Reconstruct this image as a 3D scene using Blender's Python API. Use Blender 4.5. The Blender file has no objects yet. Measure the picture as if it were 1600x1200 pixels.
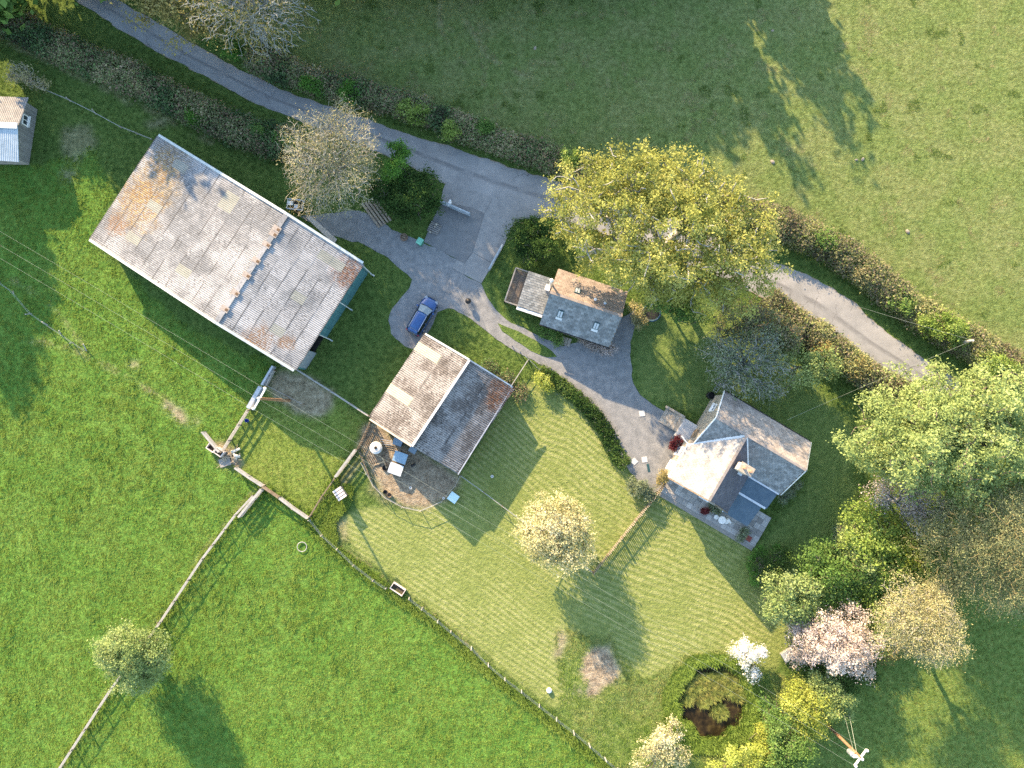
import bpy, math, random
import numpy as np
from mathutils import Vector, Matrix

sc = bpy.context.scene
col = sc.collection
R = math.radians
# ------------------------------------------------------------------ camera, sky, sun, exposure
CAMH, FPX, TILT = 82.0, 1202.0, R(2.4)
cd = bpy.data.cameras.new("drone_camera")
cam = bpy.data.objects.new("drone_camera", cd)
col.objects.link(cam)
cd.sensor_width = 36.0
cd.lens = FPX / 1600.0 * 36.0
cd.clip_start, cd.clip_end = 1.0, 8000.0
cam.location = (0, 0, CAMH)
cam.rotation_euler = (TILT, 0, 0)
sc.camera = cam

SUN_AZ = (-0.49, 0.872)          # horizontal direction towards the sun
SUN_EL = R(23.0)
w = bpy.data.worlds.new("World")
sc.world = w
w.use_nodes = True
wn = w.node_tree.nodes
wn.clear()
sky = wn.new("ShaderNodeTexSky")
sky.sky_type = 'NISHITA'
sky.sun_disc = False
sky.sun_elevation = SUN_EL
sky.sun_rotation = math.atan2(SUN_AZ[0], SUN_AZ[1])
sky.air_density, sky.dust_density, sky.ozone_density = 1.25, 1.0, 1.2
bg = wn.new("ShaderNodeBackground")
bg.inputs[1].default_value = 0.15
wo = wn.new("ShaderNodeOutputWorld")
w.node_tree.links.new(sky.outputs[0], bg.inputs[0])
w.node_tree.links.new(bg.outputs[0], wo.inputs[0])
sl = bpy.data.lights.new("sun", 'SUN')
sl.energy = 4.4
sl.angle = R(0.6)
sl.color = (1.0, 0.73, 0.44)
so = bpy.data.objects.new("sun", sl)
col.objects.link(so)
so.location = (-40, 70, 60)
so.rotation_euler = Vector((-SUN_AZ[0] * math.cos(SUN_EL), -SUN_AZ[1] * math.cos(SUN_EL), -math.sin(SUN_EL))).to_track_quat('-Z', 'Y').to_euler()
vs = sc.view_settings
vs.view_transform = 'Standard'
vs.look = 'None'
vs.gamma = 1.0
vs.use_curve_mapping = False
vs.exposure = 2.0
sc.cycles.max_bounces = 6
sc.cycles.diffuse_bounces = 3
sc.cycles.transparent_max_bounces = 4
sc.cycles.use_denoising = False
sc.cycles.denoiser = 'OPENIMAGEDENOISE'

# ------------------------------------------------------------------ helpers
def P(px, py, z=0.0):
    """world point at height z that the photograph's pixel (1600 x 1200) looks at"""
    dx, dy = (px - 800) / FPX, -(py - 600) / FPX
    c, s = math.cos(TILT), math.sin(TILT)
    X, Y, Z = dx, dy * c + s, dy * s - c
    t = (z - CAMH) / Z
    return Vector((X * t, Y * t, z))

def P2(pts, z=0.0):
    return np.array([P(a, b, z)[:2] for a, b in pts])

_tab = np.random.default_rng(77).random((256, 256))
def vnoise(x, y, scale, seed=0):
    x = np.asarray(x) / scale + seed * 17.31
    y = np.asarray(y) / scale + seed * 9.73
    xi, yi = np.floor(x).astype(int), np.floor(y).astype(int)
    fx, fy = x - xi, y - yi
    fx, fy = fx * fx * (3 - 2 * fx), fy * fy * (3 - 2 * fy)
    g = lambda i, j: _tab[i & 255, j & 255]
    return (g(xi, yi) * (1 - fx) + g(xi + 1, yi) * fx) * (1 - fy) + (g(xi, yi + 1) * (1 - fx) + g(xi + 1, yi + 1) * fx) * fy

def fbm(x, y, scale, seed=0, o=3):
    v, a, t = 0, 1.0, 0
    for k in range(o):
        v = v + a * vnoise(x, y, scale / 2 ** k, seed + k)
        t += a
        a *= .55
    return v / t

def inside(x, y, poly):
    r = np.zeros(x.shape, bool)
    n = len(poly)
    for i in range(n):
        x0, y0 = poly[i]
        x1, y1 = poly[(i + 1) % n]
        if y0 == y1:
            continue
        c = (y0 > y) != (y1 > y)
        r ^= c & (x < (x1 - x0) * (y - y0) / (y1 - y0) + x0)
    return r

def segdist(x, y, pts):
    d = np.full(x.shape, 1e9)
    for (x0, y0), (x1, y1) in zip(pts[:-1], pts[1:]):
        dx, dy = x1 - x0, y1 - y0
        t = np.clip(((x - x0) * dx + (y - y0) * dy) / (dx * dx + dy * dy + 1e-9), 0, 1)
        d = np.minimum(d, np.hypot(x - x0 - t * dx, y - y0 - t * dy))
    return d

def tag(o, label=None, cat=None, group=None, kind=None):
    if label: o["label"] = label
    if cat: o["category"] = cat
    if group: o["group"] = group
    if kind: o["kind"] = kind
    return o

def empty(name, loc, label=None, cat=None, group=None, rz=0.0):
    o = bpy.data.objects.new(name, None)
    col.objects.link(o)
    o.location = loc
    o.rotation_euler = (0, 0, rz)
    o.empty_display_size = .3
    return tag(o, label, cat, group)

def link(name, me, parent=None, loc=None):
    o = bpy.data.objects.new(name, me)
    col.objects.link(o)
    if parent is not None:
        o.parent = parent
    if loc is not None:
        o.location = loc
    return o

def copy_tree(o, parent=None):
    c = o.copy()
    col.objects.link(c)
    if parent is not None:
        c.parent = parent
        c.matrix_parent_inverse = o.matrix_parent_inverse
    for ch in o.children:
        copy_tree(ch, c)
    return c

def raw_mesh(name, verts, faces4, mat, attrs=None, smooth=False):
    """fast mesh from arrays: verts (N,3), faces (M,k)"""
    me = bpy.data.meshes.new(name)
    v = np.ascontiguousarray(verts, dtype=np.float32)
    f = np.ascontiguousarray(faces4, dtype=np.int32)
    k = f.shape[1]
    me.vertices.add(len(v))
    me.vertices.foreach_set("co", v.ravel())
    me.loops.add(f.size)
    me.loops.foreach_set("vertex_index", f.ravel())
    me.polygons.add(len(f))
    me.polygons.foreach_set("loop_start", np.arange(0, f.size, k, dtype=np.int32))
    if smooth:
        me.polygons.foreach_set("use_smooth", np.ones(len(f), bool))
    for nm, arr in (attrs or {}).items():
        a = me.attributes.new(nm, 'FLOAT', 'POINT')
        a.data.foreach_set("value", np.ascontiguousarray(arr, dtype=np.float32))
    me.materials.append(mat)
    me.update(calc_edges=True)
    return me

class MB:
    """collects boxes, bars, prisms and links them as one mesh (world coordinates in, root-relative out)"""
    def __init__(self):
        self.v, self.f = [], []
    def add(self, vs, fs):
        n = len(self.v)
        self.v += [tuple(p) for p in vs]
        self.f += [tuple(i + n for i in q) for q in fs]
        return self
    def box(self, c, size, rz=0.0, m=None):
        x, y, z = size[0] / 2, size[1] / 2, size[2] / 2
        vs = [Vector((a, b, d)) for d in (-z, z) for a, b in ((-x, -y), (x, -y), (x, y), (-x, y))]
        M = m or Matrix.Rotation(rz, 3, 'Z')
        c = Vector(c)
        return self.add([M @ p + c for p in vs], [(3, 2, 1, 0), (4, 5, 6, 7), (0, 1, 5, 4), (1, 2, 6, 5), (2, 3, 7, 6), (3, 0, 4, 7)])
    def bar(self, a, b, wd, ht=None, up=(0, 0, 1)):
        a, b = Vector(a), Vector(b)
        ht = ht or wd
        d = (b - a)
        L = d.length
        d.normalize()
        s = d.cross(Vector(up))
        if s.length < 1e-4:
            s = Vector((1, 0, 0))
        s.normalize()
        u = s.cross(d)
        M = Matrix((d, s, u)).transposed()
        return self.box((a + b) / 2, (L, wd, ht), m=M)
    def tube(self, a, b, r0, r1=None, n=8, cap=True):
        a, b = Vector(a), Vector(b)
        r1 = r0 if r1 is None else r1
        d = (b - a).normalized()
        s = d.orthogonal().normalized()
        u = d.cross(s)
        vs = []
        for p, r in ((a, r0), (b, r1)):
            for i in range(n):
                t = 2 * math.pi * i / n
                vs.append(p + (s * math.cos(t) + u * math.sin(t)) * r)
        fs = [(i, (i + 1) % n, n + (i + 1) % n, n + i) for i in range(n)]
        if cap:
            fs += [tuple(range(n - 1, -1, -1)), tuple(range(n, 2 * n))]
        return self.add(vs, fs)
    def lathe(self, c, prof, n=16):
        c = Vector(c)
        vs = [c + Vector((r * math.cos(2 * math.pi * i / n), r * math.sin(2 * math.pi * i / n), z)) for r, z in prof for i in range(n)]
        fs = [(k * n + i, k * n + (i + 1) % n, (k + 1) * n + (i + 1) % n, (k + 1) * n + i) for k in range(len(prof) - 1) for i in range(n)]
        fs.append(tuple(range(n - 1, -1, -1)))
        fs.append(tuple((len(prof) - 1) * n + i for i in range(n)))
        return self.add(vs, fs)
    def prism(self, poly, z0, z1):
        n = len(poly)
        a = sum(poly[i][0] * poly[(i + 1) % n][1] - poly[(i + 1) % n][0] * poly[i][1] for i in range(n))
        if a < 0:
            poly = poly[::-1]
        vs = [(p[0], p[1], z0) for p in poly] + [(p[0], p[1], z1) for p in poly]
        fs = [tuple(range(n - 1, -1, -1)), tuple(range(n, 2 * n))] + [(i, (i + 1) % n, n + (i + 1) % n, n + i) for i in range(n)]
        return self.add(vs, fs)
    def slab(self, pts, th):
        """a plate: 3D polygon (counter-clockwise from above) and the same th lower"""
        n = len(pts)
        pts = [Vector(p) for p in pts]
        lo = [p - Vector((0, 0, th)) for p in pts]
        return self.add(pts + lo, [tuple(range(n)), tuple(range(2 * n - 1, n - 1, -1))] + [(i, n + i, n + (i + 1) % n, (i + 1) % n) for i in range(n)])
    def build(self, name, mat, parent=None, smooth=False, origin=None, **kw):
        o0 = Vector(origin) if origin is not None else (root_loc(parent) if parent is not None else Vector((0, 0, 0)))
        me = bpy.data.meshes.new(name)
        me.from_pydata([(a - o0.x, b - o0.y, c - o0.z) for a, b, c in self.v], [], self.f)
        if smooth:
            for p in me.polygons:
                p.use_smooth = True
        me.materials.append(mat)
        o = link(name, me, parent)
        if parent is None:
            o.location = o0
        elif origin is not None:
            o.location = o0 - root_loc(parent)
        return tag(o, **kw) if kw else o

def root_loc(p):
    l = Vector((0, 0, 0))
    while p is not None:
        l += p.location
        p = p.parent
    return l

# ------------------------------------------------------------------ materials
def new_mat(name):
    m = bpy.data.materials.new(name)
    m.use_nodes = True
    nt = m.node_tree
    nt.nodes.clear()
    return m, nt.nodes, nt.links

def ramp(N, L, fac, cols, interp='LINEAR'):
    r = N.new("ShaderNodeValToRGB")
    e = r.color_ramp.elements
    r.color_ramp.interpolation = interp
    n = len(cols)
    for i, c in enumerate(cols):
        pos, c = c if len(c) == 2 else ((i / (n - 1)) if n > 1 else 0, c)
        el = e[i] if i < 2 else e.new(pos)
        el.position = pos
        el.color = (*c, 1)
    L.new(fac, r.inputs[0])
    return r.outputs[0]

def noise(N, L, vec, scale, detail=4, rough=.6, stretch=None):
    if stretch is not None:
        mp = N.new("ShaderNodeMapping")
        mp.inputs['Rotation'].default_value = (0, 0, stretch[0])
        mp.inputs['Scale'].default_value = stretch[1]
        L.new(vec, mp.inputs[0])
        vec = mp.outputs[0]
    t = N.new("ShaderNodeTexNoise")
    t.inputs['Scale'].default_value = scale
    t.inputs['Detail'].default_value = detail
    t.inputs['Roughness'].default_value = rough
    L.new(vec, t.inputs['Vector'])
    return t.outputs['Fac']

def mth(N, L, op, a, b=None, c=None, clamp=False):
    m = N.new("ShaderNodeMath")
    m.operation = op
    m.use_clamp = clamp
    for i, x in enumerate((a, b, c)):
        if x is None: continue
        if isinstance(x, (int, float)):
            m.inputs[i].default_value = x
        else:
            L.new(x, m.inputs[i])
    return m.outputs[0]

def mixc(N, L, fac, a, b, mode='MIX'):
    m = N.new("ShaderNodeMix")
    m.data_type = 'RGBA'
    m.blend_type = mode
    for i, x in ((0, fac), (6, a), (7, b)):
        if isinstance(x, (int, float)):
            m.inputs[i].default_value = x
        elif isinstance(x, tuple):
            m.inputs[i].default_value = (*x, 1)
        else:
            L.new(x, m.inputs[i])
    return m.outputs[2]

def pos_node(N):
    return N.new("ShaderNodeNewGeometry").outputs['Position']

def attr(N, name):
    a = N.new("ShaderNodeAttribute")
    a.attribute_name = name
    return a.outputs['Fac']

def smooth_range(N, L, x, a, b):
    m = N.new("ShaderNodeMapRange")
    m.interpolation_type = 'SMOOTHSTEP'
    L.new(x, m.inputs[0])
    m.inputs[1].default_value, m.inputs[2].default_value = a, b
    return m.outputs[0]

def finish(m, N, L, color, rough=.9, metal=0.0, bump=None, bstr=.4, bdist=.05, spec=.3, coat=0.0):
    b = N.new("ShaderNodeBsdfPrincipled")
    if isinstance(color, tuple): b.inputs['Base Color'].default_value = (*color, 1)
    else: L.new(color, b.inputs['Base Color'])
    b.inputs['Roughness'].default_value = rough
    b.inputs['Metallic'].default_value = metal
    b.inputs['Specular IOR Level'].default_value = spec
    b.inputs['Coat Weight'].default_value = coat
    if bump is not None:
        bm = N.new("ShaderNodeBump")
        bm.inputs['Strength'].default_value = bstr
        bm.inputs['Distance'].default_value = bdist
        L.new(bump, bm.inputs['Height'])
        L.new(bm.outputs[0], b.inputs['Normal'])
    o = N.new("ShaderNodeOutputMaterial")
    L.new(b.outputs[0], o.inputs[0])
    return m

def simple(name, cols, scale=3.0, rough=.85, metal=0.0, bump=.3, bdist=.02, spec=.3, per=0.0, stretch=None, coat=0.0, spot=0.0):
    """noise-driven colour ramp in world space; per = random brightness per separate piece"""
    m, N, L = new_mat(name)
    p = pos_node(N)
    n = noise(N, L, p, scale, 6, .65, stretch)
    c = ramp(N, L, n, [(.28 + .44 * i / max(1, len(cols) - 1), q) for i, q in enumerate(cols)])
    if per:
        g = N.new("ShaderNodeNewGeometry")
        oi = N.new("ShaderNodeObjectInfo")
        rr = mth(N, L, 'FRACT', mth(N, L, 'ADD', g.outputs['Random Per Island'], oi.outputs['Random']))
        k = mth(N, L, 'MULTIPLY_ADD', rr, per, 1 - per / 2)
        v = N.new("ShaderNodeVectorMath")
        v.operation = 'SCALE'
        L.new(c, v.inputs[0])
        L.new(k, v.inputs['Scale'])
        c = v.outputs[0]
    if spot:
        s = noise(N, L, p, 9, 3, .7)
        c = mixc(N, L, mth(N, L, 'MULTIPLY', smooth_range(N, L, s, .56, .66), spot), c, tuple(x * .35 for x in cols[0]))
    b = noise(N, L, p, scale * 6, 4, .7, stretch) if bump else None
    return finish(m, N, L, c, rough, metal, b, bump, bdist, spec, coat)

def leaf_mat(name, cols, trans=.3, gain=1.35):
    m, N, L = new_mat(name)
    c = ramp(N, L, attr(N, "tint"), [(q, tuple(min(.85, x * gain) for x in k)) for q, k in cols])
    d = N.new("ShaderNodeBsdfDiffuse")
    t = N.new("ShaderNodeBsdfTranslucent")
    L.new(c, d.inputs[0])
    L.new(c, t.inputs[0])
    x = N.new("ShaderNodeMixShader")
    x.inputs[0].default_value = trans
    L.new(d.outputs[0], x.inputs[1])
    L.new(t.outputs[0], x.inputs[2])
    o = N.new("ShaderNodeOutputMaterial")
    L.new(x.outputs[0], o.inputs[0])
    return m
# ------------------------------------------------------------------ ground sheet
HARD = {}
road_px = [(-160, -155), (60, -38), (117, 0), (185, 45), (262, 90), (342, 130), (400, 162), (480, 195), (540, 217), (600, 242), (690, 284), (800, 322), (872, 343), (960, 372), (1060, 408), (1140, 440), (1200, 470), (1250, 497), (1300, 527), (1340, 552), (1390, 580), (1460, 630), (1540, 690), (1620, 760), (1760, 900),
           (1800, 860), (1670, 750), (1600, 685), (1530, 622), (1460, 570), (1425, 547), (1375, 512), (1335, 475), (1300, 447), (1250, 425), (1200, 405), (1130, 375), (1040, 338), (960, 312), (880, 286), (800, 262), (712, 232), (650, 212), (575, 187), (512, 165), (440, 140), (400, 121), (325, 82), (275, 50), (220, 20), (184, 0), (130, -38), (-100, -190)]
conc_px = [(692, 298), (700, 280), (800, 316), (868, 339), (815, 343), (801, 353), (787, 383), (752, 443), (706, 419), (714, 405), (662, 378), (680, 335), (689, 315)]
drive_px = [(470, 338), (520, 332), (560, 330), (590, 342), (612, 360), (640, 370), (661, 379), (714, 406), (706, 420), (752, 444), (762, 465), (776, 485), (800, 503), (826, 517), (850, 529), (880, 540), (930, 530), (968, 500), (990, 485), (994, 500), (987, 525), (985, 555), (989, 598), (1000, 618), (1018, 632), (1037, 643), (1062, 660), (1085, 690), (1060, 745), (1035, 762), (1020, 770), (1004, 758), (985, 738), (970, 712), (955, 680), (936, 648), (915, 626), (890, 606), (872, 586), (850, 573), (826, 559), (800, 545), (775, 530), (745, 506), (725, 491), (700, 482), (684, 488), (668, 522), (650, 546), (632, 541), (612, 521), (607, 501), (612, 482), (640, 450), (643, 437), (620, 415), (598, 398), (560, 378), (530, 372), (505, 362)]
median_px = [(778, 505), (800, 514), (835, 531), (862, 548), (871, 558), (855, 559), (830, 549), (805, 532), (785, 518)]
road_w, conc_w, drive_w, med_w = P2(road_px), P2(conc_px), P2(drive_px), P2(median_px)

lawn_a = P2([(822, 600), (850, 590), (885, 612), (930, 655), (955, 700), (985, 745), (1010, 775), (1030, 765), (925, 893), (720, 742), (800, 608)])
lawn_b = P2([(526, 822), (540, 803), (575, 792), (600, 795), (640, 798), (690, 785), (722, 742), (925, 893), (880, 990), (868, 1030), (900, 1100), (860, 1105), (800, 1060), (740, 1010), (660, 945), (600, 895), (555, 862)])
lawn_c = P2([(925, 893), (1035, 757), (1180, 862), (1240, 1000), (1210, 1050), (1160, 1040), (1110, 1020), (1060, 1035), (1010, 1060), (960, 1050), (950, 1000), (870, 990)])
paddock = P2([(385, 655), (440, 575), (578, 655), (485, 800), (440, 772), (372, 730)])
lush = P2([(-400, 250), (60, 262), (140, 230), (180, 300), (140, 380), (300, 520), (430, 575), (380, 655), (340, 700), (372, 735), (440, 778), (486, 812), (530, 855), (610, 915), (690, 972), (760, 1037), (815, 1082), (880, 1133), (960, 1200), (1020, 1260), (1000, 1500), (-400, 1500)])
rough_pond = P2([(865, 985), (950, 1000), (1010, 1062), (1060, 1030), (1120, 1020), (1180, 1050), (1230, 1060), (1250, 1240), (1000, 1240), (930, 1170), (880, 1120), (870, 1060)])
pasture = P2([(380, 60), (480, 110), (560, 135), (640, 160), (720, 185), (800, 215), (890, 245), (960, 270), (1150, 320), (1240, 345), (1320, 385), (1390, 435), (1450, 480), (1540, 545), (1700, 620), (2000, 800), (2000, -400), (200, -400), (300, -100)])
field_se = P2([(1260, 1080), (1320, 1050), (1380, 1030), (1450, 1030), (1500, 930), (1700, 900), (2000, 900), (2000, 1500), (1150, 1500), (1230, 1200)])
garden = P2([(985, 520), (1000, 620), (1060, 640), (1110, 640), (1260, 690), (1260, 760), (1180, 860), (1230, 1010), (1340, 830), (1330, 660), (1240, 560), (1150, 480), (1000, 470)])
dirts = [
    (P2([(432, 575), (470, 580), (520, 612), (522, 632), (505, 650), (478, 655), (455, 640), (430, 622), (418, 600)]), .9),
    (P2([(566, 668), (590, 660), (640, 700), (720, 745), (700, 778), (662, 795), (630, 788), (598, 772), (578, 745), (566, 715), (560, 690)]), 1.0),
    (P2([(930, 1012), (952, 1008), (968, 1035), (965, 1060), (945, 1075), (935, 1090), (915, 1085), (918, 1070), (905, 1050), (915, 1020)]), 1.0),
    (P2([(877, 985), (888, 1000), (884, 1025), (870, 1030), (872, 1000)]), .8),
    (P2([(893, 1068), (912, 1070), (910, 1088), (898, 1080)]), .8),
    (P2([(255, 628), (275, 632), (292, 648), (296, 662), (280, 655), (262, 640)]), .9),
    (P2([(305, 650), (318, 655), (316, 664), (305, 660)]), .9),
    (P2([(328, 690), (345, 690), (380, 718), (372, 735), (350, 728), (332, 708)]), 1.0),
    (P2([(200, 562), (216, 565), (214, 575), (203, 572)]), .8),
    (P2([(95, 200), (135, 190), (150, 225), (125, 260), (100, 245)]), .45),
    (P2([(100, 262), (125, 262), (120, 285), (98, 285)]), .5),
    (P2([(560, 690), (575, 700), (600, 775), (640, 797), (610, 790), (580, 770)]), .5),
    (P2([(560, 715), (572, 705), (545, 750), (500, 800), (488, 808), (500, 785)]), .55),
    (P2([(225, 190), (262, 188), (262, 200), (235, 205)]), .5),
    (P2([(525, 815), (538, 810), (540, 845), (530, 845)]), .55),
]
axis = lambda a, b, s: np.concatenate([[-4000, -1500, -600, -300, -180, -130, a - 9, a - 3], np.arange(a, b + .01, s), [b + 3, b + 9, 130, 180, 300, 600, 1500, 4000]])
gx, gy = axis(-72, 72, .33), axis(-60, 62, .33)
GX, GY = np.meshgrid(gx, gy)
X, Y = GX.ravel(), GY.ravel()
wx = X + (fbm(X, Y, 1.6, 3) - .5) * 1.1
wy = Y + (fbm(X, Y, 1.6, 9) - .5) * 1.1
def region(poly, soft=True):
    return (inside(wx, wy, poly) if soft else inside(X, Y, poly)).astype(float)
def blur(a, n=2):
    b = a.reshape(GX.shape)
    for _ in range(n):
        p = np.pad(b, 1, mode='edge')
        b = (p[1:-1, 1:-1] * 2 + p[:-2, 1:-1] + p[2:, 1:-1] + p[1:-1, :-2] + p[1:-1, 2:]) / 6
    return b.ravel()
a_lawn = blur(np.maximum.reduce([inside(X, Y, q).astype(float) for q in (lawn_a, lawn_b, lawn_c)]), 1)
a_lush = blur(region(lush), 2)
a_rough = blur(region(rough_pond), 2)
a_past = blur(region(pasture), 2)
a_se = blur(region(field_se), 2)
a_padd = blur(region(paddock), 2)
a_gard = blur(region(garden), 2)
a_dirt = np.zeros_like(X)
for q, s in dirts:
    a_dirt = np.maximum(a_dirt, blur(region(q), 2) * s)
# worn lines: beside fences, sheep tracks, old wheel marks
def trail(px, wd, s, a):
    d = segdist(wx * .5 + X * .5, wy * .5 + Y * .5, P2(px))
    return a * np.clip(1 - d / wd, 0, 1) * np.clip(fbm(X, Y, 1.2, s) * 3 - .9, 0, 1)
a_dry = np.maximum.reduce([
    trail([(95, 1195), (180, 1065), (255, 960), (320, 862), (375, 795), (410, 760)], .6, 5, .5),
    trail([(0, 62), (80, 98), (180, 150), (260, 186), (330, 225)], .45, 6, .8),
    trail([(0, 52), (90, 92), (190, 150), (270, 190)], .4, 7, .75),
    trail([(710, 0), (730, 40), (760, 85), (790, 110), (830, 120)], .45, 8, .7),
    trail([(685, 0), (690, 50), (715, 95), (760, 120)], .4, 18, .55),
    trail([(35, 530), (110, 545), (200, 590), (260, 630)], .5, 11, .6),
    trail([(130, 540), (100, 500), (70, 470), (20, 440)], .4, 12, .4),
    trail([(486, 812), (530, 855), (610, 915), (690, 972), (760, 1037)], .5, 14, .4)])
# mown stripes: phase in metres across the rows
def ph(dx, dy, warp, sc_):
    warp = warp * 1.5
    n = np.array([-dy, dx]) / math.hypot(dx, dy)
    return (X * n[0] + Y * n[1] + (fbm(X, Y, 14, 21) - .5) * warp) / sc_
phase = ph(1, -.66, 1.0, .56)
phase = np.where(inside(X, Y, lawn_a), ph(1, -.74, 2.6, .57), phase)
phase = np.where(inside(X, Y, lawn_c), ph(1, -.42, 2.2, .60), phase)
PC = P(1112, 1098)
dp = np.hypot(X - PC.x, Y - PC.y)
# relief
hardd = np.minimum.reduce([segdist(X, Y, np.vstack([q, q[:1]])) for q in (road_w, conc_w, drive_w)])
hard_in = inside(X, Y, road_w) | inside(X, Y, conc_w) | inside(X, Y, drive_w)
free = np.where(hard_in, 0, np.clip((hardd - .1) / 1.2, 0, 1))
bumpy = (fbm(X, Y, 1.1, 31, 2) - .5) * .15 + (fbm(X, Y, 5, 35, 2) - .5) * .16
Z = free * bumpy * (1 - a_lawn * .85) * (.45 + .55 * np.maximum(a_lush, a_rough)) 
Z = Z - .01
# the pond's hollow and the drop to the field beside the pen
pond_r = 3.55 + (fbm(np.cos(np.arctan2(Y - PC.y, X - PC.x)) * 3 + 40, np.sin(np.arctan2(Y - PC.y, X - PC.x)) * 3 + 40, 1.2, 2) - .5) * 1.6
t = np.clip((dp - pond_r + .12) / .55, 0, 1)
Z = np.where(dp < 7, Z + (1 - t * t * (3 - 2 * t)) * -.75, Z)
a_pond = np.clip(1.3 - np.abs(dp - pond_r + .1) / .35, 0, 1)
ny, nx = GX.shape
idx = np.arange(nx * ny).reshape(ny, nx)
quads = np.stack([idx[:-1, :-1], idx[:-1, 1:], idx[1:, 1:], idx[1:, :-1]], -1).reshape(-1, 4)

def ground_mat():
    m, N, L = new_mat("turf")
    p = pos_node(N)
    n1 = noise(N, L, p, .22, 5, .6)
    n2 = noise(N, L, p, 1.6, 5, .65)
    n3 = noise(N, L, p, 9.0, 4, .7)
    nn = mth(N, L, 'ADD', mth(N, L, 'MULTIPLY', n2, .55), mth(N, L, 'MULTIPLY', n3, .45))
    def g(*c, k=1.3):
        q = (k * .88, k, k * .95)
        return ramp(N, L, nn, [(.37, tuple(x * y * .9 for x, y in zip(c[0], q))), (.5, tuple(x * y for x, y in zip(c[1], q))), (.61, tuple(x * y * 1.05 for x, y in zip(c[2], q)))])
    base = g((.052, .080, .020), (.080, .115, .028), (.125, .150, .042))
    lus = mixc(N, L, smooth_range(N, L, n1, .38, .62), g((.050, .095, .018), (.080, .150, .026), (.115, .19, .036)), g((.062, .110, .020), (.095, .160, .030), (.135, .20, .045)))
    past = mixc(N, L, smooth_range(N, L, n1, .40, .62), g((.085, .108, .032), (.128, .155, .048), (.172, .192, .068)), g((.105, .118, .040), (.152, .165, .060), (.20, .20, .086)))
    st = mth(N, L, 'SINE', mth(N, L, 'MULTIPLY', attr(N, "phase"), 6.2832))
    st = mth(N, L, 'ADD', st, mth(N, L, 'MULTIPLY', mth(N, L, 'SUBTRACT', n2, .5), 2.2))
    st = smooth_range(N, L, st, -.9, .9)
    stf = mth(N, L, 'MULTIPLY', st, smooth_range(N, L, noise(N, L, p, .16, 3), .30, .62))
    lawn = mixc(N, L, stf, g((.125, .142, .040), (.155, .170, .050), (.185, .194, .062)), g((.185, .186, .065), (.228, .220, .085), (.270, .248, .11)))
    gard = g((.075, .105, .030), (.112, .145, .042), (.160, .178, .058))
    c = mixc(N, L, attr(N, "past"), base, past)
    c = mixc(N, L, attr(N, "se"), c, g((.085, .125, .028), (.125, .165, .040), (.175, .20, .058)))
    c = mixc(N, L, attr(N, "gard"), c, gard)
    c = mixc(N, L, attr(N, "lush"), c, lus)
    c = mixc(N, L, attr(N, "padd"), c, g((.095, .13, .026), (.140, .175, .036), (.19, .20, .056)))
    c = mixc(N, L, attr(N, "rough"), c, g((.085, .125, .030), (.130, .165, .045), (.20, .205, .075)))
    c = mixc(N, L, attr(N, "lawn"), c, lawn)
    c = mixc(N, L, attr(N, "dry"), c, g((.17, .15, .07), (.25, .21, .11), (.34, .29, .17)))
    soil = ramp(N, L, nn, [(.38, (.13, .105, .075)), (.5, (.27, .22, .155)), (.60, (.40, .345, .255))])
    c = mixc(N, L, attr(N, "dirt"), c, soil)
    c = mixc(N, L, attr(N, "bank"), c, ramp(N, L, n3, [(.35, (.05, .04, .02)), (.65, (.22, .17, .07))]))
    hb = noise(N, L, p, 3.2, 6, .75)
    return finish(m, N, L, c, .95, 0, hb, 1.0, .32, .1)
zz = np.zeros_like(X)
ground = link("ground", raw_mesh("ground", np.stack([X, Y, Z], 1), quads, ground_mat(),
              dict(lawn=a_lawn, lush=a_lush, rough=a_rough, past=a_past, se=a_se, padd=a_padd, gard=a_gard, dirt=a_dirt, dry=a_dry, phase=phase, bank=a_pond), smooth=True))
tag(ground, kind='structure')

# ------------------------------------------------------------------ hard surfaces
def sheet(name, poly, z, mat, step=.6, ragged=.12, seed=1, kind='structure', parent=None, th=.05):
    out = []
    n = len(poly)
    for i in range(n):
        a, b = np.array(poly[i]), np.array(poly[(i + 1) % n])
        k = max(1, int(np.hypot(*(b - a)) / step))
        for j in range(k):
            out.append(a + (b - a) * j / k)
    out = np.array(out)
    nxt, prv = np.roll(out, -1, 0), np.roll(out, 1, 0)
    d = nxt - prv
    nr = np.stack([-d[:, 1], d[:, 0]], 1) / (np.hypot(d[:, 0], d[:, 1])[:, None] + 1e-6)
    out = out + nr * ((fbm(out[:, 0], out[:, 1], .9, seed) - .5) * 2 * ragged)[:, None]
    mb = MB()
    mb.prism([tuple(q) for q in out], z - th, z)
    o = mb.build(name, mat, parent)
    if kind: tag(o, kind=kind)
    return o

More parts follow.
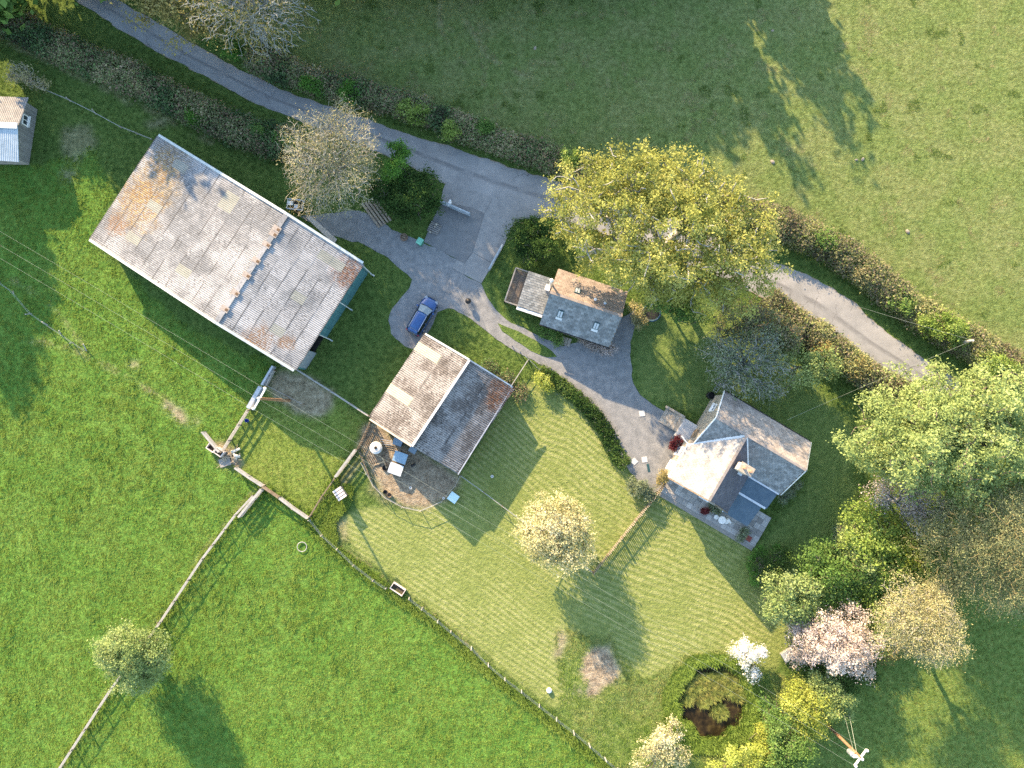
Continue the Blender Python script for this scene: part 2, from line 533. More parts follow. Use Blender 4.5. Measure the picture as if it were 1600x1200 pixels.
def asphalt_mat():
    m, N, L = new_mat("worn_asphalt")
    p = pos_node(N)
    n1 = noise(N, L, p, .5, 5, .65)
    n2 = noise(N, L, p, 14, 3, .7)
    c = ramp(N, L, mth(N, L, 'ADD', mth(N, L, 'MULTIPLY', n1, .6), mth(N, L, 'MULTIPLY', n2, .4)), [(.35, (.18, .184, .184)), (.5, (.235, .237, .232)), (.65, (.295, .293, .284))])
    mid = mth(N, L, 'MULTIPLY', smooth_range(N, L, attr(N, "mid"), .45, .95), smooth_range(N, L, n1, .36, .52))
    c = mixc(N, L, mth(N, L, 'MULTIPLY', mid, .7), c, (.085, .087, .09))
    c = mixc(N, L, mth(N, L, 'MULTIPLY', smooth_range(N, L, attr(N, "edge"), .72, 1.0), smooth_range(N, L, noise(N, L, p, 1.1, 4), .42, .6)), c, (.22, .17, .11))
    vo = N.new("ShaderNodeTexVoronoi")
    vo.feature = 'DISTANCE_TO_EDGE'
    vo.inputs['Scale'].default_value = .45
    wv = N.new("ShaderNodeVectorMath")
    wv.operation = 'ADD'
    L.new(p, wv.inputs[0])
    tn = N.new("ShaderNodeTexNoise")
    tn.inputs['Scale'].default_value = 1.4
    L.new(p, tn.inputs['Vector'])
    L.new(tn.outputs['Color'], wv.inputs[1])
    L.new(wv.outputs[0], vo.inputs['Vector'])
    crack = mth(N, L, 'MULTIPLY', mth(N, L, 'LESS_THAN', vo.outputs['Distance'], .012), smooth_range(N, L, noise(N, L, p, .3, 2), .50, .62))
    c = mixc(N, L, mth(N, L, 'MULTIPLY', crack, .6), c, (.07, .07, .07))
    return finish(m, N, L, c, .9, 0, n2, .35, .02, .25)

# the lane: strip with a vertex row across so that the worn middle and the dirty edges are known
nl = road_px.index((1760, 900)) + 1
lo_e, up_e = P2(road_px[:nl]), P2(road_px[nl:][::-1])
def resample(p, n):
    d = np.concatenate([[0], np.cumsum(np.hypot(*np.diff(p, axis=0).T))])
    s = np.linspace(0, d[-1], n)
    return np.stack([np.interp(s, d, p[:, 0]), np.interp(s, d, p[:, 1])], 1)
NR = 420
lo_r, up_r = resample(lo_e, NR), resample(up_e, NR)
us = np.linspace(0, 1, 13)
rv = lo_r[:, None, :] * (1 - us[None, :, None]) + up_r[:, None, :] * us[None, :, None]
nrm = up_r - lo_r
nrm = nrm / np.hypot(nrm[:, 0], nrm[:, 1])[:, None]
rv[:, 0] += nrm * ((fbm(lo_r[:, 0], lo_r[:, 1], 1.2, 51) - .5) * .6)[:, None]
rv[:, -1] += nrm * ((fbm(up_r[:, 0], up_r[:, 1], 1.2, 52) - .5) * .6)[:, None]
camber = .04 + .05 * (1 - (2 * us - 1) ** 2)
rverts = np.dstack([rv, np.broadcast_to(camber, rv.shape[:2])]).reshape(-1, 3)
ri = np.arange(NR * 13).reshape(NR, 13)
rq = np.stack([ri[:-1, :-1], ri[1:, :-1], ri[1:, 1:], ri[:-1, 1:]], -1).reshape(-1, 4)
midm = np.tile(np.clip(1 - np.abs(us - .47) / .17, 0, 1), NR)
edgm = np.tile(np.clip((np.abs(us - .5) - .33) / .17, 0, 1), NR)
road = link("road", raw_mesh("road", rverts, rq, asphalt_mat(), dict(mid=midm, edge=edgm), smooth=True))
tag(road, kind='structure')

gravel = simple("gravel", [(.13, .138, .142), (.185, .191, .193), (.245, .247, .243)], 1.4, .95, 0, .8, .05)
concrete = simple("concrete", [(.175, .18, .18), (.215, .218, .214), (.26, .26, .25)], 1.3, .9, 0, .2, .02, spot=.25)
concrete_dark = simple("stained_concrete", [(.125, .13, .132), (.155, .158, .158), (.19, .19, .187)], 1.1, .9, 0, .2, .02, spot=.25)
sheet("driveway", drive_w, .028, gravel, ragged=.22, seed=3)
sheet('yard_base', conc_w, .036, concrete_dark, 1.0, .05, 5)
yard = empty("concrete_yard", P(740, 370, .0))
tag(yard, kind='structure')
def slab_part(px, mat, z, rag=.03):
    o = sheet("slab", P2(px), z, mat, 1.2, rag, 4, None, None, .06)
    o.parent = yard
    o.location = -yard.location
    return o
slab_part([(689, 315), (692, 298), (698, 282), (735, 296), (770, 308), (757, 333), (738, 325)], concrete, .050)
slab_part([(771, 309), (868, 339), (815, 343), (801, 353), (787, 384), (771, 412), (739, 394), (758, 333)], concrete, .052)
slab_part([(662, 378), (680, 335), (689, 316), (738, 326), (756, 334), (738, 394), (726, 411), (714, 405)], concrete_dark, .049)
slab_part([(706, 419), (714, 406), (726, 412), (739, 395), (770, 413), (752, 443)], concrete, .053)
sheet("verge", med_w, .05, bpy.data.materials["turf"], ragged=.12, seed=8)
step_m = simple("pale_concrete", [(.34, .31, .28), (.42, .39, .35), (.50, .46, .42)], 2, .9, 0, .2, .01)

# pond water
def water_mat():
    m, N, L = new_mat("pond_water")
    p = pos_node(N)
    n = noise(N, L, p, 1.1, 5, .6)
    c = ramp(N, L, n, [(.36, (.008, .007, .004)), (.52, (.026, .019, .009)), (.66, (.060, .046, .016))])
    return finish(m, N, L, c, .15, 0, noise(N, L, p, 6, 2), .08, .02, .12)
mb = MB()
mb.add([(PC.x + 4.7 * math.cos(a), PC.y + 4.7 * math.sin(a), -.36) for a in np.linspace(0, 2 * math.pi, 48, endpoint=False)], [tuple(range(48))])
tag(mb.build("pond_water", water_mat()), kind='structure')

# ------------------------------------------------------------------ grass tufts (geometry nodes, stuff)
def tuft_mesh(name, n, h, spread, bw, mat, seed, lean=.55):
    r = np.random.default_rng(seed)
    v, f = [], []
    for i in range(n):
        a, q = r.random() * 6.283, spread * math.sqrt(r.random())
        b = np.array([math.cos(a) * q, math.sin(a) * q, -.03])
        t = r.random() * 6.283
        hh = h * (.55 + .6 * r.random())
        d = np.array([math.cos(t), math.sin(t), 0])
        s = np.array([-d[1], d[0], 0]) * bw * (.7 + .6 * r.random())
        mid = b + d * lean * hh * .3 + np.array([0, 0, hh * .6])
        tip = b + d * lean * hh * 1.0 + np.array([0, 0, hh])
        k = len(v)
        v += [b - s, b + s, mid + s * .8, mid - s * .8, tip]
        f += [(k, k + 1, k + 2, k + 3), (k + 3, k + 2, k + 4)]
    me = bpy.data.meshes.new(name)
    me.from_pydata([tuple(p) for p in v], [], f)
    me.materials.append(mat)
    return bpy.data.objects.new(name, me)

def grass_mat(name, lo, hi, lo2=None, hi2=None, sc_=.22):
    m, N, L = new_mat(name)
    p = pos_node(N)
    oi = N.new("ShaderNodeObjectInfo").outputs['Random']
    n2 = noise(N, L, p, 1.6, 3, .6)
    f = mth(N, L, 'ADD', mth(N, L, 'MULTIPLY', oi, .28), mth(N, L, 'MULTIPLY', smooth_range(N, L, n2, .3, .7), .72))
    c = mixc(N, L, f, lo, hi)
    if lo2:
        c = mixc(N, L, smooth_range(N, L, noise(N, L, p, sc_, 5, .6), .40, .62), c, mixc(N, L, f, lo2, hi2))
    d = N.new("ShaderNodeBsdfDiffuse")
    t = N.new("ShaderNodeBsdfTranslucent")
    L.new(c, d.inputs[0])
    L.new(c, t.inputs[0])
    x = N.new("ShaderNodeMixShader")
    x.inputs[0].default_value = .45
    L.new(d.outputs[0], x.inputs[1])
    L.new(t.outputs[0], x.inputs[2])
    o = N.new("ShaderNodeOutputMaterial")
    L.new(x.outputs[0], o.inputs[0])
    return m

def scatter(name, pts, tuft, smin, smax, seed, tilt=.25):
    r = np.random.default_rng(seed)
    n = len(pts)
    me = bpy.data.meshes.new(name)
    me.vertices.add(n)
    me.vertices.foreach_set("co", np.ascontiguousarray(pts, dtype=np.float32).ravel())
    a = me.attributes.new("scl", 'FLOAT', 'POINT')
    a.data.foreach_set("value", (smin + (smax - smin) * r.random(n)).astype(np.float32))
    a = me.attributes.new("rot", 'FLOAT_VECTOR', 'POINT')
    a.data.foreach_set("vector", np.stack([(r.random(n) - .5) * tilt, (r.random(n) - .5) * tilt, r.random(n) * 6.283], 1).astype(np.float32).ravel())
    o = link(name, me)
    ng = bpy.data.node_groups.new(name, 'GeometryNodeTree')
    ng.interface.new_socket("Geometry", in_out='INPUT', socket_type='NodeSocketGeometry')
    ng.interface.new_socket("Geometry", in_out='OUTPUT', socket_type='NodeSocketGeometry')
    gi, go = ng.nodes.new("NodeGroupInput"), ng.nodes.new("NodeGroupOutput")
    ob = ng.nodes.new("GeometryNodeObjectInfo")
    ob.inputs['Object'].default_value = tuft
    ob.inputs['As Instance'].default_value = True
    ip = ng.nodes.new("GeometryNodeInstanceOnPoints")
    na = ng.nodes.new("GeometryNodeInputNamedAttribute")
    na.data_type = 'FLOAT'
    na.inputs[0].default_value = "scl"
    nb = ng.nodes.new("GeometryNodeInputNamedAttribute")
    nb.data_type = 'FLOAT_VECTOR'
    nb.inputs[0].default_value = "rot"
    l = ng.links
    l.new(gi.outputs[0], ip.inputs['Points'])
    l.new(ob.outputs['Geometry'], ip.inputs['Instance'])
    l.new(nb.outputs[0], ip.inputs['Rotation'])
    l.new(na.outputs[0], ip.inputs['Scale'])
    l.new(ip.outputs[0], go.inputs[0])
    md = o.modifiers.new("scatter", 'NODES')
    md.node_group = ng
    return tag(o, kind='stuff')

NXR, NYR = nx, ny
def gsample(arr, x, y):
    i = np.clip(np.searchsorted(gx, x) - 1, 0, nx - 2)
    j = np.clip(np.searchsorted(gy, y) - 1, 0, ny - 2)
    return arr.reshape(GX.shape)[j, i]

def jitter(step, x0=-80, x1=86, y0=-64, y1=78, seed=0):
    r = np.random.default_rng(seed)
    a, b = np.meshgrid(np.arange(x0, x1, step), np.arange(y0, y1, step))
    a, b = a.ravel(), b.ravel()
    return a + (r.random(a.size) - .5) * step * 1.6, b + (r.random(a.size) - .5) * step * 1.6

free_z = free
def field_pts(step, seed, maskf, dens=None):
    x, y = jitter(step, seed=seed)
    k = maskf(x, y) & (gsample(free_z, x, y) > .015) & (gsample(a_dirt, x, y) < .45) & (np.hypot(x - PC.x, y - PC.y) > 3.9)
    x, y = x[k], y[k]
    if dens is not None:
        q = np.random.default_rng(seed + 1).random(len(x)) < dens(x, y)
        x, y = x[q], y[q]
    return np.stack([x, y, gsample(Z, x, y)], 1)

G_lush = grass_mat("meadow_blades", (.155, .240, .046), (.24, .345, .072), (.18, .262, .052), (.27, .362, .085))
G_past = grass_mat("pasture_blades", (.135, .175, .046), (.265, .295, .095), (.18, .205, .062), (.32, .32, .13))
G_verge = grass_mat("verge_blades", (.075, .135, .030), (.155, .22, .055))
G_rough = grass_mat("rough_blades", (.13, .22, .045), (.24, .33, .08), (.20, .24, .07), (.32, .34, .13))
G_reed = grass_mat("reed_blades", (.17, .22, .055), (.32, .36, .11), (.20, .22, .06), (.34, .33, .11), .9)
lushf = lambda x, y: (gsample(a_lush, x, y) > .5)
pts = field_pts(.17, 1, lushf)
pts = pts[np.random.default_rng(2).random(len(pts)) < .5 + .6 * np.clip(fbm(pts[:, 0], pts[:, 1], .9, 71, 2) * 2.4 - .7, 0, 1)]
scatter("meadow_grass", pts, tuft_mesh("tuft", 11, .11, .13, .020, G_lush, 1, 1.2), .5, 1.3, 5)
pts = field_pts(.75, 2, lushf, lambda x, y: np.clip(fbm(x, y, 4, 61) * 4 - 2.0, 0, 1) * .8)
scatter("tall_meadow_grass", pts, tuft_mesh("tuft", 34, .24, .26, .022, G_lush, 2, 1.0), .6, 1.3, 6)
pts = field_pts(.24, 3, lambda x, y: (gsample(a_past, x, y) > .5))
scatter("pasture_grass", pts, tuft_mesh("tuft", 9, .07, .15, .022, G_past, 3, 1.2), .6, 1.3, 7)
other = lambda x, y: (gsample(a_past, x, y) < .5) & (gsample(a_lush, x, y) < .5) & (gsample(a_lawn, x, y) < .4) & (gsample(a_se, x, y) < .5) & (gsample(a_padd, x, y) < .5) & (gsample(a_gard, x, y) < .5) & (gsample(a_rough, x, y) < .5)
pts = field_pts(.30, 4, other)
scatter("verge_grass", pts, tuft_mesh("tuft", 10, .13, .15, .018, G_verge, 4), .5, 1.3, 8)
G_padd = grass_mat("paddock_blades", (.11, .165, .034), (.22, .27, .066), (.15, .185, .045), (.28, .30, .09))
pts = field_pts(.24, 8, lambda x, y: (gsample(a_se, x, y) > .5) | (gsample(a_padd, x, y) > .5))
scatter("paddock_grass", pts, tuft_mesh("tuft", 10, .10, .14, .020, G_padd, 15, 1.0), .5, 1.3, 20)
pts = field_pts(.2, 9, lambda x, y: (gsample(a_rough, x, y) > .5))
scatter("rough_grass", pts, tuft_mesh("tuft", 11, .13, .14, .020, G_rough, 5, 1.1), .5, 1.4, 9)
G_weed = grass_mat("weed_leaves", (.11, .175, .042), (.20, .27, .075))
pts = field_pts(.20, 31, lambda x, y: (gsample(a_past, x, y) > .5) & (fbm(x, y, 1.7, 91, 2) > .80))
scatter("pasture_weeds", pts, tuft_mesh("tuft", 12, .10, .15, .035, G_weed, 13, 1.0), .5, 1.2, 18)
G_thatch = grass_mat("dry_thatch", (.30, .26, .13), (.46, .40, .24))
pts = field_pts(.22, 33, lambda x, y: ((gsample(a_past, x, y) > .5) & (fbm(x, y, 1.9, 141, 2) > .74)) | ((gsample(a_dry, x, y) > .18)))
scatter("dry_grass_wisps", pts, tuft_mesh("tuft", 9, .07, .16, .022, G_thatch, 14, 1.3), .5, 1.2, 19)
# longer grass along the garden fence, round posts
fl = P2([(486, 812), (530, 855), (610, 915), (690, 972), (760, 1037), (815, 1082), (880, 1133), (960, 1200)])
pts = field_pts(.16, 14, lambda x, y: segdist(x, y, fl + np.array([-.35, -.35])) < .55)
fl2 = P2([(97, 1195), (180, 1072), (260, 965), (320, 870), (375, 800), (413, 762), (485, 808), (525, 745)])
pts2 = field_pts(.3, 15, lambda x, y: segdist(x, y, fl2) < .5)
pts3 = field_pts(.13, 16, lambda x, y: inside(x, y, P2([(486, 812), (500, 790), (530, 752), (552, 760), (548, 790), (525, 815), (528, 850), (500, 830)])))
scatter("fence_line_grass", np.vstack([pts, pts2, pts3]), tuft_mesh("tuft", 16, .42, .16, .02, G_lush, 7), .5, 1.2, 10)
# reeds standing in the pond
x, y = jitter(.13, PC.x - 5, PC.x + 5, PC.y - 5, PC.y + 5, 21)
d = np.hypot(x - PC.x, y - PC.y)
ang = np.arctan2(y - PC.y, x - PC.x)
isl = inside(x, y, P2([(1084, 1062), (1092, 1056), (1105, 1055), (1130, 1053), (1150, 1062), (1157, 1074), (1164, 1092), (1158, 1100), (1147, 1091), (1136, 1087), (1120, 1094), (1104, 1104), (1094, 1102), (1088, 1085)])) | inside(x, y, P2([(1112, 1108), (1124, 1103), (1136, 1108), (1137, 1119), (1125, 1124), (1114, 1118)]))
isl2 = inside(x, y, P2([(1069, 1100), (1075, 1068), (1083, 1072), (1082, 1104)]))
k = (isl | isl2) & (np.random.default_rng(4).random(x.size) < .85)
scatter("pond_reeds", np.stack([x[k], y[k], np.full(k.sum(), -.45)], 1), tuft_mesh("tuft", 16, .55, .16, .034, G_reed, 9, .95), .6, 1.2, 11)
k = (d - gsample(pond_r, x, y) > -.1) & (d - gsample(pond_r, x, y) < 1.5)
scatter("pond_bank_grass", np.stack([x[k], y[k], gsample(Z, x[k], y[k])], 1), tuft_mesh("tuft", 14, .36, .16, .026, G_lush, 10, .8), .6, 1.5, 12)
FAR = [(200, -42, 7, 3, 0), (135, -48, 7, 3, 0), (420, -160, 21.5, 4.8, 0), (360, -170, 20.5, 4.6, 0), (45, -60, 14.3, 3.4, 0), (100, -90, 17.6, 4, 0), (165, -70, 17.4, 4, 0), (235, -90, 18, 4.2, 0), (300, -120, 18.5, 4.5, 0), (370, -110, 17, 4.5, 0), (440, -100, 17, 4.2, 0), (510, -90, 17.5, 4.4, 0), (480, -150, 21, 5, 0), (545, -160, 20, 4.6, 0),
       (575, -100, 16.5, 4.4, 0), (640, -110, 14.5, 4.4, 0), (705, -120, 14.5, 4.2, 0), (770, -120, 13.5, 4.0, 0), (830, -130, 13.5, 4.2, 0), (885, -110, 11.5, 3.2, 1), (930, -150, 13, 4, 0), (990, -170, 13.5, 3.4, 1), (1030, -130, 11, 3.0, 1), (1085, -190, 13, 3.4, 1), (1140, -180, 11, 3.0, 1),
       (600, -190, 17, 4.4, 0), (680, -210, 17, 4.4, 0), (760, -220, 17, 4.4, 0), (850, -240, 17, 4.2, 0), (545, -50, 9, 3.4, 0), (615, -55, 8, 3.2, 0), (690, -60, 8, 3.2, 0), (760, -62, 7.5, 3.0, 0), (830, -65, 8, 3.2, 0), (905, -62, 7, 2.8, 0),
       (-172, -40, 15, 3.0, 0), (-160, 80, 14.5, 3.0, 0), (-200, 170, 15.5, 3.4, 0), (-250, 290, 14, 3.4, 0), (-230, 40, 17.5, 3.4, 0), (-300, 120, 18, 3.6, 0), (-280, 220, 15, 3, 0), (-90, 170, 8, 2.4, 0), (20, 20, 8, 2.4, 0)]
# ------------------------------------------------------------------ trees, shrubs, hedges
def leaf_arrays(c, nrm, size, r, aspect=.6):
    n = len(c)
    u = r.normal(size=(n, 3))
    nn = nrm / (np.linalg.norm(nrm, axis=1)[:, None] + 1e-9)
    u -= nn * (u * nn).sum(1)[:, None]
    u /= np.linalg.norm(u, axis=1)[:, None] + 1e-9
    v = np.cross(nn, u)
    s = (size * np.clip(np.exp(r.normal(size=n) * .42) * .95, .4, 2.2))[:, None] if np.ndim(size) == 0 else size[:, None]
    u, v = u * s * .5, v * s * .5 * aspect
    vs = np.stack([c - u, c + v - u * .1, c + u, c - v - u * .1], 1).reshape(-1, 3)
    return vs, np.arange(4 * n).reshape(n, 4)

def sample_lobes(lobes, n, r, lo=.75, low=-.45):
    """points in the outer shells of a union of ellipsoids; returns points, outward directions"""
    L = np.array(lobes, float)
    wt = L[:, 3] * L[:, 4]
    k = r.choice(len(L), n, p=wt / wt.sum())
    d = r.normal(size=(n, 3))
    d /= np.linalg.norm(d, axis=1)[:, None]
    bad = d[:, 2] < low
    d[bad, 2] *= -1
    rad = lo + (1 - lo) * r.random(n) ** .6
    rad *= 1 + (r.random(n) - .5) * .16
    return L[k, :3] + d * rad[:, None] * L[k, 3:6], d

def skeleton(base, tips, fork, r, bf=.45):
    """grow a branching tree from base through a trunk to the tips; returns nodes and parents"""
    base = np.array(base, float)
    top = np.array(fork, float)
    nt = 5
    pos = [base + (top - base) * i / (nt - 1) + (r.normal(size=3) * .05 * (0 < i)) for i in range(nt)]
    par = [-1] + list(range(nt - 1))
    pl = [np.linalg.norm(top - base) * i / (nt - 1) for i in range(nt)]
    o = np.argsort(np.linalg.norm(tips - top, axis=1))
    tips = tips[o]
    n = len(tips) + nt
    A = np.zeros((n, 3)); A[:nt] = pos
    Pl = np.zeros(n); Pl[:nt] = pl
    m = nt
    for t in tips:
        d = np.linalg.norm(A[:m] - t, axis=1)
        cst = d + bf * Pl[:m]
        cst[:nt - 2] += 4
        j = int(np.argmin(cst))
        A[m] = t
        par.append(j)
        Pl[m] = Pl[j] + d[j]
        m += 1
    return A, np.array(par)

def wood_arrays(A, par, r0, r, ex=2.2, sides=4, rmax=.5, jit=.12):
    n = len(A)
    rad = np.zeros(n)
    acc = np.zeros(n)
    for i in range(n - 1, -1, -1):
        rad[i] = max(r0, acc[i] ** (1 / ex))
        if par[i] >= 0:
            acc[par[i]] += rad[i] ** ex
    rad = np.minimum(rad, rmax)
    ch = np.where(par >= 0)[0]
    a, b = A[par[ch]], A[ch]
    ra = np.minimum(rad[par[ch]], rad[ch] * 1.5)
    rb = rad[ch]
    # a bent middle for life
    mid = (a + b) / 2 + r.normal(size=a.shape) * (np.linalg.norm(b - a, axis=1)[:, None] * jit)
    segs = [(a, mid, ra, (ra + rb) / 2), (mid, b, (ra + rb) / 2, rb * .75)]
    V, F, RR, off = [], [], [], 0
    for p, q, r1, r2 in segs:
        d = q - p
        d /= np.linalg.norm(d, axis=1)[:, None] + 1e-9
        ref = np.where(np.abs(d[:, 2:3]) > .9, np.array([[1., 0, 0]]), np.array([[0, 0, 1.]]))
        s = np.cross(d, ref)
        s /= np.linalg.norm(s, axis=1)[:, None] + 1e-9
        u = np.cross(s, d)
        ring = []
        for pt, rr in ((p, r1), (q, r2)):
            for k in range(sides):
                t = 2 * math.pi * k / sides
                ring.append(pt + (s * math.cos(t) + u * math.sin(t)) * rr[:, None])
        v = np.stack(ring, 1)
        m = len(v)
        f = np.array([[k, (k + 1) % sides, sides + (k + 1) % sides, sides + k] for k in range(sides)])
        F.append((np.arange(m)[:, None, None] * 2 * sides + f[None]).reshape(-1, 4) + off)
        V.append(v.reshape(-1, 3))
        RR.append(np.repeat((r1 + r2) / 2, sides))
        off += m * 2 * sides
    return np.vstack(V), np.vstack(F), np.concatenate(RR)

BARK = simple("bark", [(.075, .06, .045), (.13, .11, .085), (.20, .175, .14)], 4, .9, 0, .5, .03)
BARK_PALE = simple("pale_bark", [(.25, .235, .185), (.34, .32, .26), (.44, .415, .34)], 3, .9, 0, .3, .02)
BARK_GREY = simple("grey_bark", [(.22, .22, .205), (.31, .31, .29), (.40, .40, .38)], 3, .9, 0, .3, .02)
BARK_ASH = simple("ash_bark", [(.20, .21, .19), (.27, .28, .26), (.35, .355, .33)], 3, .9, 0, .3, .02)
BARK_OLIVE = simple("olive_twigs", [(.15, .13, .06), (.23, .20, .09), (.32, .28, .14)], 2, .9, 0, .3, .02)

def W(lobes):
    """lobes given as (px, py, z, rx, ry, rz) with px, py pixels of the photograph"""
    return [(*P(a, b, z), rx, ry, rz) for a, b, z, rx, ry, rz in lobes]

def plant(name, label, cat, lobes, mat, clusters, per, leaf, sigma, seed, bark=BARK, base=None, r0=.03, tips=None, group=None, lo=.72, low=-.4,
          twigs=0, twig_lo=.35, wood_name="trunk", crown_name="crown", rmax=.45, aspect=.62, upb=.55, world=False, fork=None, lumps=3.4):
    r = np.random.default_rng(seed)
    if not world and per >= 24:
        leaf, per = leaf * .88, int(per * 1.12)
    lb = lobes if world else W(lobes)
    L = np.array(lb)
    c = (L[:, :3] * (L[:, 3] * L[:, 4])[:, None]).sum(0) / (L[:, 3] * L[:, 4]).sum()
    bx, by = base if base is not None else (c[0], c[1])
    zmin = (L[:, 2] - L[:, 5] * .5).min()
    root = empty(name, (bx, by, 0), label, cat, group)
    if lumps:
        sub = []
        for (x_, y_, z_, rx_, ry_, rz_) in lb:
            ns_ = int(np.clip(rx_ * ry_ * lumps, 7, 44))
            dd = r.normal(size=(ns_, 3)); dd /= np.linalg.norm(dd, axis=1)[:, None]
            dd[:, 2] = np.where(dd[:, 2] < low, -dd[:, 2], dd[:, 2])
            q_ = .58 + .50 * r.random(ns_)
            k_ = (.22 + .24 * r.random(ns_)) * (1.5 if lumps < 1 else 1)
            for d_, a_, b_ in zip(dd, q_, k_):
                m_ = (rx_ * ry_ * rz_) ** (1 / 3) * b_
                m_ = min(m_, 1.5 if lumps >= 1 else 2.2) * (1.25 if r.random() < .25 else .9)
                sub.append((x_ + d_[0] * rx_ * a_, y_ + d_[1] * ry_ * a_, z_ + d_[2] * rz_ * a_, m_ * 1.15, m_ * 1.15, m_ * .85))
        cp, cdir = sample_lobes(sub, clusters, r, .45, -.5)
        n3 = clusters // 4
        cp[:n3], cdir[:n3] = sample_lobes(lb, n3, r, .55, low)
    else:
        cp, cdir = sample_lobes(lb, clusters, r, lo, low)
    cp[:, 2] = np.maximum(cp[:, 2], .25)
    nt = tips or max(30, clusters // 2)
    if twigs:
        tp, td = sample_lobes(sub if lumps else lb, twigs, r, twig_lo, low)
        n3 = twigs // 3
        tp[:n3], _ = sample_lobes(lb, n3, r, twig_lo, low)
    else:
        tp = cp[r.permutation(len(cp))[:nt]] - cdir[:1] * 0
        inner, _ = sample_lobes(lb, nt // 2, r, .3, low)
        tp = np.vstack([tp, inner])
    tp[:, 2] = np.maximum(tp[:, 2], .3)
    fz = max(.25, zmin * .85)
    A, par = skeleton((bx, by, -.1), tp, fork or (bx + (c[0] - bx) * .35, by + (c[1] - by) * .35, fz), r)
    v, f, rr = wood_arrays(A, par, r0, r, rmax=rmax, sides=4 if not twigs else 3)
    o0 = np.array([bx, by, 0.0])
    link(wood_name, raw_mesh(wood_name, v - o0, f, bark), root)
    if per:
        n = clusters * per
        ci = np.repeat(np.arange(clusters), per)
        q = cp[ci] + r.normal(size=(n, 3)) * np.array([sigma, sigma, sigma * .7])
        q[:, 2] = np.maximum(q[:, 2], .08)
        nr = cdir[ci] * .6 + r.normal(size=(n, 3)) * .75 + np.array([0, 0, upb])
        ct = .5 * vnoise(cp[:, 0], cp[:, 1], 1.8, seed) + .5 * r.random(clusters)
        tint = np.clip((ct[ci] - .5) * .85 + .5 + (r.random(n) - .5) * .40, 0, 1)
        vs, fs = leaf_arrays(q, nr, leaf, r, aspect)
        link(crown_name, raw_mesh(crown_name, vs - o0, fs, mat, dict(tint=np.repeat(tint, 4))), root)
    return root

# leaf palettes (albedo)
L_OAK = leaf_mat("oak_leaf", [(0, (.09, .105, .028)), (.35, (.185, .20, .052)), (.7, (.27, .28, .085)), (1, (.35, .345, .13))], .4, 1.45)
L_ASHG = leaf_mat("fresh_leaf", [(0, (.105, .145, .050)), (.4, (.180, .235, .082)), (.75, (.25, .305, .115)), (1, (.32, .37, .16))], .35)
L_MID = leaf_mat("green_leaf", [(0, (.042, .085, .022)), (.4, (.080, .145, .036)), (.75, (.125, .195, .052)), (1, (.19, .24, .08))], .3)
L_DARK = leaf_mat("dark_leaf", [(0, (.018, .036, .012)), (.45, (.034, .066, .018)), (.8, (.060, .10, .026)), (1, (.10, .13, .04))], .2)
L_LIME = leaf_mat("lime_leaf", [(0, (.07, .12, .025)), (.4, (.145, .21, .045)), (.8, (.225, .29, .075)), (1, (.30, .36, .13))], .35)
L_VIVID = leaf_mat("vivid_leaf", [(0, (.045, .10, .018)), (.5, (.08, .175, .032)), (1, (.13, .24, .055))], .35)
L_GOLD = leaf_mat("golden_leaf", [(0, (.15, .185, .03)), (.4, (.25, .295, .06)), (.8, (.33, .37, .10)), (1, (.41, .44, .16))], .35)
L_AMBER = leaf_mat("amber_leaf", [(0, (.11, .095, .035)), (.5, (.20, .17, .065)), (1, (.28, .24, .11))], .3)
L_CREAM = leaf_mat("cream_leaf", [(0, (.16, .17, .07)), (.35, (.30, .29, .14)), (.7, (.44, .41, .24)), (1, (.60, .57, .40))], .3)
L_PALE = leaf_mat("pale_leaf", [(0, (.085, .13, .045)), (.4, (.16, .215, .075)), (.8, (.25, .30, .125)), (1, (.36, .39, .22))], .3)
L_PINK = leaf_mat("pink_blossom", [(0, (.19, .16, .12)), (.35, (.36, .30, .255)), (.7, (.50, .43, .375)), (1, (.62, .56, .50))], .25)
L_MAUVE = leaf_mat("mauve_blossom", [(0, (.14, .12, .10)), (.4, (.30, .26, .23)), (.8, (.46, .40, .38)), (1, (.58, .54, .50))], .25)
L_WHITE = leaf_mat("white_blossom", [(0, (.20, .22, .10)), (.3, (.52, .50, .40)), (.7, (.74, .72, .64)), (1, (.82, .80, .74))], .25)
L_BUD = leaf_mat("bud", [(0, (.16, .15, .075)), (.5, (.27, .25, .125)), (1, (.40, .37, .20))], .3)
L_OLIVE = leaf_mat("olive_leaf", [(0, (.09, .085, .030)), (.5, (.17, .155, .055)), (1, (.27, .24, .10))], .3)
L_YEL = leaf_mat("yellow_green_leaf", [(0, (.11, .145, .025)), (.4, (.21, .245, .045)), (.8, (.30, .325, .075)), (1, (.37, .385, .12))], .35)
L_STRAW = leaf_mat("straw_leaf", [(0, (.17, .165, .075)), (.5, (.28, .27, .13)), (1, (.40, .375, .20))], .3)
L_WILLOW = leaf_mat("willow_leaf", [(0, (.095, .11, .05)), (.5, (.155, .17, .080)), (1, (.23, .24, .13))], .3)
L_GREY = leaf_mat("grey_green_leaf", [(0, (.07, .09, .055)), (.5, (.14, .17, .10)), (1, (.24, .27, .18))], .3)
L_HEDGE = leaf_mat("hedge_leaf", [(0, (.035, .028, .022)), (.2, (.035, .060, .026)), (.42, (.055, .095, .036)), (.58, (.125, .080, .060)), (.72, (.065, .105, .036)), (1, (.19, .15, .10))], .25, 2.1)
L_HEDGEB = leaf_mat("budding_hedge_leaf", [(0, (.060, .058, .034)), (.25, (.115, .095, .068)), (.45, (.095, .130, .042)), (.62, (.165, .132, .098)), (.8, (.135, .165, .055)), (1, (.22, .215, .105))], .25, 1.5)
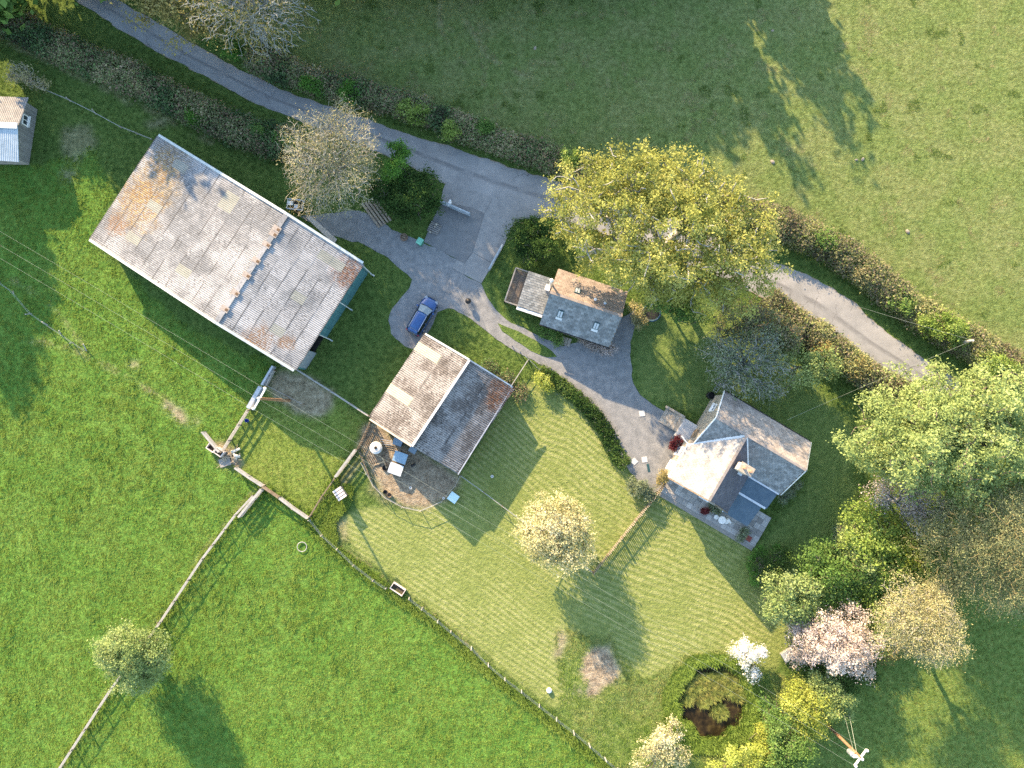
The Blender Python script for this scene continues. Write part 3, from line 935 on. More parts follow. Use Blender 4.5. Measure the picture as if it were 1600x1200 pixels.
L_RED = leaf_mat("red_leaf", [(0, (.045, .014, .016)), (.5, (.10, .024, .026)), (1, (.17, .045, .045))], .25)

def hedge(name, label, px, wd, ht, n, mat, seed, leaf=.17, group=None, clump=.35, gapk=.0):
    r = np.random.default_rng(seed)
    pw = resample(P2(px), 400)
    seg = np.hypot(*np.diff(pw, axis=0).T)
    Lh = seg.sum()
    d = np.gradient(pw, axis=0)
    d /= np.hypot(d[:, 0], d[:, 1])[:, None]
    nr = np.stack([-d[:, 1], d[:, 0]], 1)
    nc = n // 14
    s = r.random(nc) * 399
    i = s.astype(int)
    q = pw[i] + d[i] * (s - i)[:, None] * Lh / 399
    m = .72 + .5 * fbm(q[:, 0], q[:, 1], 2.6, seed)
    mh = .6 + .75 * fbm(q[:, 0], q[:, 1], 2.0, seed + 5)
    a = r.random(nc) * math.pi
    rad = .62 + .42 * r.random(nc) ** .6
    off = np.cos(a) * wd / 2 * m * rad
    z = ht * mh * (.22 + .78 * np.sin(a) ** .8 * rad)
    c = np.stack([q[:, 0] + nr[i, 0] * off, q[:, 1] + nr[i, 1] * off, z], 1)
    out = np.stack([nr[i, 0] * np.cos(a), nr[i, 1] * np.cos(a), np.sin(a)], 1)
    ci = np.repeat(np.arange(nc), 14)
    N_ = len(ci)
    p = c[ci] + r.normal(size=(N_, 3)) * clump * .6
    p[:, 2] = np.maximum(p[:, 2], .06)
    bush = vnoise(c[:, 0], c[:, 1], 1.9, seed + 2) * .72 + fbm(c[:, 0], c[:, 1], 5.5, seed + 8) * .28
    tint = np.clip((bush[ci] - .5) * 1.25 + .5 + r.normal(size=N_) * .13, 0, 1)
    vs, fs = leaf_arrays(p, out[ci] * .5 + r.normal(size=(N_, 3)) * .8 + np.array([0, 0, .5]), leaf, r)
    mid = pw[200]
    root = empty(name, (mid[0], mid[1], 0), label, "hedge", group)
    o0 = np.array([mid[0], mid[1], 0])
    link("foliage", raw_mesh("foliage", vs - o0, fs, mat, dict(tint=np.repeat(tint, 4))), root)
    # the woody inside: many upright stems with side twigs
    ns = int(Lh * 7)
    s = r.random(ns) * 399
    i = s.astype(int)
    b = pw[i] + nr[i] * ((r.random(ns) - .5) * wd * .6)[:, None]
    lean = r.normal(size=(ns, 2)) * .35
    A = np.stack([b[:, 0], b[:, 1], np.zeros(ns)], 1)
    B = np.stack([b[:, 0] + lean[:, 0], b[:, 1] + lean[:, 1], ht * (.55 + .5 * r.random(ns))], 1)
    v, f, _ = wood_arrays(np.vstack([A, B]), np.concatenate([np.full(ns, -1), np.arange(ns)]), .022, r, sides=3)
    tag(link("stems", raw_mesh("stems", v - o0, f, BARK_GREY if seed % 2 else BARK), root), kind="stuff")
    return root

hedge("hedge", "long mixed green and brown hedge along the upper edge of the lane beside the pasture",
      [(395, 95), (470, 125), (560, 150), (640, 172), (720, 203), (800, 233), (890, 262), (960, 285)], 3.0, 2.0, 60000, L_HEDGE, 101)
hedge("hedge", "dark tangled hedge between the lane verge and the grass track behind the big barn",
      [(-60, -2), (0, 28), (60, 60), (110, 85), (200, 122), (290, 168), (380, 210), (462, 232)], 3.5, 2.2, 60000, L_HEDGE, 102)
hedge("hedge", "sunlit brown and green hedge between the lane bend and the bright pasture",
      [(1120, 325), (1180, 340), (1225, 358), (1300, 392), (1365, 440), (1420, 485), (1480, 522), (1545, 560), (1620, 605), (1720, 680)], 3.6, 2.1, 70000, L_HEDGEB, 103)
hedge("hedge", "budding brownish hedge on the garden side of the sunlit lane",
      [(1190, 470), (1235, 505), (1275, 530), (1320, 565), (1365, 598), (1420, 625)], 3.3, 1.9, 36000, L_HEDGEB, 104)
hedge("flower_bed_hedge", "low dark row of shrubs between the gravel drive and the striped lawn",
      [(842, 580), (870, 597), (900, 620), (925, 645), (945, 672), (958, 700), (975, 728)], 1.5, .75, 15000, L_DARK, 105, leaf=.13, clump=.22)

# --- trees seen in the photograph
plant("oak_tree", "huge oak with yellow green spring leaves leaning over the lane above the cottage", "tree",
      [(925, 300, 8.5, 4.2, 3.4, 3.2), (1000, 295, 10.5, 4.6, 3.6, 3.4), (1060, 300, 10, 3.8, 3.4, 3.2), (960, 350, 10.5, 4.8, 3.8, 3.6), (1045, 365, 12, 5.2, 4.2, 3.6), (1110, 330, 9.5, 4.0, 3.2, 3.0),
       (1150, 370, 9, 4.0, 3.4, 3.0), (1110, 410, 10, 4.4, 3.6, 3.2), (1165, 425, 8, 3.2, 2.8, 2.6), (1000, 410, 8.5, 4.0, 3.0, 2.8), (1060, 440, 8, 4.0, 2.8, 2.6), (905, 380, 6.5, 3.0, 2.2, 2.2), (945, 405, 6.5, 2.4, 1.9, 2.0), (1110, 465, 7, 3.2, 2.2, 2.2), (885, 330, 7, 2.4, 2.0, 2.0)],
      L_OAK, 1100, 68, .21, .32, 11, base=tuple(P(1030, 400)[:2]), tips=420, r0=.05, lo=.62, bark=BARK_GREY)
plant("bare_tree", "bare spreading tree with pale twigs and yellow buds beside the lane and the big barn", "tree",
      [(520, 262, 5.6, 4.2, 4.1, 4.4), (498, 245, 6.8, 3.0, 3.0, 3.0), (540, 228, 6.8, 3.1, 3.2, 3.0), (556, 275, 5.4, 2.6, 3.0, 3.0), (503, 292, 5.0, 2.9, 2.5, 2.6), (532, 192, 6.2, 1.3, 1.8, 1.8)],
      L_BUD, 1100, 17, .10, .30, 12, bark=BARK_PALE, base=tuple(P(530, 268)[:2]), r0=.019, twigs=3600, lo=.72, crown_name="twig_buds", lumps=.75, rmax=.32)
plant("bare_tree", "large grey branched leafless ash at the top edge beside the lane", "tree",
      [(395, 30, 9.5, 5.0, 4.0, 4.2), (350, 8, 10.5, 4.4, 4, 4), (430, 25, 9, 3.4, 4.2, 3.6), (370, -40, 11, 5.5, 5, 4.5)],
      L_OLIVE, 700, 14, .14, .35, 13, bark=BARK_ASH, base=tuple(P(415, 72)[:2]), r0=.022, twigs=3000, lo=.7, crown_name="twig_buds", lumps=.75, rmax=.42)
plant("ivy_tree", "olive green ivy clad tree at the top edge beside the grey leafless ash", "tree",
      [(275, 8, 8, 3.4, 2.8, 3), (235, -14, 8.5, 3.4, 3, 3), (330, 40, 5, 2.2, 1.8, 2)], L_OLIVE, 160, 55, .24, .45, 14, base=tuple(P(290, 25)[:2]))
plant("blossom_tree", "round cream coloured blossoming tree at the lawn corner of the picket fence", "tree",
      [(868, 832, 3.4, 3.5, 3.4, 2.9), (850, 818, 4.2, 2.3, 2.3, 2.2), (886, 842, 4.0, 2.4, 2.4, 2.2), (876, 808, 3.6, 2.3, 2.0, 2.0), (850, 855, 3.2, 2.0, 2.0, 1.8)],
      L_CREAM, 760, 36, .16, .24, 15, tips=220, r0=.025, low=-.2, lo=.8, lumps=6)
plant("round_tree", "lone round pale green tree standing on the meadow fence line", "tree",
      [(212, 1022, 3.5, 3.2, 3.0, 3.2), (200, 1012, 4.2, 2.2, 2.2, 2.2), (226, 1032, 3.6, 2.3, 2.2, 2.4), (218, 1046, 2.6, 2.3, 1.9, 2.0)],
      L_PALE, 720, 42, .16, .25, 16, base=tuple(P(228, 1020)[:2]), tips=160, low=-.5, lo=.8, lumps=6)
plant("broadleaf_tree", "very large fresh green tree at the right edge below the lane bend", "tree",
      [(1450, 660, 9.5, 5.2, 4.4, 3.8), (1400, 680, 8.5, 4.4, 3.8, 3.2), (1500, 640, 10.5, 5.0, 4.0, 3.6), (1480, 700, 11.5, 5.2, 4.4, 3.6), (1540, 690, 10, 4.6, 4.2, 3.4), (1390, 640, 7.2, 3.2, 2.6, 2.6), (1440, 720, 8, 4.2, 3.2, 2.8), (1360, 680, 6, 2.4, 2.4, 2.2), (1560, 630, 8.5, 3.8, 3.0, 2.8), (1465, 605, 7.5, 3.6, 2.4, 2.6), (1500, 750, 8, 3.6, 2.4, 2.4), (1390, 720, 6, 3, 2.4, 2.2)],
      L_ASHG, 1150, 68, .21, .33, 17, base=tuple(P(1440, 680)[:2]), tips=360, r0=.045)
plant("budding_tree", "wide olive brown budding tree at the right edge below the fresh green tree", "tree",
      [(1540, 860, 8, 5.2, 4.8, 4.2), (1500, 840, 8, 4.0, 4.0, 3.4), (1580, 840, 9, 5, 4.6, 4), (1560, 900, 7, 4.2, 3.2, 3.2), (1475, 820, 6, 2.6, 2.2, 2.2), (1600, 790, 8, 4, 3, 3)],
      L_WILLOW, 2000, 34, .11, .42, 18, bark=BARK_OLIVE, base=tuple(P(1530, 840)[:2]), r0=.024, twigs=2600, crown_name="twig_buds", lumps=.75, rmax=.35)
plant("budding_tree", "straw coloured budding tree at the tip of the tree belt above the shaded field", "tree",
      [(1425, 970, 7.4, 3.8, 3.2, 2.2), (1405, 985, 7.2, 2.8, 2.5, 1.9), (1450, 985, 7.0, 2.7, 2.4, 1.9), (1440, 945, 7.0, 2.4, 2.2, 1.8)],
      L_STRAW, 1300, 28, .11, .32, 19, bark=BARK_PALE, base=tuple(P(1405, 945)[:2]), r0=.02, twigs=1800, crown_name="twig_buds", lumps=.75, rmax=.28)
plant("cherry_tree", "pink blossoming cherry tree at the lower corner of the tree belt", "tree",
      [(1310, 1000, 3.6, 3.0, 2.8, 2.1), (1335, 1005, 4.0, 2.2, 2.4, 2.0), (1290, 975, 4.0, 2.0, 2.0, 1.8), (1330, 965, 3.4, 1.6, 1.5, 1.5), (1340, 1035, 3.2, 1.6, 1.4, 1.4)],
      L_PINK, 460, 40, .15, .24, 20, tips=240, r0=.02, lo=.75)
plant("cherry_tree", "smaller mauve grey blossom tree left of the pink cherry", "tree",
      [(1255, 1000, 3.2, 2.0, 2.2, 1.9), (1262, 980, 3.0, 1.4, 1.4, 1.4), (1245, 1018, 2.8, 1.4, 1.2, 1.3)],
      L_MAUVE, 200, 34, .14, .24, 21, tips=110, r0=.02)
plant("garden_tree", "pale green leafy tree left of the tree belt nearest the striped lawn", "tree",
      [(1235, 930, 3.6, 2.4, 2.2, 2.0), (1220, 945, 3.2, 1.8, 1.6, 1.6), (1255, 950, 3.4, 1.8, 1.6, 1.6), (1240, 910, 3.4, 1.6, 1.4, 1.5)],
      L_PALE, 200, 44, .20, .32, 22, tips=90)
plant("garden_tree", "mid green leafy tree in the tree belt beside the pale green one", "tree",
      [(1295, 895, 3.0, 2.7, 2.7, 1.9), (1275, 880, 2.9, 2.1, 2.0, 1.6), (1310, 920, 2.8, 2.3, 1.9, 1.6), (1290, 865, 2.6, 1.9, 1.5, 1.4)],
      L_MID, 240, 48, .20, .34, 23, tips=100)
plant("garden_tree", "lime green tree in the tree belt below the largest green tree", "tree",
      [(1360, 830, 3.8, 2.4, 2.8, 2.0), (1350, 800, 3.6, 2.0, 2.2, 1.8), (1375, 870, 3.4, 2.6, 2.2, 1.8), (1390, 895, 3.0, 2.6, 1.8, 1.6), (1355, 890, 2.8, 2.2, 1.8, 1.6)],
      L_LIME, 300, 48, .21, .36, 24, tips=140)
plant("garden_tree", "pale fresh tree filling the gap between lime tree and mauve grey blossom", "tree",
      [(1345, 880, 3.0, 1.9, 1.9, 1.7), (1330, 905, 2.6, 1.5, 1.4, 1.4), (1325, 850, 2.6, 1.4, 1.4, 1.4)], L_PALE, 200, 44, .18, .3, 60, tips=80)
plant("garden_tree", "yellow green tree in the middle of the tree belt against the olive brown one", "tree",
      [(1410, 850, 3.4, 2.1, 1.9, 1.8), (1425, 880, 3.0, 1.8, 1.6, 1.6), (1400, 820, 3.4, 1.6, 1.5, 1.5)], L_YEL, 220, 44, .18, .3, 61, tips=80)
plant("garden_tree", "pale grey green bush at the top of the tree belt beside the garden lawn", "tree",
      [(1318, 838, 2.0, 1.2, 1.4, 1.3), (1312, 862, 1.6, 1.0, 1.1, 1.1)], L_GREY, 110, 40, .16, .26, 62, tips=50)
plant("shrub", "bright yellow green bush on the pond's right bank", "shrub",
      [(1195, 1150, 1.2, 1.3, 1.3, 1.0), (1180, 1165, 1.0, 1.1, .9, .8), (1205, 1170, 1.4, 1.3, 1.1, 1.0)], L_YEL, 170, 42, .15, .24, 63, tips=50, wood_name="stems", crown_name="foliage")
plant("garden_tree", "grey lilac blossoming bush tree between the large green tree and the lime tree", "tree",
      [(1400, 775, 4.2, 2.6, 2.0, 1.9), (1440, 785, 4.2, 2.6, 2.2, 2), (1425, 810, 3.6, 2.2, 1.8, 1.8), (1370, 768, 3.4, 1.8, 1.4, 1.6)],
      L_MAUVE, 300, 26, .14, .34, 25, bark=BARK_GREY, twigs=700, r0=.02)
plant("garden_tree", "green leafy tree behind the straw coloured one in the tree belt", "tree",
      [(1370, 935, 2.0, 2.2, 2.2, 1.3), (1365, 965, 1.8, 1.9, 2.2, 1.2), (1372, 1000, 1.4, 1.6, 2, 1.0), (1400, 925, 2.2, 2.0, 1.6, 1.3)],
      L_LIME, 190, 44, .2, .32, 26, tips=90)
plant("garden_tree", "amber brown shrub tree under the straw coloured tree", "tree",
      [(1385, 1010, 1.4, 1.5, 1.4, 1.0), (1475, 905, 2.6, 1.8, 1.4, 1.4)], L_AMBER, 90, 40, .17, .3, 27, tips=50)
plant("garden_tree", "dark green shrub mass below the budding olive tree beside the tree belt", "tree",
      [(1450, 880, 2.6, 2.6, 2.2, 1.8), (1420, 900, 2.6, 2.0, 1.8, 1.6), (1465, 845, 3.2, 2.2, 1.8, 1.8), (1450, 810, 3, 2, 1.6, 1.6), (1500, 790, 3.5, 2.4, 1.6, 1.8)], L_MID, 220, 44, .2, .36, 28, tips=80)
plant("garden_tree", "bright yellow green tree at the right edge between the two largest trees", "tree",
      [(1585, 745, 5.2, 2.6, 2.4, 2.2), (1560, 755, 4.6, 1.9, 1.6, 1.6), (1610, 720, 5, 2.4, 2.2, 2)], L_LIME, 170, 48, .2, .34, 29, tips=70)
plant("garden_tree", "brown twiggy shrub at the right edge under the bright yellow green tree", "tree",
      [(1535, 742, 3.6, 1.9, 1.4, 1.6), (1580, 790, 4, 2.4, 1.6, 1.8), (1520, 770, 3, 1.8, 1.4, 1.4)], L_OLIVE, 160, 20, .15, .34, 30, bark=BARK_PALE, twigs=500, r0=.022)
plant("apple_tree", "lichen grey apple tree with sparse leaves in front of the farmhouse", "tree",
      [(1165, 565, 4.0, 3.6, 3.0, 2.2), (1130, 560, 3.8, 2.6, 2.4, 1.9), (1200, 585, 3.8, 2.4, 2.2, 1.8), (1180, 535, 3.8, 2.4, 1.9, 1.8), (1140, 590, 3.4, 2.0, 1.8, 1.6), (1205, 610, 3.2, 1.6, 1.3, 1.3)],
      L_GREY, 700, 14, .15, .33, 31, bark=BARK_GREY, twigs=1300, r0=.024, rmax=.25)
plant("garden_tree", "green tree on the garden side of the lane between oak and apple tree", "tree",
      [(1180, 505, 3.8, 2.6, 1.9, 1.9), (1150, 495, 3.6, 2.2, 1.6, 1.8), (1220, 530, 3.0, 2.0, 1.8, 1.6)], L_HEDGEB, 180, 46, .19, .34, 32, tips=90)
plant("garden_tree", "fresh green bush standing against the budding hedge above the farmhouse", "tree",
      [(1250, 570, 2.6, 1.9, 1.6, 1.5), (1285, 575, 2.6, 1.8, 1.5, 1.5), (1230, 555, 2.6, 1.5, 1.3, 1.3), (1225, 600, 2.6, 1.6, 1.3, 1.4)], L_ASHG, 160, 44, .18, .30, 33, tips=70)
plant("garden_tree", "green bush under the oak beside the trampoline", "tree",
      [(1060, 480, 2.8, 2.0, 1.4, 1.5), (1030, 470, 3.4, 2.0, 1.3, 1.5), (1085, 490, 2.4, 1.4, 1.2, 1.2)], L_MID, 120, 44, .2, .30, 34, tips=60)
plant("blossom_shrub", "small white flowering shrub on the lawn above the pond", "shrub",
      [(1158, 1008, 1.7, .9, .9, .9), (1170, 1030, 1.6, 1.0, 1.2, .9), (1185, 1018, 1.4, .8, .7, .7), (1148, 1020, 1.2, .7, .8, .6), (1177, 1052, 1.0, .6, .9, .6)], L_WHITE, 170, 26, .13, .20, 35, tips=70, r0=.018, wood_name="stems", crown_name="foliage")
plant("shrub", "vivid green small tree beside the lane right of the bare tree", "shrub",
      [(622, 262, 3.2, 1.3, 1.3, 1.9), (626, 240, 3.4, .9, 1.1, 1.5), (615, 275, 2.4, 1.1, 1.0, 1.3)], L_VIVID, 150, 42, .15, .22, 36, tips=60, wood_name="stems", crown_name="foliage")
plant("shrub", "dark evergreen bush at the corner of the concrete yard and lane", "shrub",
      [(655, 300, 2.4, 2.3, 2.2, 1.9), (668, 315, 2.0, 1.6, 1.7, 1.6), (640, 318, 1.8, 1.6, 1.4, 1.4), (648, 280, 2.2, 1.5, 1.3, 1.4)], L_DARK, 260, 46, .16, .28, 37, tips=80, wood_name="stems", crown_name="foliage")
plant("shrub", "dark green shrub behind the stacked logs", "shrub",
      [(618, 312, 1.8, 1.7, 1.4, 1.3), (600, 298, 2.0, 1.5, 1.3, 1.3), (632, 335, 1.2, 1.2, 1.0, 1.0)], L_DARK, 150, 44, .16, .28, 38, tips=60, wood_name="stems", crown_name="foliage")
plant("shrub", "broad clipped dark shrub between the concrete yard and the cottage deck", "shrub",
      [(828, 372, 1.6, 2.3, 1.9, 1.3), (810, 365, 1.5, 1.5, 1.6, 1.2), (850, 380, 1.5, 1.7, 1.7, 1.3), (835, 400, 1.3, 1.7, 1.2, 1.1), (860, 360, 1.4, 1.3, 1.2, 1.1)], L_DARK, 380, 46, .14, .22, 39, tips=80, wood_name="stems", crown_name="foliage", lo=.85)
plant("shrub", "yellow green bush in the hedge beside the lane pole", "shrub",
      [(1475, 512, 1.9, 2.0, 1.6, 1.5), (1455, 505, 1.6, 1.4, 1.3, 1.2), (1498, 522, 1.6, 1.3, 1.2, 1.1)], L_LIME, 170, 44, .16, .26, 40, tips=60, wood_name="stems", crown_name="foliage")
plant("shrub", "yellow green bush in the hedge at the far right edge", "shrub",
      [(1545, 565, 1.8, 1.5, 1.3, 1.3), (1560, 575, 1.6, 1.2, 1.1, 1.1)], L_LIME, 100, 44, .16, .26, 41, tips=40, wood_name="stems", crown_name="foliage")
plant("shrub", "brilliant yellow bush at the bottom edge below the pond", "shrub",
      [(1160, 1190, 2.0, 2.6, 1.6, 1.6), (1185, 1180, 1.8, 1.7, 1.3, 1.4), (1130, 1198, 1.6, 1.7, 1.3, 1.2), (1160, 1225, 2, 2.8, 1.8, 1.6)], L_GOLD, 260, 50, .16, .28, 42, tips=70, wood_name="stems", crown_name="foliage")
plant("shrub", "deep green bushes between the pond and the yellow bush", "shrub",
      [(1215, 1130, 2.2, 1.9, 1.9, 1.7), (1235, 1160, 2.4, 2.1, 2.0, 1.8), (1205, 1105, 1.8, 1.4, 1.4, 1.3), (1230, 1190, 2.2, 2, 1.8, 1.6)], L_MID, 260, 46, .17, .3, 43, tips=80, wood_name="stems", crown_name="foliage")
plant("shrub", "golden green bush left of the tilted orange brown pole", "shrub",
      [(1262, 1110, 2.8, 2.1, 2.1, 1.8), (1245, 1085, 2.6, 1.6, 1.6, 1.5), (1255, 1130, 2.4, 1.5, 1.3, 1.3)], L_YEL, 260, 46, .17, .30, 44, tips=70, wood_name="stems", crown_name="foliage", upb=.7)
plant("shrub", "fresh green bush right of the golden one above the tilted pole", "shrub",
      [(1295, 1085, 2.8, 1.9, 1.7, 1.6), (1315, 1100, 2.2, 1.3, 1.2, 1.2), (1280, 1062, 2.4, 1.5, 1.3, 1.4)], L_ASHG, 190, 46, .17, .28, 45, tips=70, wood_name="stems", crown_name="foliage")
plant("shrub", "dark green thicket under the pink cherry", "shrub",
      [(1320, 1055, 1.7, 1.8, 1.3, 1.3), (1355, 1050, 1.5, 1.5, 1.1, 1.1), (1265, 1045, 1.5, 1.6, 1.1, 1.1), (1295, 1040, 1.6, 1.6, 1.1, 1.1)], L_DARK, 190, 44, .16, .28, 46, tips=60, wood_name="stems", crown_name="foliage")
plant("shrub", "pale flowering shrub at the bottom edge left of the pond", "shrub",
      [(1030, 1165, 1.7, 2.0, 1.7, 1.3), (1045, 1145, 1.5, 1.4, 1.2, 1.0), (1018, 1190, 1.5, 1.7, 1.4, 1.1), (1060, 1180, 1.2, 1.2, 1.2, .9)], L_CREAM, 210, 34, .14, .27, 47, tips=80, wood_name="stems", crown_name="foliage")
plant("shrub", "dark purple brown bush with green skirt at the garden corner below the house", "shrub",
      [(1190, 885, 1.1, 1.1, 1.4, .9), (1205, 895, 1.0, 1.2, 1.0, .8), (1220, 872, 1.2, 1.1, 1.0, .9)], L_DARK, 150, 40, .13, .22, 48, tips=60, wood_name="stems", crown_name="foliage")
plant("shrub", "low bright green edging bush around the dark purple brown one", "shrub",
      [(1176, 880, .5, .6, 1.2, .45), (1188, 862, .5, .8, .6, .45), (1182, 905, .5, .7, .7, .4), (1215, 862, .6, .7, .5, .5)], L_VIVID, 110, 34, .12, .2, 49, tips=30, wood_name="stems", crown_name="foliage")
plant("shrub", "small yellow flowering bush at the head of the drive side shrub row", "shrub",
      [(850, 597, .8, .85, .8, .6), (843, 590, .7, .5, .5, .45), (857, 605, .7, .5, .5, .45)], L_GOLD, 70, 36, .13, .16, 50, tips=25, wood_name="stems", crown_name="foliage")
plant("shrub", "small dark red bush beside the farmhouse doorway", "shrub",
      [(1058, 692, .8, .7, .7, .6), (1055, 700, .6, .5, .5, .45)], L_RED, 60, 36, .12, .15, 51, tips=25, wood_name="stems", crown_name="foliage")
plant("shrub", "green and straw rounded shrubs at the drive end of the picket fence", "shrub",
      [(1000, 762, .9, 1.1, .9, .7), (1013, 772, .8, .8, .7, .6), (990, 752, .6, .7, .6, .5)], L_GREY, 120, 36, .13, .2, 52, tips=40, wood_name="stems", crown_name="foliage")
plant("shrub", "straw coloured climber on the corner of the farmhouse by the picket fence", "shrub",
      [(1036, 742, 1.2, .55, .6, .9), (1030, 752, .7, .5, .5, .5)], L_AMBER, 60, 30, .12, .16, 53, tips=25, wood_name="stems", crown_name="foliage")
plant("shrub", "pale flowering climber along the shaded gable side of the farmhouse", "shrub",
      [(1234, 765, 1.2, .6, .6, 1.0), (1222, 776, 1.0, .5, .6, .8), (1246, 755, 1.0, .5, .5, .8)], L_GREY, 70, 30, .12, .2, 54, tips=30, wood_name="stems", crown_name="foliage")
plant("shrub", "brown leaf litter covered shrub between the cottage end and the trampoline", "shrub",
      [(995, 488, .7, .8, 1.1, .5), (1000, 503, .6, .6, .8, .4)], L_BUD, 90, 34, .13, .2, 55, tips=30, wood_name="stems", crown_name="foliage")
plant("shrub", "pinkish border plants under the cottage eaves on the blue gravel", "shrub",
      [(915, 532, .35, .9, .5, .3), (930, 541, .35, .9, .5, .3), (945, 547, .35, .8, .45, .3), (958, 545, .3, .5, .4, .3)], L_MAUVE, 130, 30, .11, .17, 56, tips=30, wood_name="stems", crown_name="foliage")
plant("shrub", "small dark green shrubs at the front corner of the cottage", "shrub",
      [(858, 520, .5, .8, .6, .45), (872, 530, .4, .7, .6, .35), (845, 512, .6, .8, .6, .45)], L_MID, 100, 34, .13, .2, 57, tips=30, wood_name="stems", crown_name="foliage")
plant("shrub", "bare straw coloured bush on the fence line above the wooden shed", "shrub",
      [(32, 112, 1.5, 1.4, 1.1, 1.1), (50, 128, 1.1, 1.1, .8, .8), (68, 135, .7, .8, .5, .5)], L_BUD, 130, 14, .12, .25, 58, bark=BARK_PALE, twigs=420, r0=.02, wood_name="stems", crown_name="foliage")
plant("shrub", "brown nettle and bramble strip beside the small barn's far end", "shrub",
      [(765, 575, .5, 1.2, .6, .4), (790, 590, .5, 1.0, .6, .4), (812, 612, .4, .8, 1.0, .35)], L_HEDGE, 150, 34, .13, .24, 59, tips=40, wood_name="stems", crown_name="foliage")
for (a, b, rr, lab, mt) in [(490, 132, 1.1, "small vivid green bush in the lane hedge left of the bare tree's top", L_VIVID), (545, 150, 1.25, "vivid green double bush in the lane hedge just above the bare tree", L_VIVID),
                            (648, 175, 1.3, "light green bush in the lane hedge right of the bare tree", L_LIME), (705, 205, 1.0, "light green low bush on the road side of the lane hedge", L_LIME),
                            (888, 255, 1.2, "yellowish bush where the lane hedge meets the oak", L_LIME), (755, 200, .9, "small mid green bush midway along the lane hedge", L_MID),
                            (352, 62, 1.1, "mid green bush under the leafless ash by the lane", L_MID), (365, 80, .9, "vivid green low bush under the leafless ash by the lane", L_VIVID)]:
    plant("shrub", lab, "shrub", [(a, b, 1.5, rr, rr * .8, rr * .9), (a + 8, b + 5, 1.3, rr * .7, rr * .6, rr * .7)], mt, 70, 38, .16, .22, 300 + a, tips=25, wood_name="stems", crown_name="foliage")
for (a, b, rr, lab, mt) in [(305, 182, 1.0, "bright green patch of bush in the hedge nearest the big barn's top corner", L_VIVID), (405, 206, .9, "green bush near the lower end of the hedge behind the big barn", L_MID),
                            (218, 132, 1.2, "rust brown bush midway along the hedge behind the big barn", L_BUD), (448, 222, 1.0, "bright green bush at the end of the hedge beside the bare tree", L_VIVID)]:
    plant("shrub", lab, "shrub", [(a, b, 1.6, rr, rr * .8, rr * .8), (a + 8, b + 5, 1.4, rr * .7, rr * .6, rr * .6)], mt, 70, 34, .16, .24, 500 + a, tips=25, wood_name="stems", crown_name="foliage")
for (a, b, rr, lab, mt) in [(1290, 375, 1.3, "green bush at the upper end of the sunlit hedge beyond the oak", L_MID), (1405, 470, 1.3, "dark green bush midway along the sunlit hedge by the lane bend", L_MID),
                            (1350, 430, 1.0, "brown budding bush in the sunlit hedge by the lane bend", L_BUD), (1340, 575, 1.2, "amber bush in the budding garden hedge by the lane", L_AMBER), (1285, 545, 1.0, "amber bush at the start of the budding garden hedge", L_AMBER)]:
    plant("shrub", lab, "shrub", [(a, b, 1.5, rr, rr * .8, rr * .8), (a + 8, b + 5, 1.3, rr * .7, rr * .6, rr * .6)], mt, 70, 34, .16, .24, 700 + a, tips=25, wood_name="stems", crown_name="foliage")

# --- the wood beyond the picture's upper left, whose long shade lies over the lane, yard and pasture
def far_tree(px, py, h, rad, seed, conic=False):
    g = P(px, py, 0)
    if conic:
        lb = [(g.x, g.y, h * (.2 + .2 * k), rad * (1 - .21 * k), rad * (1 - .21 * k), h * .17) for k in range(5)]
    else:
        q = np.random.default_rng(seed)
        lb = [(g.x, g.y, h * .54, rad, rad, h * .46)] + [(g.x + rad * .6 * math.cos(t), g.y + rad * .6 * math.sin(t), h * (.45 + .25 * q.random()), rad * .6, rad * .6, h * .22) for t in q.random(4) * 6.28]
    plant("woodland_tree", "tall dense woodland tree beyond the lane, outside the picture's edge", "tree", lb, L_MID if not conic else L_DARK, 170, 22, .84, .8, seed,
          group="woodland trees beyond the lane", tips=40, r0=.06, lumps=0, world=True, low=-.8, base=(g.x, g.y), lo=.5)
for k, (a, b, h, rad, cn) in enumerate(FAR):
    far_tree(a, b, h, rad, 900 + k, cn)
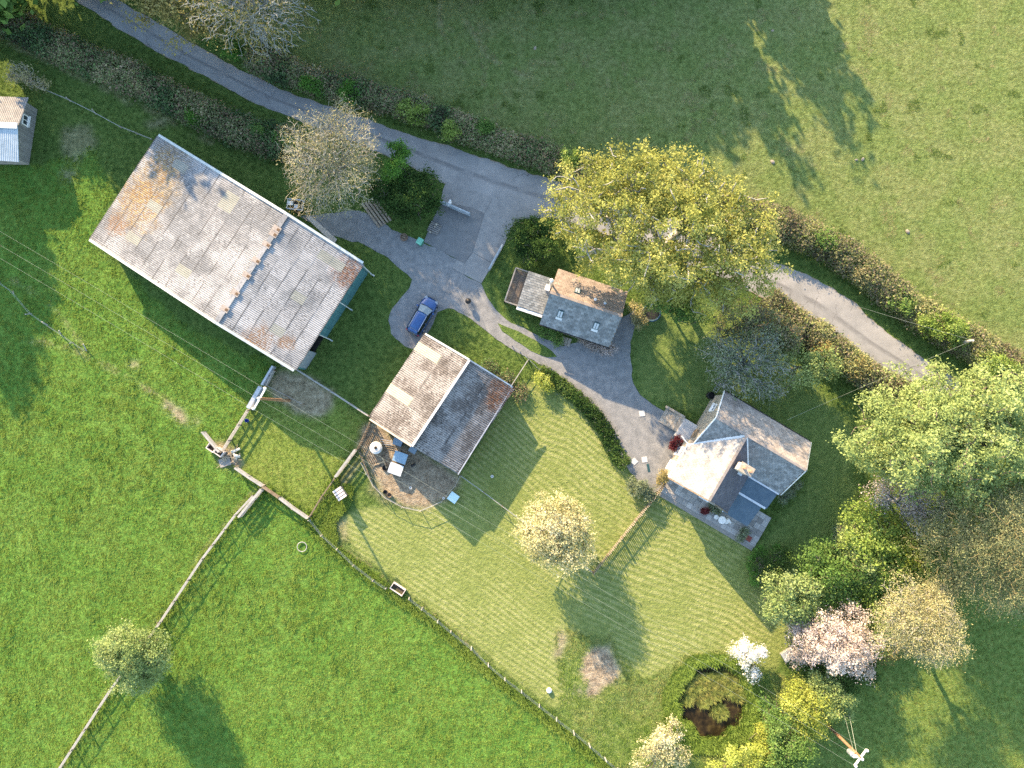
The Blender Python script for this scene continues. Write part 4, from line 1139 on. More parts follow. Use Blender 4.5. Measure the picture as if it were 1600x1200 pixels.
# ------------------------------------------------------------------ buildings
def sheet_mat(name, base, lichen, dark, spots=(), rust=(.20, .125, .06), rust2=(.36, .26, .11), lich=.5, speck=.6, var=.18):
    """weathered fibre cement; spots = world (x, y, radius) where moss and rust grow"""
    m, N, L = new_mat(name)
    p = pos_node(N)
    oi = N.new("ShaderNodeObjectInfo").outputs['Random']
    n1 = noise(N, L, p, .28, 5, .65)
    n2 = noise(N, L, p, 2.6, 5, .7)
    n3 = noise(N, L, p, 5.0, 4, .8)
    c = mixc(N, L, smooth_range(N, L, n1, .42, .60), base, lichen)
    c = mixc(N, L, mth(N, L, 'MULTIPLY', smooth_range(N, L, n2, .48, .70), lich), c, tuple(min(.8, x * 1.25) for x in lichen))
    c = mixc(N, L, mth(N, L, 'MULTIPLY', smooth_range(N, L, n3, .535, .60), mth(N, L, 'MULTIPLY', smooth_range(N, L, noise(N, L, p, .5, 3), .38, .58), speck)), c, dark)
    c = mixc(N, L, mth(N, L, 'MULTIPLY', mth(N, L, 'GREATER_THAN', oi, .80), .28), c, dark)
    v = N.new("ShaderNodeVectorMath"); v.operation = 'SCALE'
    L.new(c, v.inputs[0]); L.new(mth(N, L, 'MULTIPLY_ADD', oi, var, 1 - var / 2), v.inputs['Scale'])
    c = v.outputs[0]
    for (sx, sy, rad, kind) in spots:
        d = N.new("ShaderNodeVectorMath"); d.operation = 'DISTANCE'
        fl = N.new("ShaderNodeVectorMath"); fl.operation = 'MULTIPLY'
        L.new(p, fl.inputs[0]); fl.inputs[1].default_value = (1, 1, 0)
        L.new(fl.outputs[0], d.inputs[0]); d.inputs[1].default_value = (sx, sy, 0)
        k = mth(N, L, 'ADD', mth(N, L, 'DIVIDE', d.outputs['Value'], rad), mth(N, L, 'MULTIPLY', mth(N, L, 'SUBTRACT', noise(N, L, p, 1.0, 5, .7), .5), 2.0))
        k = mth(N, L, 'SUBTRACT', 1.0, smooth_range(N, L, k, .45, 1.15), clamp=True)
        k = mth(N, L, 'MULTIPLY', k, smooth_range(N, L, n3, .38, .60))
        cc = {0: mixc(N, L, smooth_range(N, L, n2, .42, .6), rust, rust2), 1: mixc(N, L, smooth_range(N, L, n2, .42, .6), (.10, .045, .022), (.24, .11, .05)),
              2: mixc(N, L, smooth_range(N, L, n2, .42, .6), (.13, .11, .07), (.30, .24, .15)), 3: mixc(N, L, n2, (.15, .085, .045), (.28, .17, .09))}[kind]
        c = mixc(N, L, k, c, cc)
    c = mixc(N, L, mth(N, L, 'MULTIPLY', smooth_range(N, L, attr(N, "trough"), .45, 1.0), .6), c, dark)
    c = mixc(N, L, mth(N, L, 'MULTIPLY', smooth_range(N, L, attr(N, "lap"), .90, .97), mth(N, L, 'MULTIPLY', smooth_range(N, L, noise(N, L, p, .35, 3), .42, .56), .8)), c, dark)
    return finish(m, N, L, c, .85, 0, n3, .15, .01, .3)

PITCH = .20
def corr_mesh(name, length, width, mat, amp=.03):
    """one corrugated sheet: x = down the slope 0..length, y = across 0..width"""
    n = int(round(width / PITCH))
    prof = []
    for k in range(n):
        prof += [(k * PITCH, 0.0), (k * PITCH + PITCH * .28, amp * 2), (k * PITCH + PITCH * .62, amp * 2)]
    prof += [(n * PITCH, 0.0), (n * PITCH + .04, amp)]
    v = [(x, y, z) for x in (0, length) for y, z in prof]
    m = len(prof)
    f = [(i, m + i, m + i + 1, i + 1) for i in range(m - 1)]
    me = bpy.data.meshes.new(name)
    me.from_pydata(v, [], f)
    me.materials.append(mat)
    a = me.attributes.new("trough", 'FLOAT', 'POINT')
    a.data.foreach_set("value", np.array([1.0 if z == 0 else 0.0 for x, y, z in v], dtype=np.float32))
    a = me.attributes.new("lap", 'FLOAT', 'POINT')
    a.data.foreach_set("value", np.array([1.0 if x > 0 else 0.0 for x, y, z in v], dtype=np.float32))
    return me

def slope_sheets(root, ridge0, ridge1, eave0, eave1, rows, mat, lights=(), light_mat=None, cols=None, seed=0, sheet_w=5 * PITCH, lrad=.64):
    """cover the slope between a ridge line and an eave line with separate sheets"""
    r = np.random.default_rng(seed)
    ridge0, ridge1, eave0, eave1 = map(Vector, (ridge0, ridge1, eave0, eave1))
    acr = (ridge1 - ridge0); Wd = acr.length; acr.normalize()
    dn = ((eave0 + eave1) / 2 - (ridge0 + ridge1) / 2); LL = dn.length; dn.normalize()
    nrm = dn.cross(acr)
    flip = nrm.z < 0
    nc = max(1, round(Wd / sheet_w))
    wn = Wd / nc
    scl = wn / sheet_w
    tot = sum(rows)
    o0 = root_loc(root)
    cache = {}
    pos = 0
    ax = acr if not flip else acr
    up = nrm if not flip else -nrm
    for ri, rl in enumerate(rows):
        ln = rl / tot * LL
        if ri not in cache:
            cache[ri] = corr_mesh("roof_sheet", ln + .16, sheet_w, mat)
        for k in range(nc):
            a = ridge0 + acr * (wn * k) + dn * pos
            tilt = .012
            x = (dn - up * -tilt * 0 + up * .010).normalized()
            z = up
            if flip:
                M = Matrix((x, acr, up)).transposed()
            else:
                M = Matrix((x, acr, up)).transposed()
            a = a + up * (.004 * (k % 2) + r.random() * .008) + dn * (r.random() * .03)
            cpt = a + dn * ln / 2 + acr * wn / 2
            lit = any((cpt.xy - Vector(q[:2])).length < lrad for q in lights)
            me = cache[ri]
            if lit:
                if ('L', ri) not in cache:
                    cache[('L', ri)] = corr_mesh("rooflight", ln + .16, sheet_w, light_mat)
                me = cache[('L', ri)]
            o = link("rooflight" if lit else "roof_sheet", me, root)
            M4 = M.to_4x4()
            M4.translation = a - o0
            o.matrix_local = M4 @ Matrix.Diagonal((1, scl, 1, 1))
        pos += ln
    return nrm

TEAL = simple("teal_cladding", [(.045, .13, .15), (.06, .165, .185), (.085, .20, .215)], 1.2, .5, 0, .1, .01)
TEALD = simple("dark_teal_trim", [(.02, .06, .07), (.03, .08, .09)], 1.2, .5, 0, None)
PALEBLUE = simple("pale_bargeboard", [(.34, .39, .40), (.41, .46, .46), (.48, .52, .51)], 2.0, .6, 0, .1, .01)
WHITE = simple("white_paint", [(.68, .67, .64), (.76, .75, .72), (.82, .81, .78)], 2, .5, 0, .1, .005)
GALV = simple("galvanised_steel", [(.30, .32, .34), (.42, .44, .46), (.55, .57, .58)], 2.2, .45, .6, .1, .005)
RAIL = simple("weathered_rail", [(.24, .22, .185), (.33, .305, .26), (.42, .39, .34)], 3.5, .85, 0, .4, .01)
OLDWOOD = simple("old_brown_timber", [(.10, .075, .05), (.17, .13, .09), (.26, .21, .15)], 4, .9, 0, .4, .01)
GREYWOOD = simple("grey_timber", [(.15, .145, .135), (.22, .21, .195), (.30, .285, .265)], 4, .9, 0, .4, .01, per=.35)
DARK = simple("dark_interior", [(.012, .012, .012), (.03, .028, .025)], 2, .9, 0, None)
STONE = simple("rubble_stone", [(.22, .19, .15), (.33, .29, .235), (.46, .42, .35)], 3.0, .9, 0, .8, .05)
RENDER = simple("cream_render", [(.50, .47, .40), (.58, .55, .47), (.66, .62, .54)], 1.5, .9, 0, .2, .01)
GLASS = simple("window_glass", [(.02, .028, .035), (.035, .045, .055)], 1, .06, 0, None, spec=.6)
LEAD = simple("lead_flashing", [(.42, .45, .47), (.52, .55, .57), (.60, .62, .64)], 2, .5, .2, .1, .005)

# ---- the big barn
EV, RD, NV = 4.4, 5.8, 3.4
bW, bN, bE, bS = P(140, 372, NV), P(250, 215, NV), P(572, 415, EV), P(455, 575, EV)
rS_, rN_ = P(343, 495, RD), P(442, 346, RD)
# square it up on the measured long axis
ux = ((bS - bW) + (bE - bN)); ux.z = 0; ux.normalize()
uy = Vector((-ux.y, ux.x, 0))
o_ = bW.copy(); o_.z = 0
def bl(p): d = Vector((p.x, p.y, 0)) - o_; return d.dot(ux), d.dot(uy)
xr = (bl(rS_)[0] + bl(rN_)[0]) / 2
xs = (bl(bS)[0] + bl(bE)[0]) / 2
x0 = (bl(bW)[0] + bl(bN)[0]) / 2
y1 = (bl(bN)[1] + bl(bE)[1]) / 2
y0 = (bl(bW)[1] + bl(bS)[1]) / 2
B = lambda a, b, z: o_ + ux * a + uy * b + Vector((0, 0, z))
barn = empty("barn", B(xs / 2, y1 / 2, 0), "large barn with long lichen stained corrugated roof, ridge vents and teal end wall", "barn")
lp = [(278, 263), (235, 320), (202, 366), (362, 320), (333, 381), (290, 430), (502, 402), (516, 411), (468, 464), (434, 517)]
lpw = [P(a, b, 4.6) for a, b in lp]
sp = lambda a, b, r_, k: (*P(a, b, 4.4)[:2], r_, k)
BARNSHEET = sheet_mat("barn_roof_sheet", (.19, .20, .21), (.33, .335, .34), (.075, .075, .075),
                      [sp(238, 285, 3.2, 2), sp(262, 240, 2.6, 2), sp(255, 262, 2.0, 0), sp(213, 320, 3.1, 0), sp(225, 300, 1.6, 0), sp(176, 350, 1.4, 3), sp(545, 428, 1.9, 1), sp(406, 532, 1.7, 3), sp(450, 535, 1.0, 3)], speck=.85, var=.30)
BLIGHT = simple("yellowed_rooflight", [(.20, .21, .185), (.245, .25, .22), (.29, .295, .26)], 1.5, .5, 0, .1, .005)
slope_sheets(barn, B(xr, y0, RD), B(xr, y1, RD), B(xs, y0, EV), B(xs, y1, EV), [1.6, 1.6, 1.5, 1.5, 1.5, 1.6], BARNSHEET, lpw, BLIGHT, seed=1)
slope_sheets(barn, B(xr, y1, RD), B(xr, y0, RD), B(x0, y1, NV), B(x0, y0, NV), [1.55] * 10, BARNSHEET, lpw, BLIGHT, seed=2)
mb = MB()
for yy, sg in ((y0, -1), (y1, 1)):
    mb.bar(B(x0, yy + sg * .10, NV + .06), B(xr, yy + sg * .10, RD + .08), .26, .22)
    mb.bar(B(xr + .01, yy + sg * .10, RD + .08), B(xs, yy + sg * .10, EV + .06), .26, .22)
    mb.build("bargeboard", PALEBLUE, barn)
    mb = MB()
mb = MB(); mb.bar(B(xr, y0, RD + .09), B(xr, y1, RD + .09), .5, .10); mb.build("ridge_cap", BARNSHEET, barn)
VENT = simple("stained_vent", [(.20, .165, .14), (.27, .235, .205), (.33, .30, .27)], 4, .8, 0, .2, .01)
vx = [(430, 356), (425, 364), (415, 381), (400, 407), (385, 430), (366, 457), (350, 482)]
for a, b in vx:
    q = P(a, b, RD + .3); la, lb_ = bl(q)
    mb = MB()
    c = B(xr, lb_, RD + .13)
    mb.box(c, (.85, .55, .07), math.atan2(ux.y, ux.x)); mb.box(c - Vector((0, 0, .09)), (.6, .42, .14), math.atan2(ux.y, ux.x))
    v_ = mb.build("ridge_vent", VENT, barn)
    mb = MB(); mb.box(B(xr + .2, lb_, RD + .17), (.30, .26, .03), math.atan2(ux.y, ux.x)); mb.build("vent_mouth", simple("vent_brown", [(.08, .05, .03), (.14, .09, .05)], 3), v_)
# walls
ins = .22
def wall(root, name, a, b, za, zb, th, mat, base=0.0, mid=None):
    """a wall from a to b whose top runs za..zb (and over mid = (t, z) when there is a gable)"""
    a, b = Vector((a[0], a[1], 0)), Vector((b[0], b[1], 0))
    d = (b - a); n = Vector((-d.y, d.x, 0)).normalized() * th / 2
    top = [(a, za)] + ([(a + d * mid[0], mid[1])] if mid else []) + [(b, zb)]
    prof = [(a, base)] + top + [(b, base)]
    k = len(prof)
    vs = [Vector((p.x, p.y, z)) + n for p, z in prof] + [Vector((p.x, p.y, z)) - n for p, z in prof]
    fs = [tuple(range(k)), tuple(range(2 * k - 1, k - 1, -1))] + [(i, k + i, k + (i + 1) % k, (i + 1) % k) for i in range(k)]
    m = MB(); m.add(vs, [f[::-1] for f in fs])
    return m.build(name, mat, root)
gm = (xr - x0 - ins) / (xs - x0 - 2 * ins)
wall(barn, "wall", B(x0 + ins, y0 + ins, 0), B(xs - ins, y0 + ins, 0), NV - .08, EV - .08, .16, TEAL, 0, (gm, RD - .15))
wall(barn, "wall", B(x0 + ins, y1 - ins, 0), B(xs - ins, y1 - ins, 0), NV - .08, EV - .08, .16, TEAL, 0, (gm, RD - .15))
wall(barn, "wall", B(x0 + ins, y0 + ins + .09, 0), B(x0 + ins, y1 - ins - .09, 0), NV - .1, NV - .1, .16, TEAL)
# the end wall that shows: cladding panels between an open bay and the gutter
yo0, yo1 = y0 + 2.3, y0 + 4.2
for q0, q1 in [(yo1 + i * (y1 - ins - .1 - yo1) / 8, yo1 + (i + 1) * (y1 - ins - .1 - yo1) / 8 - .02) for i in range(8)]:
    wall(barn, "cladding_panel", B(xs - ins + .02 * (int(q0 * 7) % 2), q0, 0), B(xs - ins + .02 * (int(q0 * 7) % 2), q1, 0), EV - .12, EV - .12, .10, TEAL)
wall(barn, "cladding_panel", B(xs - ins, y0 + ins + .1, 0), B(xs - ins, yo0, 0), EV - .12, EV - .12, .10, simple("grey_blue_sheeting", [(.16, .20, .23), (.22, .26, .29)], 2, .5))
mb = MB(); mb.box(B(xs - 2.2, (yo0 + yo1) / 2, .06), (3.6, 1.9, .04), math.atan2(ux.y, ux.x)); mb.build("bay_floor", DARK, barn)
mb = MB(); mb.bar(B(xs + .08, y0, EV - .10), B(xs + .08, y1, EV - .10), .16, .12); mb.build("gutter", TEALD, barn)
for yy in (y1 - .15, y0 + 8.2, y0 + 4.3):
    mb = MB(); mb.tube(B(xs + .12, yy, EV - .16), B(xs + .3, yy, .0), .06, .06, 6); mb.box(B(xs + .35, yy, .08), (.5, .14, .14), math.atan2(ux.y, ux.x)); mb.build("downpipe", PALEBLUE, barn)
# concrete step along the barn's lane side
mb = MB(); mb.prism([tuple(P(a, b)[:2]) for a, b in [(478, 340), (486, 338), (527, 374), (522, 382)]], -.02, .16)
tag(mb.build("concrete_ramp", step_m, origin=P(500, 358)), "pale concrete ramp along the barn wall at the gravel", "ramp")

# ---- the small double pitched barn with the pens
EV2, RD2 = 3.0, 5.1
cW, cN, cE, cS = P(578, 655, EV2), P(665, 522, EV2), P(800, 604, EV2), P(715, 741, EV2)
r2S, r2N = P(643, 697, RD2), P(733, 562, RD2)
small = empty("barn", (cW + cE) / 2 * 1.0 - Vector((0, 0, EV2)), "smaller corrugated barn with one sunlit and one shaded slope above the animal pen", "barn")
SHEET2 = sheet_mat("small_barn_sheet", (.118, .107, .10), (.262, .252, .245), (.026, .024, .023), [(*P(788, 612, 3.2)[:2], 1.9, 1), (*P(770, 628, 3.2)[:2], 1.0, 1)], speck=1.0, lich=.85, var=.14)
SLIGHT = simple("pale_rooflight", [(.28, .30, .22), (.35, .36, .28)], 1.5, .5, 0, .1, .005)
l2 = [P(a, b, 4.2) for a, b in [(672, 562), (684, 569), (626, 620), (640, 629), (757, 615), (618, 613)]]
up3 = Vector((0, 0, .3))
slope_sheets(small, r2S, r2N, cW, cN, [2.5, 2.9], SHEET2, l2[:4] + l2[5:], SLIGHT, seed=3, lrad=.8)
ov = (cE + cS) / 2 - (cW + cN) / 2; ov.z = 0; ov.normalize()
slope_sheets(small, r2N - up3 - ov * .1, r2S - up3 - ov * .1, cE, cS, [2.8, 2.9], SHEET2, l2[4:5], SLIGHT, seed=4, lrad=.8)
mb = MB(); mb.bar(r2S + Vector((0, 0, .06)) + ov * .05, r2N + Vector((0, 0, .06)) + ov * .05, .24, .10); mb.build("ridge_cap", LEAD, small)
mb = MB(); mb.bar(r2S - Vector((0, 0, .12)) + ov * .12, r2N - Vector((0, 0, .12)) + ov * .12, .06, .36); mb.build("fascia", OLDWOOD, small)
for a, b in ((cN, r2N), (cW, r2S)):
    mb = MB(); mb.bar(a + Vector((0, 0, .08)), b + Vector((0, 0, .08)), .18, .1); mb.build("bargeboard", PALEBLUE if a is cN else RAIL, small)
mb = MB(); mb.bar(cE + Vector((0, 0, .03)) + ov * .05, cS + Vector((0, 0, .03)) + ov * .05, .12, .1); mb.build("gutter", GALV, small)
mb = MB(); mb.bar(cE + Vector((0, 0, .08)), r2N + Vector((0, 0, -.2)), .14, .1); mb.build("bargeboard", GALV, small)
def inset(p, c, d): 
    v = Vector((c.x - p.x, c.y - p.y, 0)); v.normalize(); return Vector((p.x, p.y, 0)) + v * d
cc = (cW + cE) / 2
iW, iN, iE, iS = [inset(p, cc, .55) for p in (cW, cN, cE, cS)]
wall(small, "wall", iN, iW, EV2 - .15, EV2 - .15, .14, GREYWOOD)
wall(small, "wall", iE, iN, EV2 - .15, EV2 - .15, .14, GREYWOOD, 0, (.5, RD2 - .5))
wall(small, "wall", iS, iE, EV2 - .15, EV2 - .15, .14, GREYWOOD)
for t in (0.02, .34, .5, .68, .98):
    q = iW.lerp(iS, t); mb = MB(); mb.box((q.x, q.y, 1.4), (.18, .18, 2.8 + (1.6 if t == .5 else .5 if t in (.34, .68) else 0)), .5); mb.build("post", OLDWOOD, small)

# ---- slate roofs
def slates(root, name, corners, mat, row=.24, wd=.32, seed=0, poly=None, deck=True, jig=.012):
    """corners: ridge0, ridge1, eave1, eave0 (3D, planar); slates lie in courses from eave to ridge; poly clips in the plane's own metres"""
    r = np.random.default_rng(seed)
    a, b, c, d = map(Vector, corners)
    ex = (b - a); W_ = ex.length; ex.normalize()
    dn = (d - a); dn = dn - ex * dn.dot(ex); H_ = dn.length; dn.normalize()
    n = ex.cross(dn)
    if n.z < 0: n = -n
    V, F, = [], []
    pl = poly or [(0, 0), (W_, 0), (W_, H_), (0, H_)]
    k = 0
    nr = int(math.ceil(H_ / row))
    for i in range(nr):
        s = H_ - (i + 1) * row
        off = (i % 2) * wd / 2 - wd
        for j in range(int(W_ / wd) + 3):
            u = off + j * wd
            if not inside(np.array([u + wd / 2]), np.array([s + row / 2]), pl)[0]:
                continue
            g = .008
            u0, u1, s0, s1 = u + g, u + wd - g, s - .03, s + row + r.normal() * jig
            u0, u1 = max(u0, 0), min(u1, W_)
            z0, z1 = .008 + r.random() * .004, .026 + r.random() * .012
            pts = [(u0, s0, z0), (u1, s0, z0), (u1, s1, z1), (u0, s1, z1)]
            V += [a + ex * p + dn * q + n * z for p, q, z in pts] + [a + ex * p + dn * s1 + n * .0 for p in (u1, u0)]
            F += [(k, k + 1, k + 2, k + 3), (k + 3, k + 2, k + 4, k + 5)]
            k += 6
    m = MB(); m.add(V, F)
    o = m.build(name, mat, root, kind='stuff')
    if deck:
        m = MB(); m.slab([a + ex * p + dn * q - n * .004 for p, q in (pl if ex.cross(dn).z > 0 else pl[::-1])], .12)
        m.build("roof_deck", OLDWOOD, root)
    return o
SLATE = simple("shaded_blue_slate", [(.125, .14, .145), (.175, .19, .195), (.24, .25, .25)], 1.4, .75, 0, .2, .01, per=.55)  # slopes turned from the sun; the blue of their shade is in the colour
SLATE_L = simple("sunlit_brown_grey_slate", [(.17, .150, .135), (.25, .225, .205), (.34, .31, .285)], 1.2, .8, 0, .2, .01, per=.35)  # main range's far slope; warm sunlight is mixed into the colour
SLATE_P = simple("sunlit_pale_slate", [(.19, .19, .192), (.265, .265, .265), (.34, .338, .335)], 1.1, .85, 0, .2, .01, per=.34, spot=.5, spec=.15)  # sunlit wing slope: the sun's brightness is in the colour, spots are stains
SLATE_D = simple("shaded_dark_slate", [(.07, .07, .085), (.10, .10, .115), (.14, .135, .145)], 1.2, .7, 0, .2, .01, per=.3)  # wing slope away from the sun, its shade darkens the slate colour
SLATE_B = simple("sunlit_cottage_slate", [(.155, .125, .105), (.215, .178, .15), (.28, .24, .205)], 1.3, .85, 0, .3, .015, per=.35)  # cottage's sunlit slope: same slate, sunlight browns the colour
BLUEROOF = simple("blue_roof_sheet", [(.045, .078, .11), (.062, .10, .135), (.085, .125, .16)], 1.4, .55, 0, .1, .01)

# ---- the cottage
kh, ke = 5.0, 2.5
k0, k1 = P(861, 457.5, kh), P(970.5, 494, kh)
kx = (k1 - k0).normalized(); ky = Vector((kx.y, -kx.x, 0))       # ky points to the drive side
KW, KH = (k1 - k0).length, 3.05
K = lambda a, b, z: k0 + kx * a + ky * b + Vector((0, 0, z - kh))
cot = empty("cottage", K(KW / 2, 0, 0), "small slate roofed cottage with two skylights under the oak", "cottage")
slates(cot, "slates", [K(-.1, 0, kh), K(KW + .1, 0, kh), K(KW + .1, KH, ke), K(-.1, KH, ke)], SLATE, .27, .36, 1)
slates(cot, "slates", [K(KW + .1, -.02, kh), K(-.1, -.02, kh), K(-.1, -KH, ke), K(KW + .1, -KH, ke)], SLATE_B, .27, .36, 2)
mb = MB(); mb.bar(K(-.12, -.03, kh + .06), K(KW + .12, -.03, kh + .06), .26, .10); mb.build("ridge_tiles", SLATE_B, cot)
kk = KH - .35
wz = ke - .05
wall(cot, "wall", K(.1, kk, 0), K(KW - .1, kk, 0), wz, wz, .4, STONE)
wall(cot, "wall", K(.1, -kk, 0), K(KW - .1, -kk, 0), wz, wz, .4, STONE)
wall(cot, "wall", K(.2, -kk, 0), K(.2, kk, 0), wz, wz, .38, STONE, 0, (.5, kh - .2))
wall(cot, "wall", K(KW - .2, -kk, 0), K(KW - .2, kk, 0), wz, wz, .38, STONE, 0, (.5, kh - .2))
mb = MB(); mb.bar(K(-.1, KH + .06, ke - .05), K(KW + .1, KH + .06, ke - .05), .11, .09); mb.build("gutter", DARK, cot)
dn1 = (K(0, KH, ke) - K(0, 0, kh)).normalized(); n1 = kx.cross(dn1); n1 = n1 if n1.z > 0 else -n1
dn2 = (K(0, -KH, ke) - K(0, 0, kh)).normalized(); n2 = kx.cross(dn2); n2 = n2 if n2.z > 0 else -n2
def skylight(root, c, dn_, n_, ex_, w_, h_, apron=True):
    M = Matrix((ex_, dn_, n_)).transposed()
    mb = MB(); mb.box(c + n_ * .07, (w_, h_, .14), m=M); f = mb.build("skylight", TEALD, root)
    mb = MB()
    for s in (-1, 1): mb.box(c + n_ * .147 + ex_ * s * w_ * .22, (w_ * .34, h_ * .82, .012), m=M)
    mb.build("pane", simple("sky_glass", [(.30, .33, .35), (.40, .43, .45)], 2, .1, 0, None, spec=.6) if 'sky_glass' not in bpy.data.materials else bpy.data.materials['sky_glass'], f)
    if apron:
        mb = MB(); mb.box(c + dn_ * (h_ / 2 + .16) + n_ * .05, (w_ + .1, .32, .02), m=M); mb.build("lead_apron", LEAD, f)
for px_, py_ in ((875, 492), (931, 511)):
    q = P(px_, py_, 3.9)
    a = (q - k0).dot(kx); skylight(cot, K(a, 0, kh) + dn1 * 1.95, dn1, n1, kx, .58, .85)
a = (P(905, 447, 4.2) - k0).dot(kx)
skylight(cot, K(a, 0, kh) + dn2 * 1.5, dn2, n2, kx, .6, .8, False)
for a, s, hh in ((KW * .60, 1.1, .35), (KW * .74, 1.0, .45)):
    c = K(a, 0, kh) + dn2 * s
    mb = MB(); mb.tube(c - Vector((0, 0, .1)), c + Vector((0, 0, hh)), .10, .08, 8); mb.lathe(c + Vector((0, 0, hh)), [(.15, 0), (.16, .06), (.03, .12)], 8); mb.build("vent_pipe", WHITE if a < KW * .7 else GALV, cot)
c = K(-.35, -1.1, 3.0)
mb = MB(); mb.tube(c, c + Vector((0, 0, 2.6)), .11, .11, 8); mb.lathe(c + Vector((0, 0, 2.55)), [(.13, 0), (.19, .08), (.19, .18), (.05, .3)], 10); mb.build("flue", WHITE, cot)
# lean to wing with pale slates, then the timber deck
lx0, lx1 = (P(816, 454, 2.4) - k0).dot(kx), -.02
ly0, ly1 = -1.75, 1.95
q0, q1, q2, q3 = K(lx0, ly0, 2.75), K(lx1, ly0, 2.75), K(lx1, ly1, 2.35), K(lx0, ly1, 2.35)
slates(cot, "slates", [q0, q1, q2, q3], SLATE, .25, .34, 3, deck=True)
mb = MB(); mb.bar(K(lx0, ly1 + .22, 2.28), K(lx1 - .1, ly1 + .22, 2.28), .32, .05); mb.build("eave_flashing", LEAD, cot)
mb = MB(); mb.box(K(-.5, -.75, 2.85), (.5, .6, .3), math.atan2(kx.y, kx.x)); mb.build("flue_box", WHITE, cot)
for s0, s1 in ((K(lx0 + .15, ly0 + .2, 0), K(lx0 + .15, ly1 - .15, 0)), (K(lx0 + .25, ly0 + .2, 0), K(lx1, ly0 + .2, 0)), (K(lx0 + .25, ly1 - .15, 0), K(lx1, ly1 - .15, 0))):
    wall(cot, "wall", s0, s1, 2.2, 2.2, .2, GREYWOOD)
deck = empty("timber_deck", K(lx0 - .7, .1, 0), "small brown timber deck with grey railings beside the cottage lean to", "deck")
DECKB = simple("brown_deck_board", [(.105, .088, .072), (.145, .122, .10), (.19, .165, .14)], 3, .85, 0, .3, .01, per=.3)
dx0, dy0, dy1 = lx0 - 1.45, -2.0, 1.75
for i in range(10):
    x_ = dx0 + .08 + i * .145
    mb = MB(); mb.bar(K(x_, dy0, .42), K(x_, dy1, .42), .13, .04); mb.build("deck_board", DECKB, deck)
for s0, s1 in ((K(dx0, dy0, 1.2), K(dx0, dy1, 1.2)), (K(dx0, dy1, 1.2), K(lx0, dy1, 1.2)), (K(dx0, dy0, 1.2), K(lx0, dy0, 1.2))):
    mb = MB(); mb.bar(s0, s1, .12, .05); mb.bar(s0 - Vector((0, 0, .4)), s1 - Vector((0, 0, .4)), .04, .09); mb.build("rail", GREYWOOD, deck)
    for t in (0, .5, 1):
        q = s0.lerp(s1, t); mb = MB(); mb.box((q.x, q.y, .58), (.1, .1, 1.16)); mb.build("post", GREYWOOD, deck)
mb = MB()
for i in range(3): mb.bar(K(KW * .38 + i * .34, KH + .15, .10), K(KW * .38 + i * .34, KH + 1.0, .10), .30, .06)
tag(mb.build("stone_doorstep", STONE, origin=K(KW * .4, KH + .5, 0)), "flat stone doorstep slabs under the cottage eaves", "doorstep", kind=None)

# ---- the farmhouse
hR, hE = 7.0, 4.3
H0 = P(1124, 654.8, hR); H0.z = 0
d_ = P(1258, 734, hR) - P(1124, 654.8, hR); d_.z = 0
HL = d_.length
hx = d_.normalized(); hy = Vector((hx.y, -hx.x, 0))               # hy points to the terrace
Hh = lambda u, v, z: H0 + hx * u + hy * v + Vector((0, 0, z))
HA = math.atan2(hx.y, hx.x)
house = empty("farmhouse", Hh(4, 2, 0), "farmhouse with crossing slate roofs, stone chimney and blue lean to roof", "house")
HD = 3.05
slope = math.hypot(HD, hR - hE)
# main range, far slope
slates(house, "slates", [Hh(HL + .05, -.02, hR), Hh(-.3, -.02, hR), Hh(-.3, -HD, hE), Hh(HL + .05, -HD, hE)], SLATE_L, .25, .33, 11)
# main range, terrace slope: clipped by the wing
uw, un, ue = 3.1, -.7, 6.0              # wing ridge and its two eaves along the main range
f_ = lambda u: u + .3
slates(house, "slates", [Hh(-.3, 0, hR), Hh(HL + .05, 0, hR), Hh(HL + .05, HD, hE), Hh(-.3, HD, hE)], SLATE, .25, .33, 12,
       poly=[(0, 0), (f_(uw) - .15, 0), (0, slope)])
slates(house, "slates", [Hh(-.3, 0, hR), Hh(HL + .05, 0, hR), Hh(HL + .05, HD, hE), Hh(-.3, HD, hE)], SLATE, .25, .33, 13,
       poly=[(f_(uw) + .1, 0), (HL + .35, 0), (HL + .35, slope), (f_(ue) - .2, slope)])
mb = MB(); mb.bar(Hh(-.32, 0, hR + .05), Hh(HL + .07, 0, hR + .05), .24, .10); mb.build("ridge_tiles", SLATE_L, house)
# wing
VW = 7.3
nwz, sez = 4.0, 4.35
la_ = math.hypot(uw - un, hR - nwz)
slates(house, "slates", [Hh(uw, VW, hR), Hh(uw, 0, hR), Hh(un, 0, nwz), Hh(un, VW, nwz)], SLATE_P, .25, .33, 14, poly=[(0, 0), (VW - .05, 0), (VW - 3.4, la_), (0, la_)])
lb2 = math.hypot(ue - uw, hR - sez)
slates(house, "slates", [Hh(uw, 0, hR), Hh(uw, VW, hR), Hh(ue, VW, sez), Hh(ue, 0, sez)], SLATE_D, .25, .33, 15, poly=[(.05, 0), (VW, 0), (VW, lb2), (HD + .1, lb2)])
mb = MB(); mb.bar(Hh(uw, .1, hR + .06), Hh(uw, VW + .03, hR + .06), .26, .10); mb.build("ridge_tiles", SLATE_L, house)
mb = MB(); mb.bar(Hh(uw - .1, .1, hR - .02), Hh(un + .1, 3.45, nwz + .06), .34, .05); mb.build("valley_lead", LEAD, house)
mb = MB(); mb.bar(Hh(uw + .1, .1, hR - .02), Hh(ue - .05, HD, sez + .1), .14, .05); mb.build("valley_lead", LEAD, house)
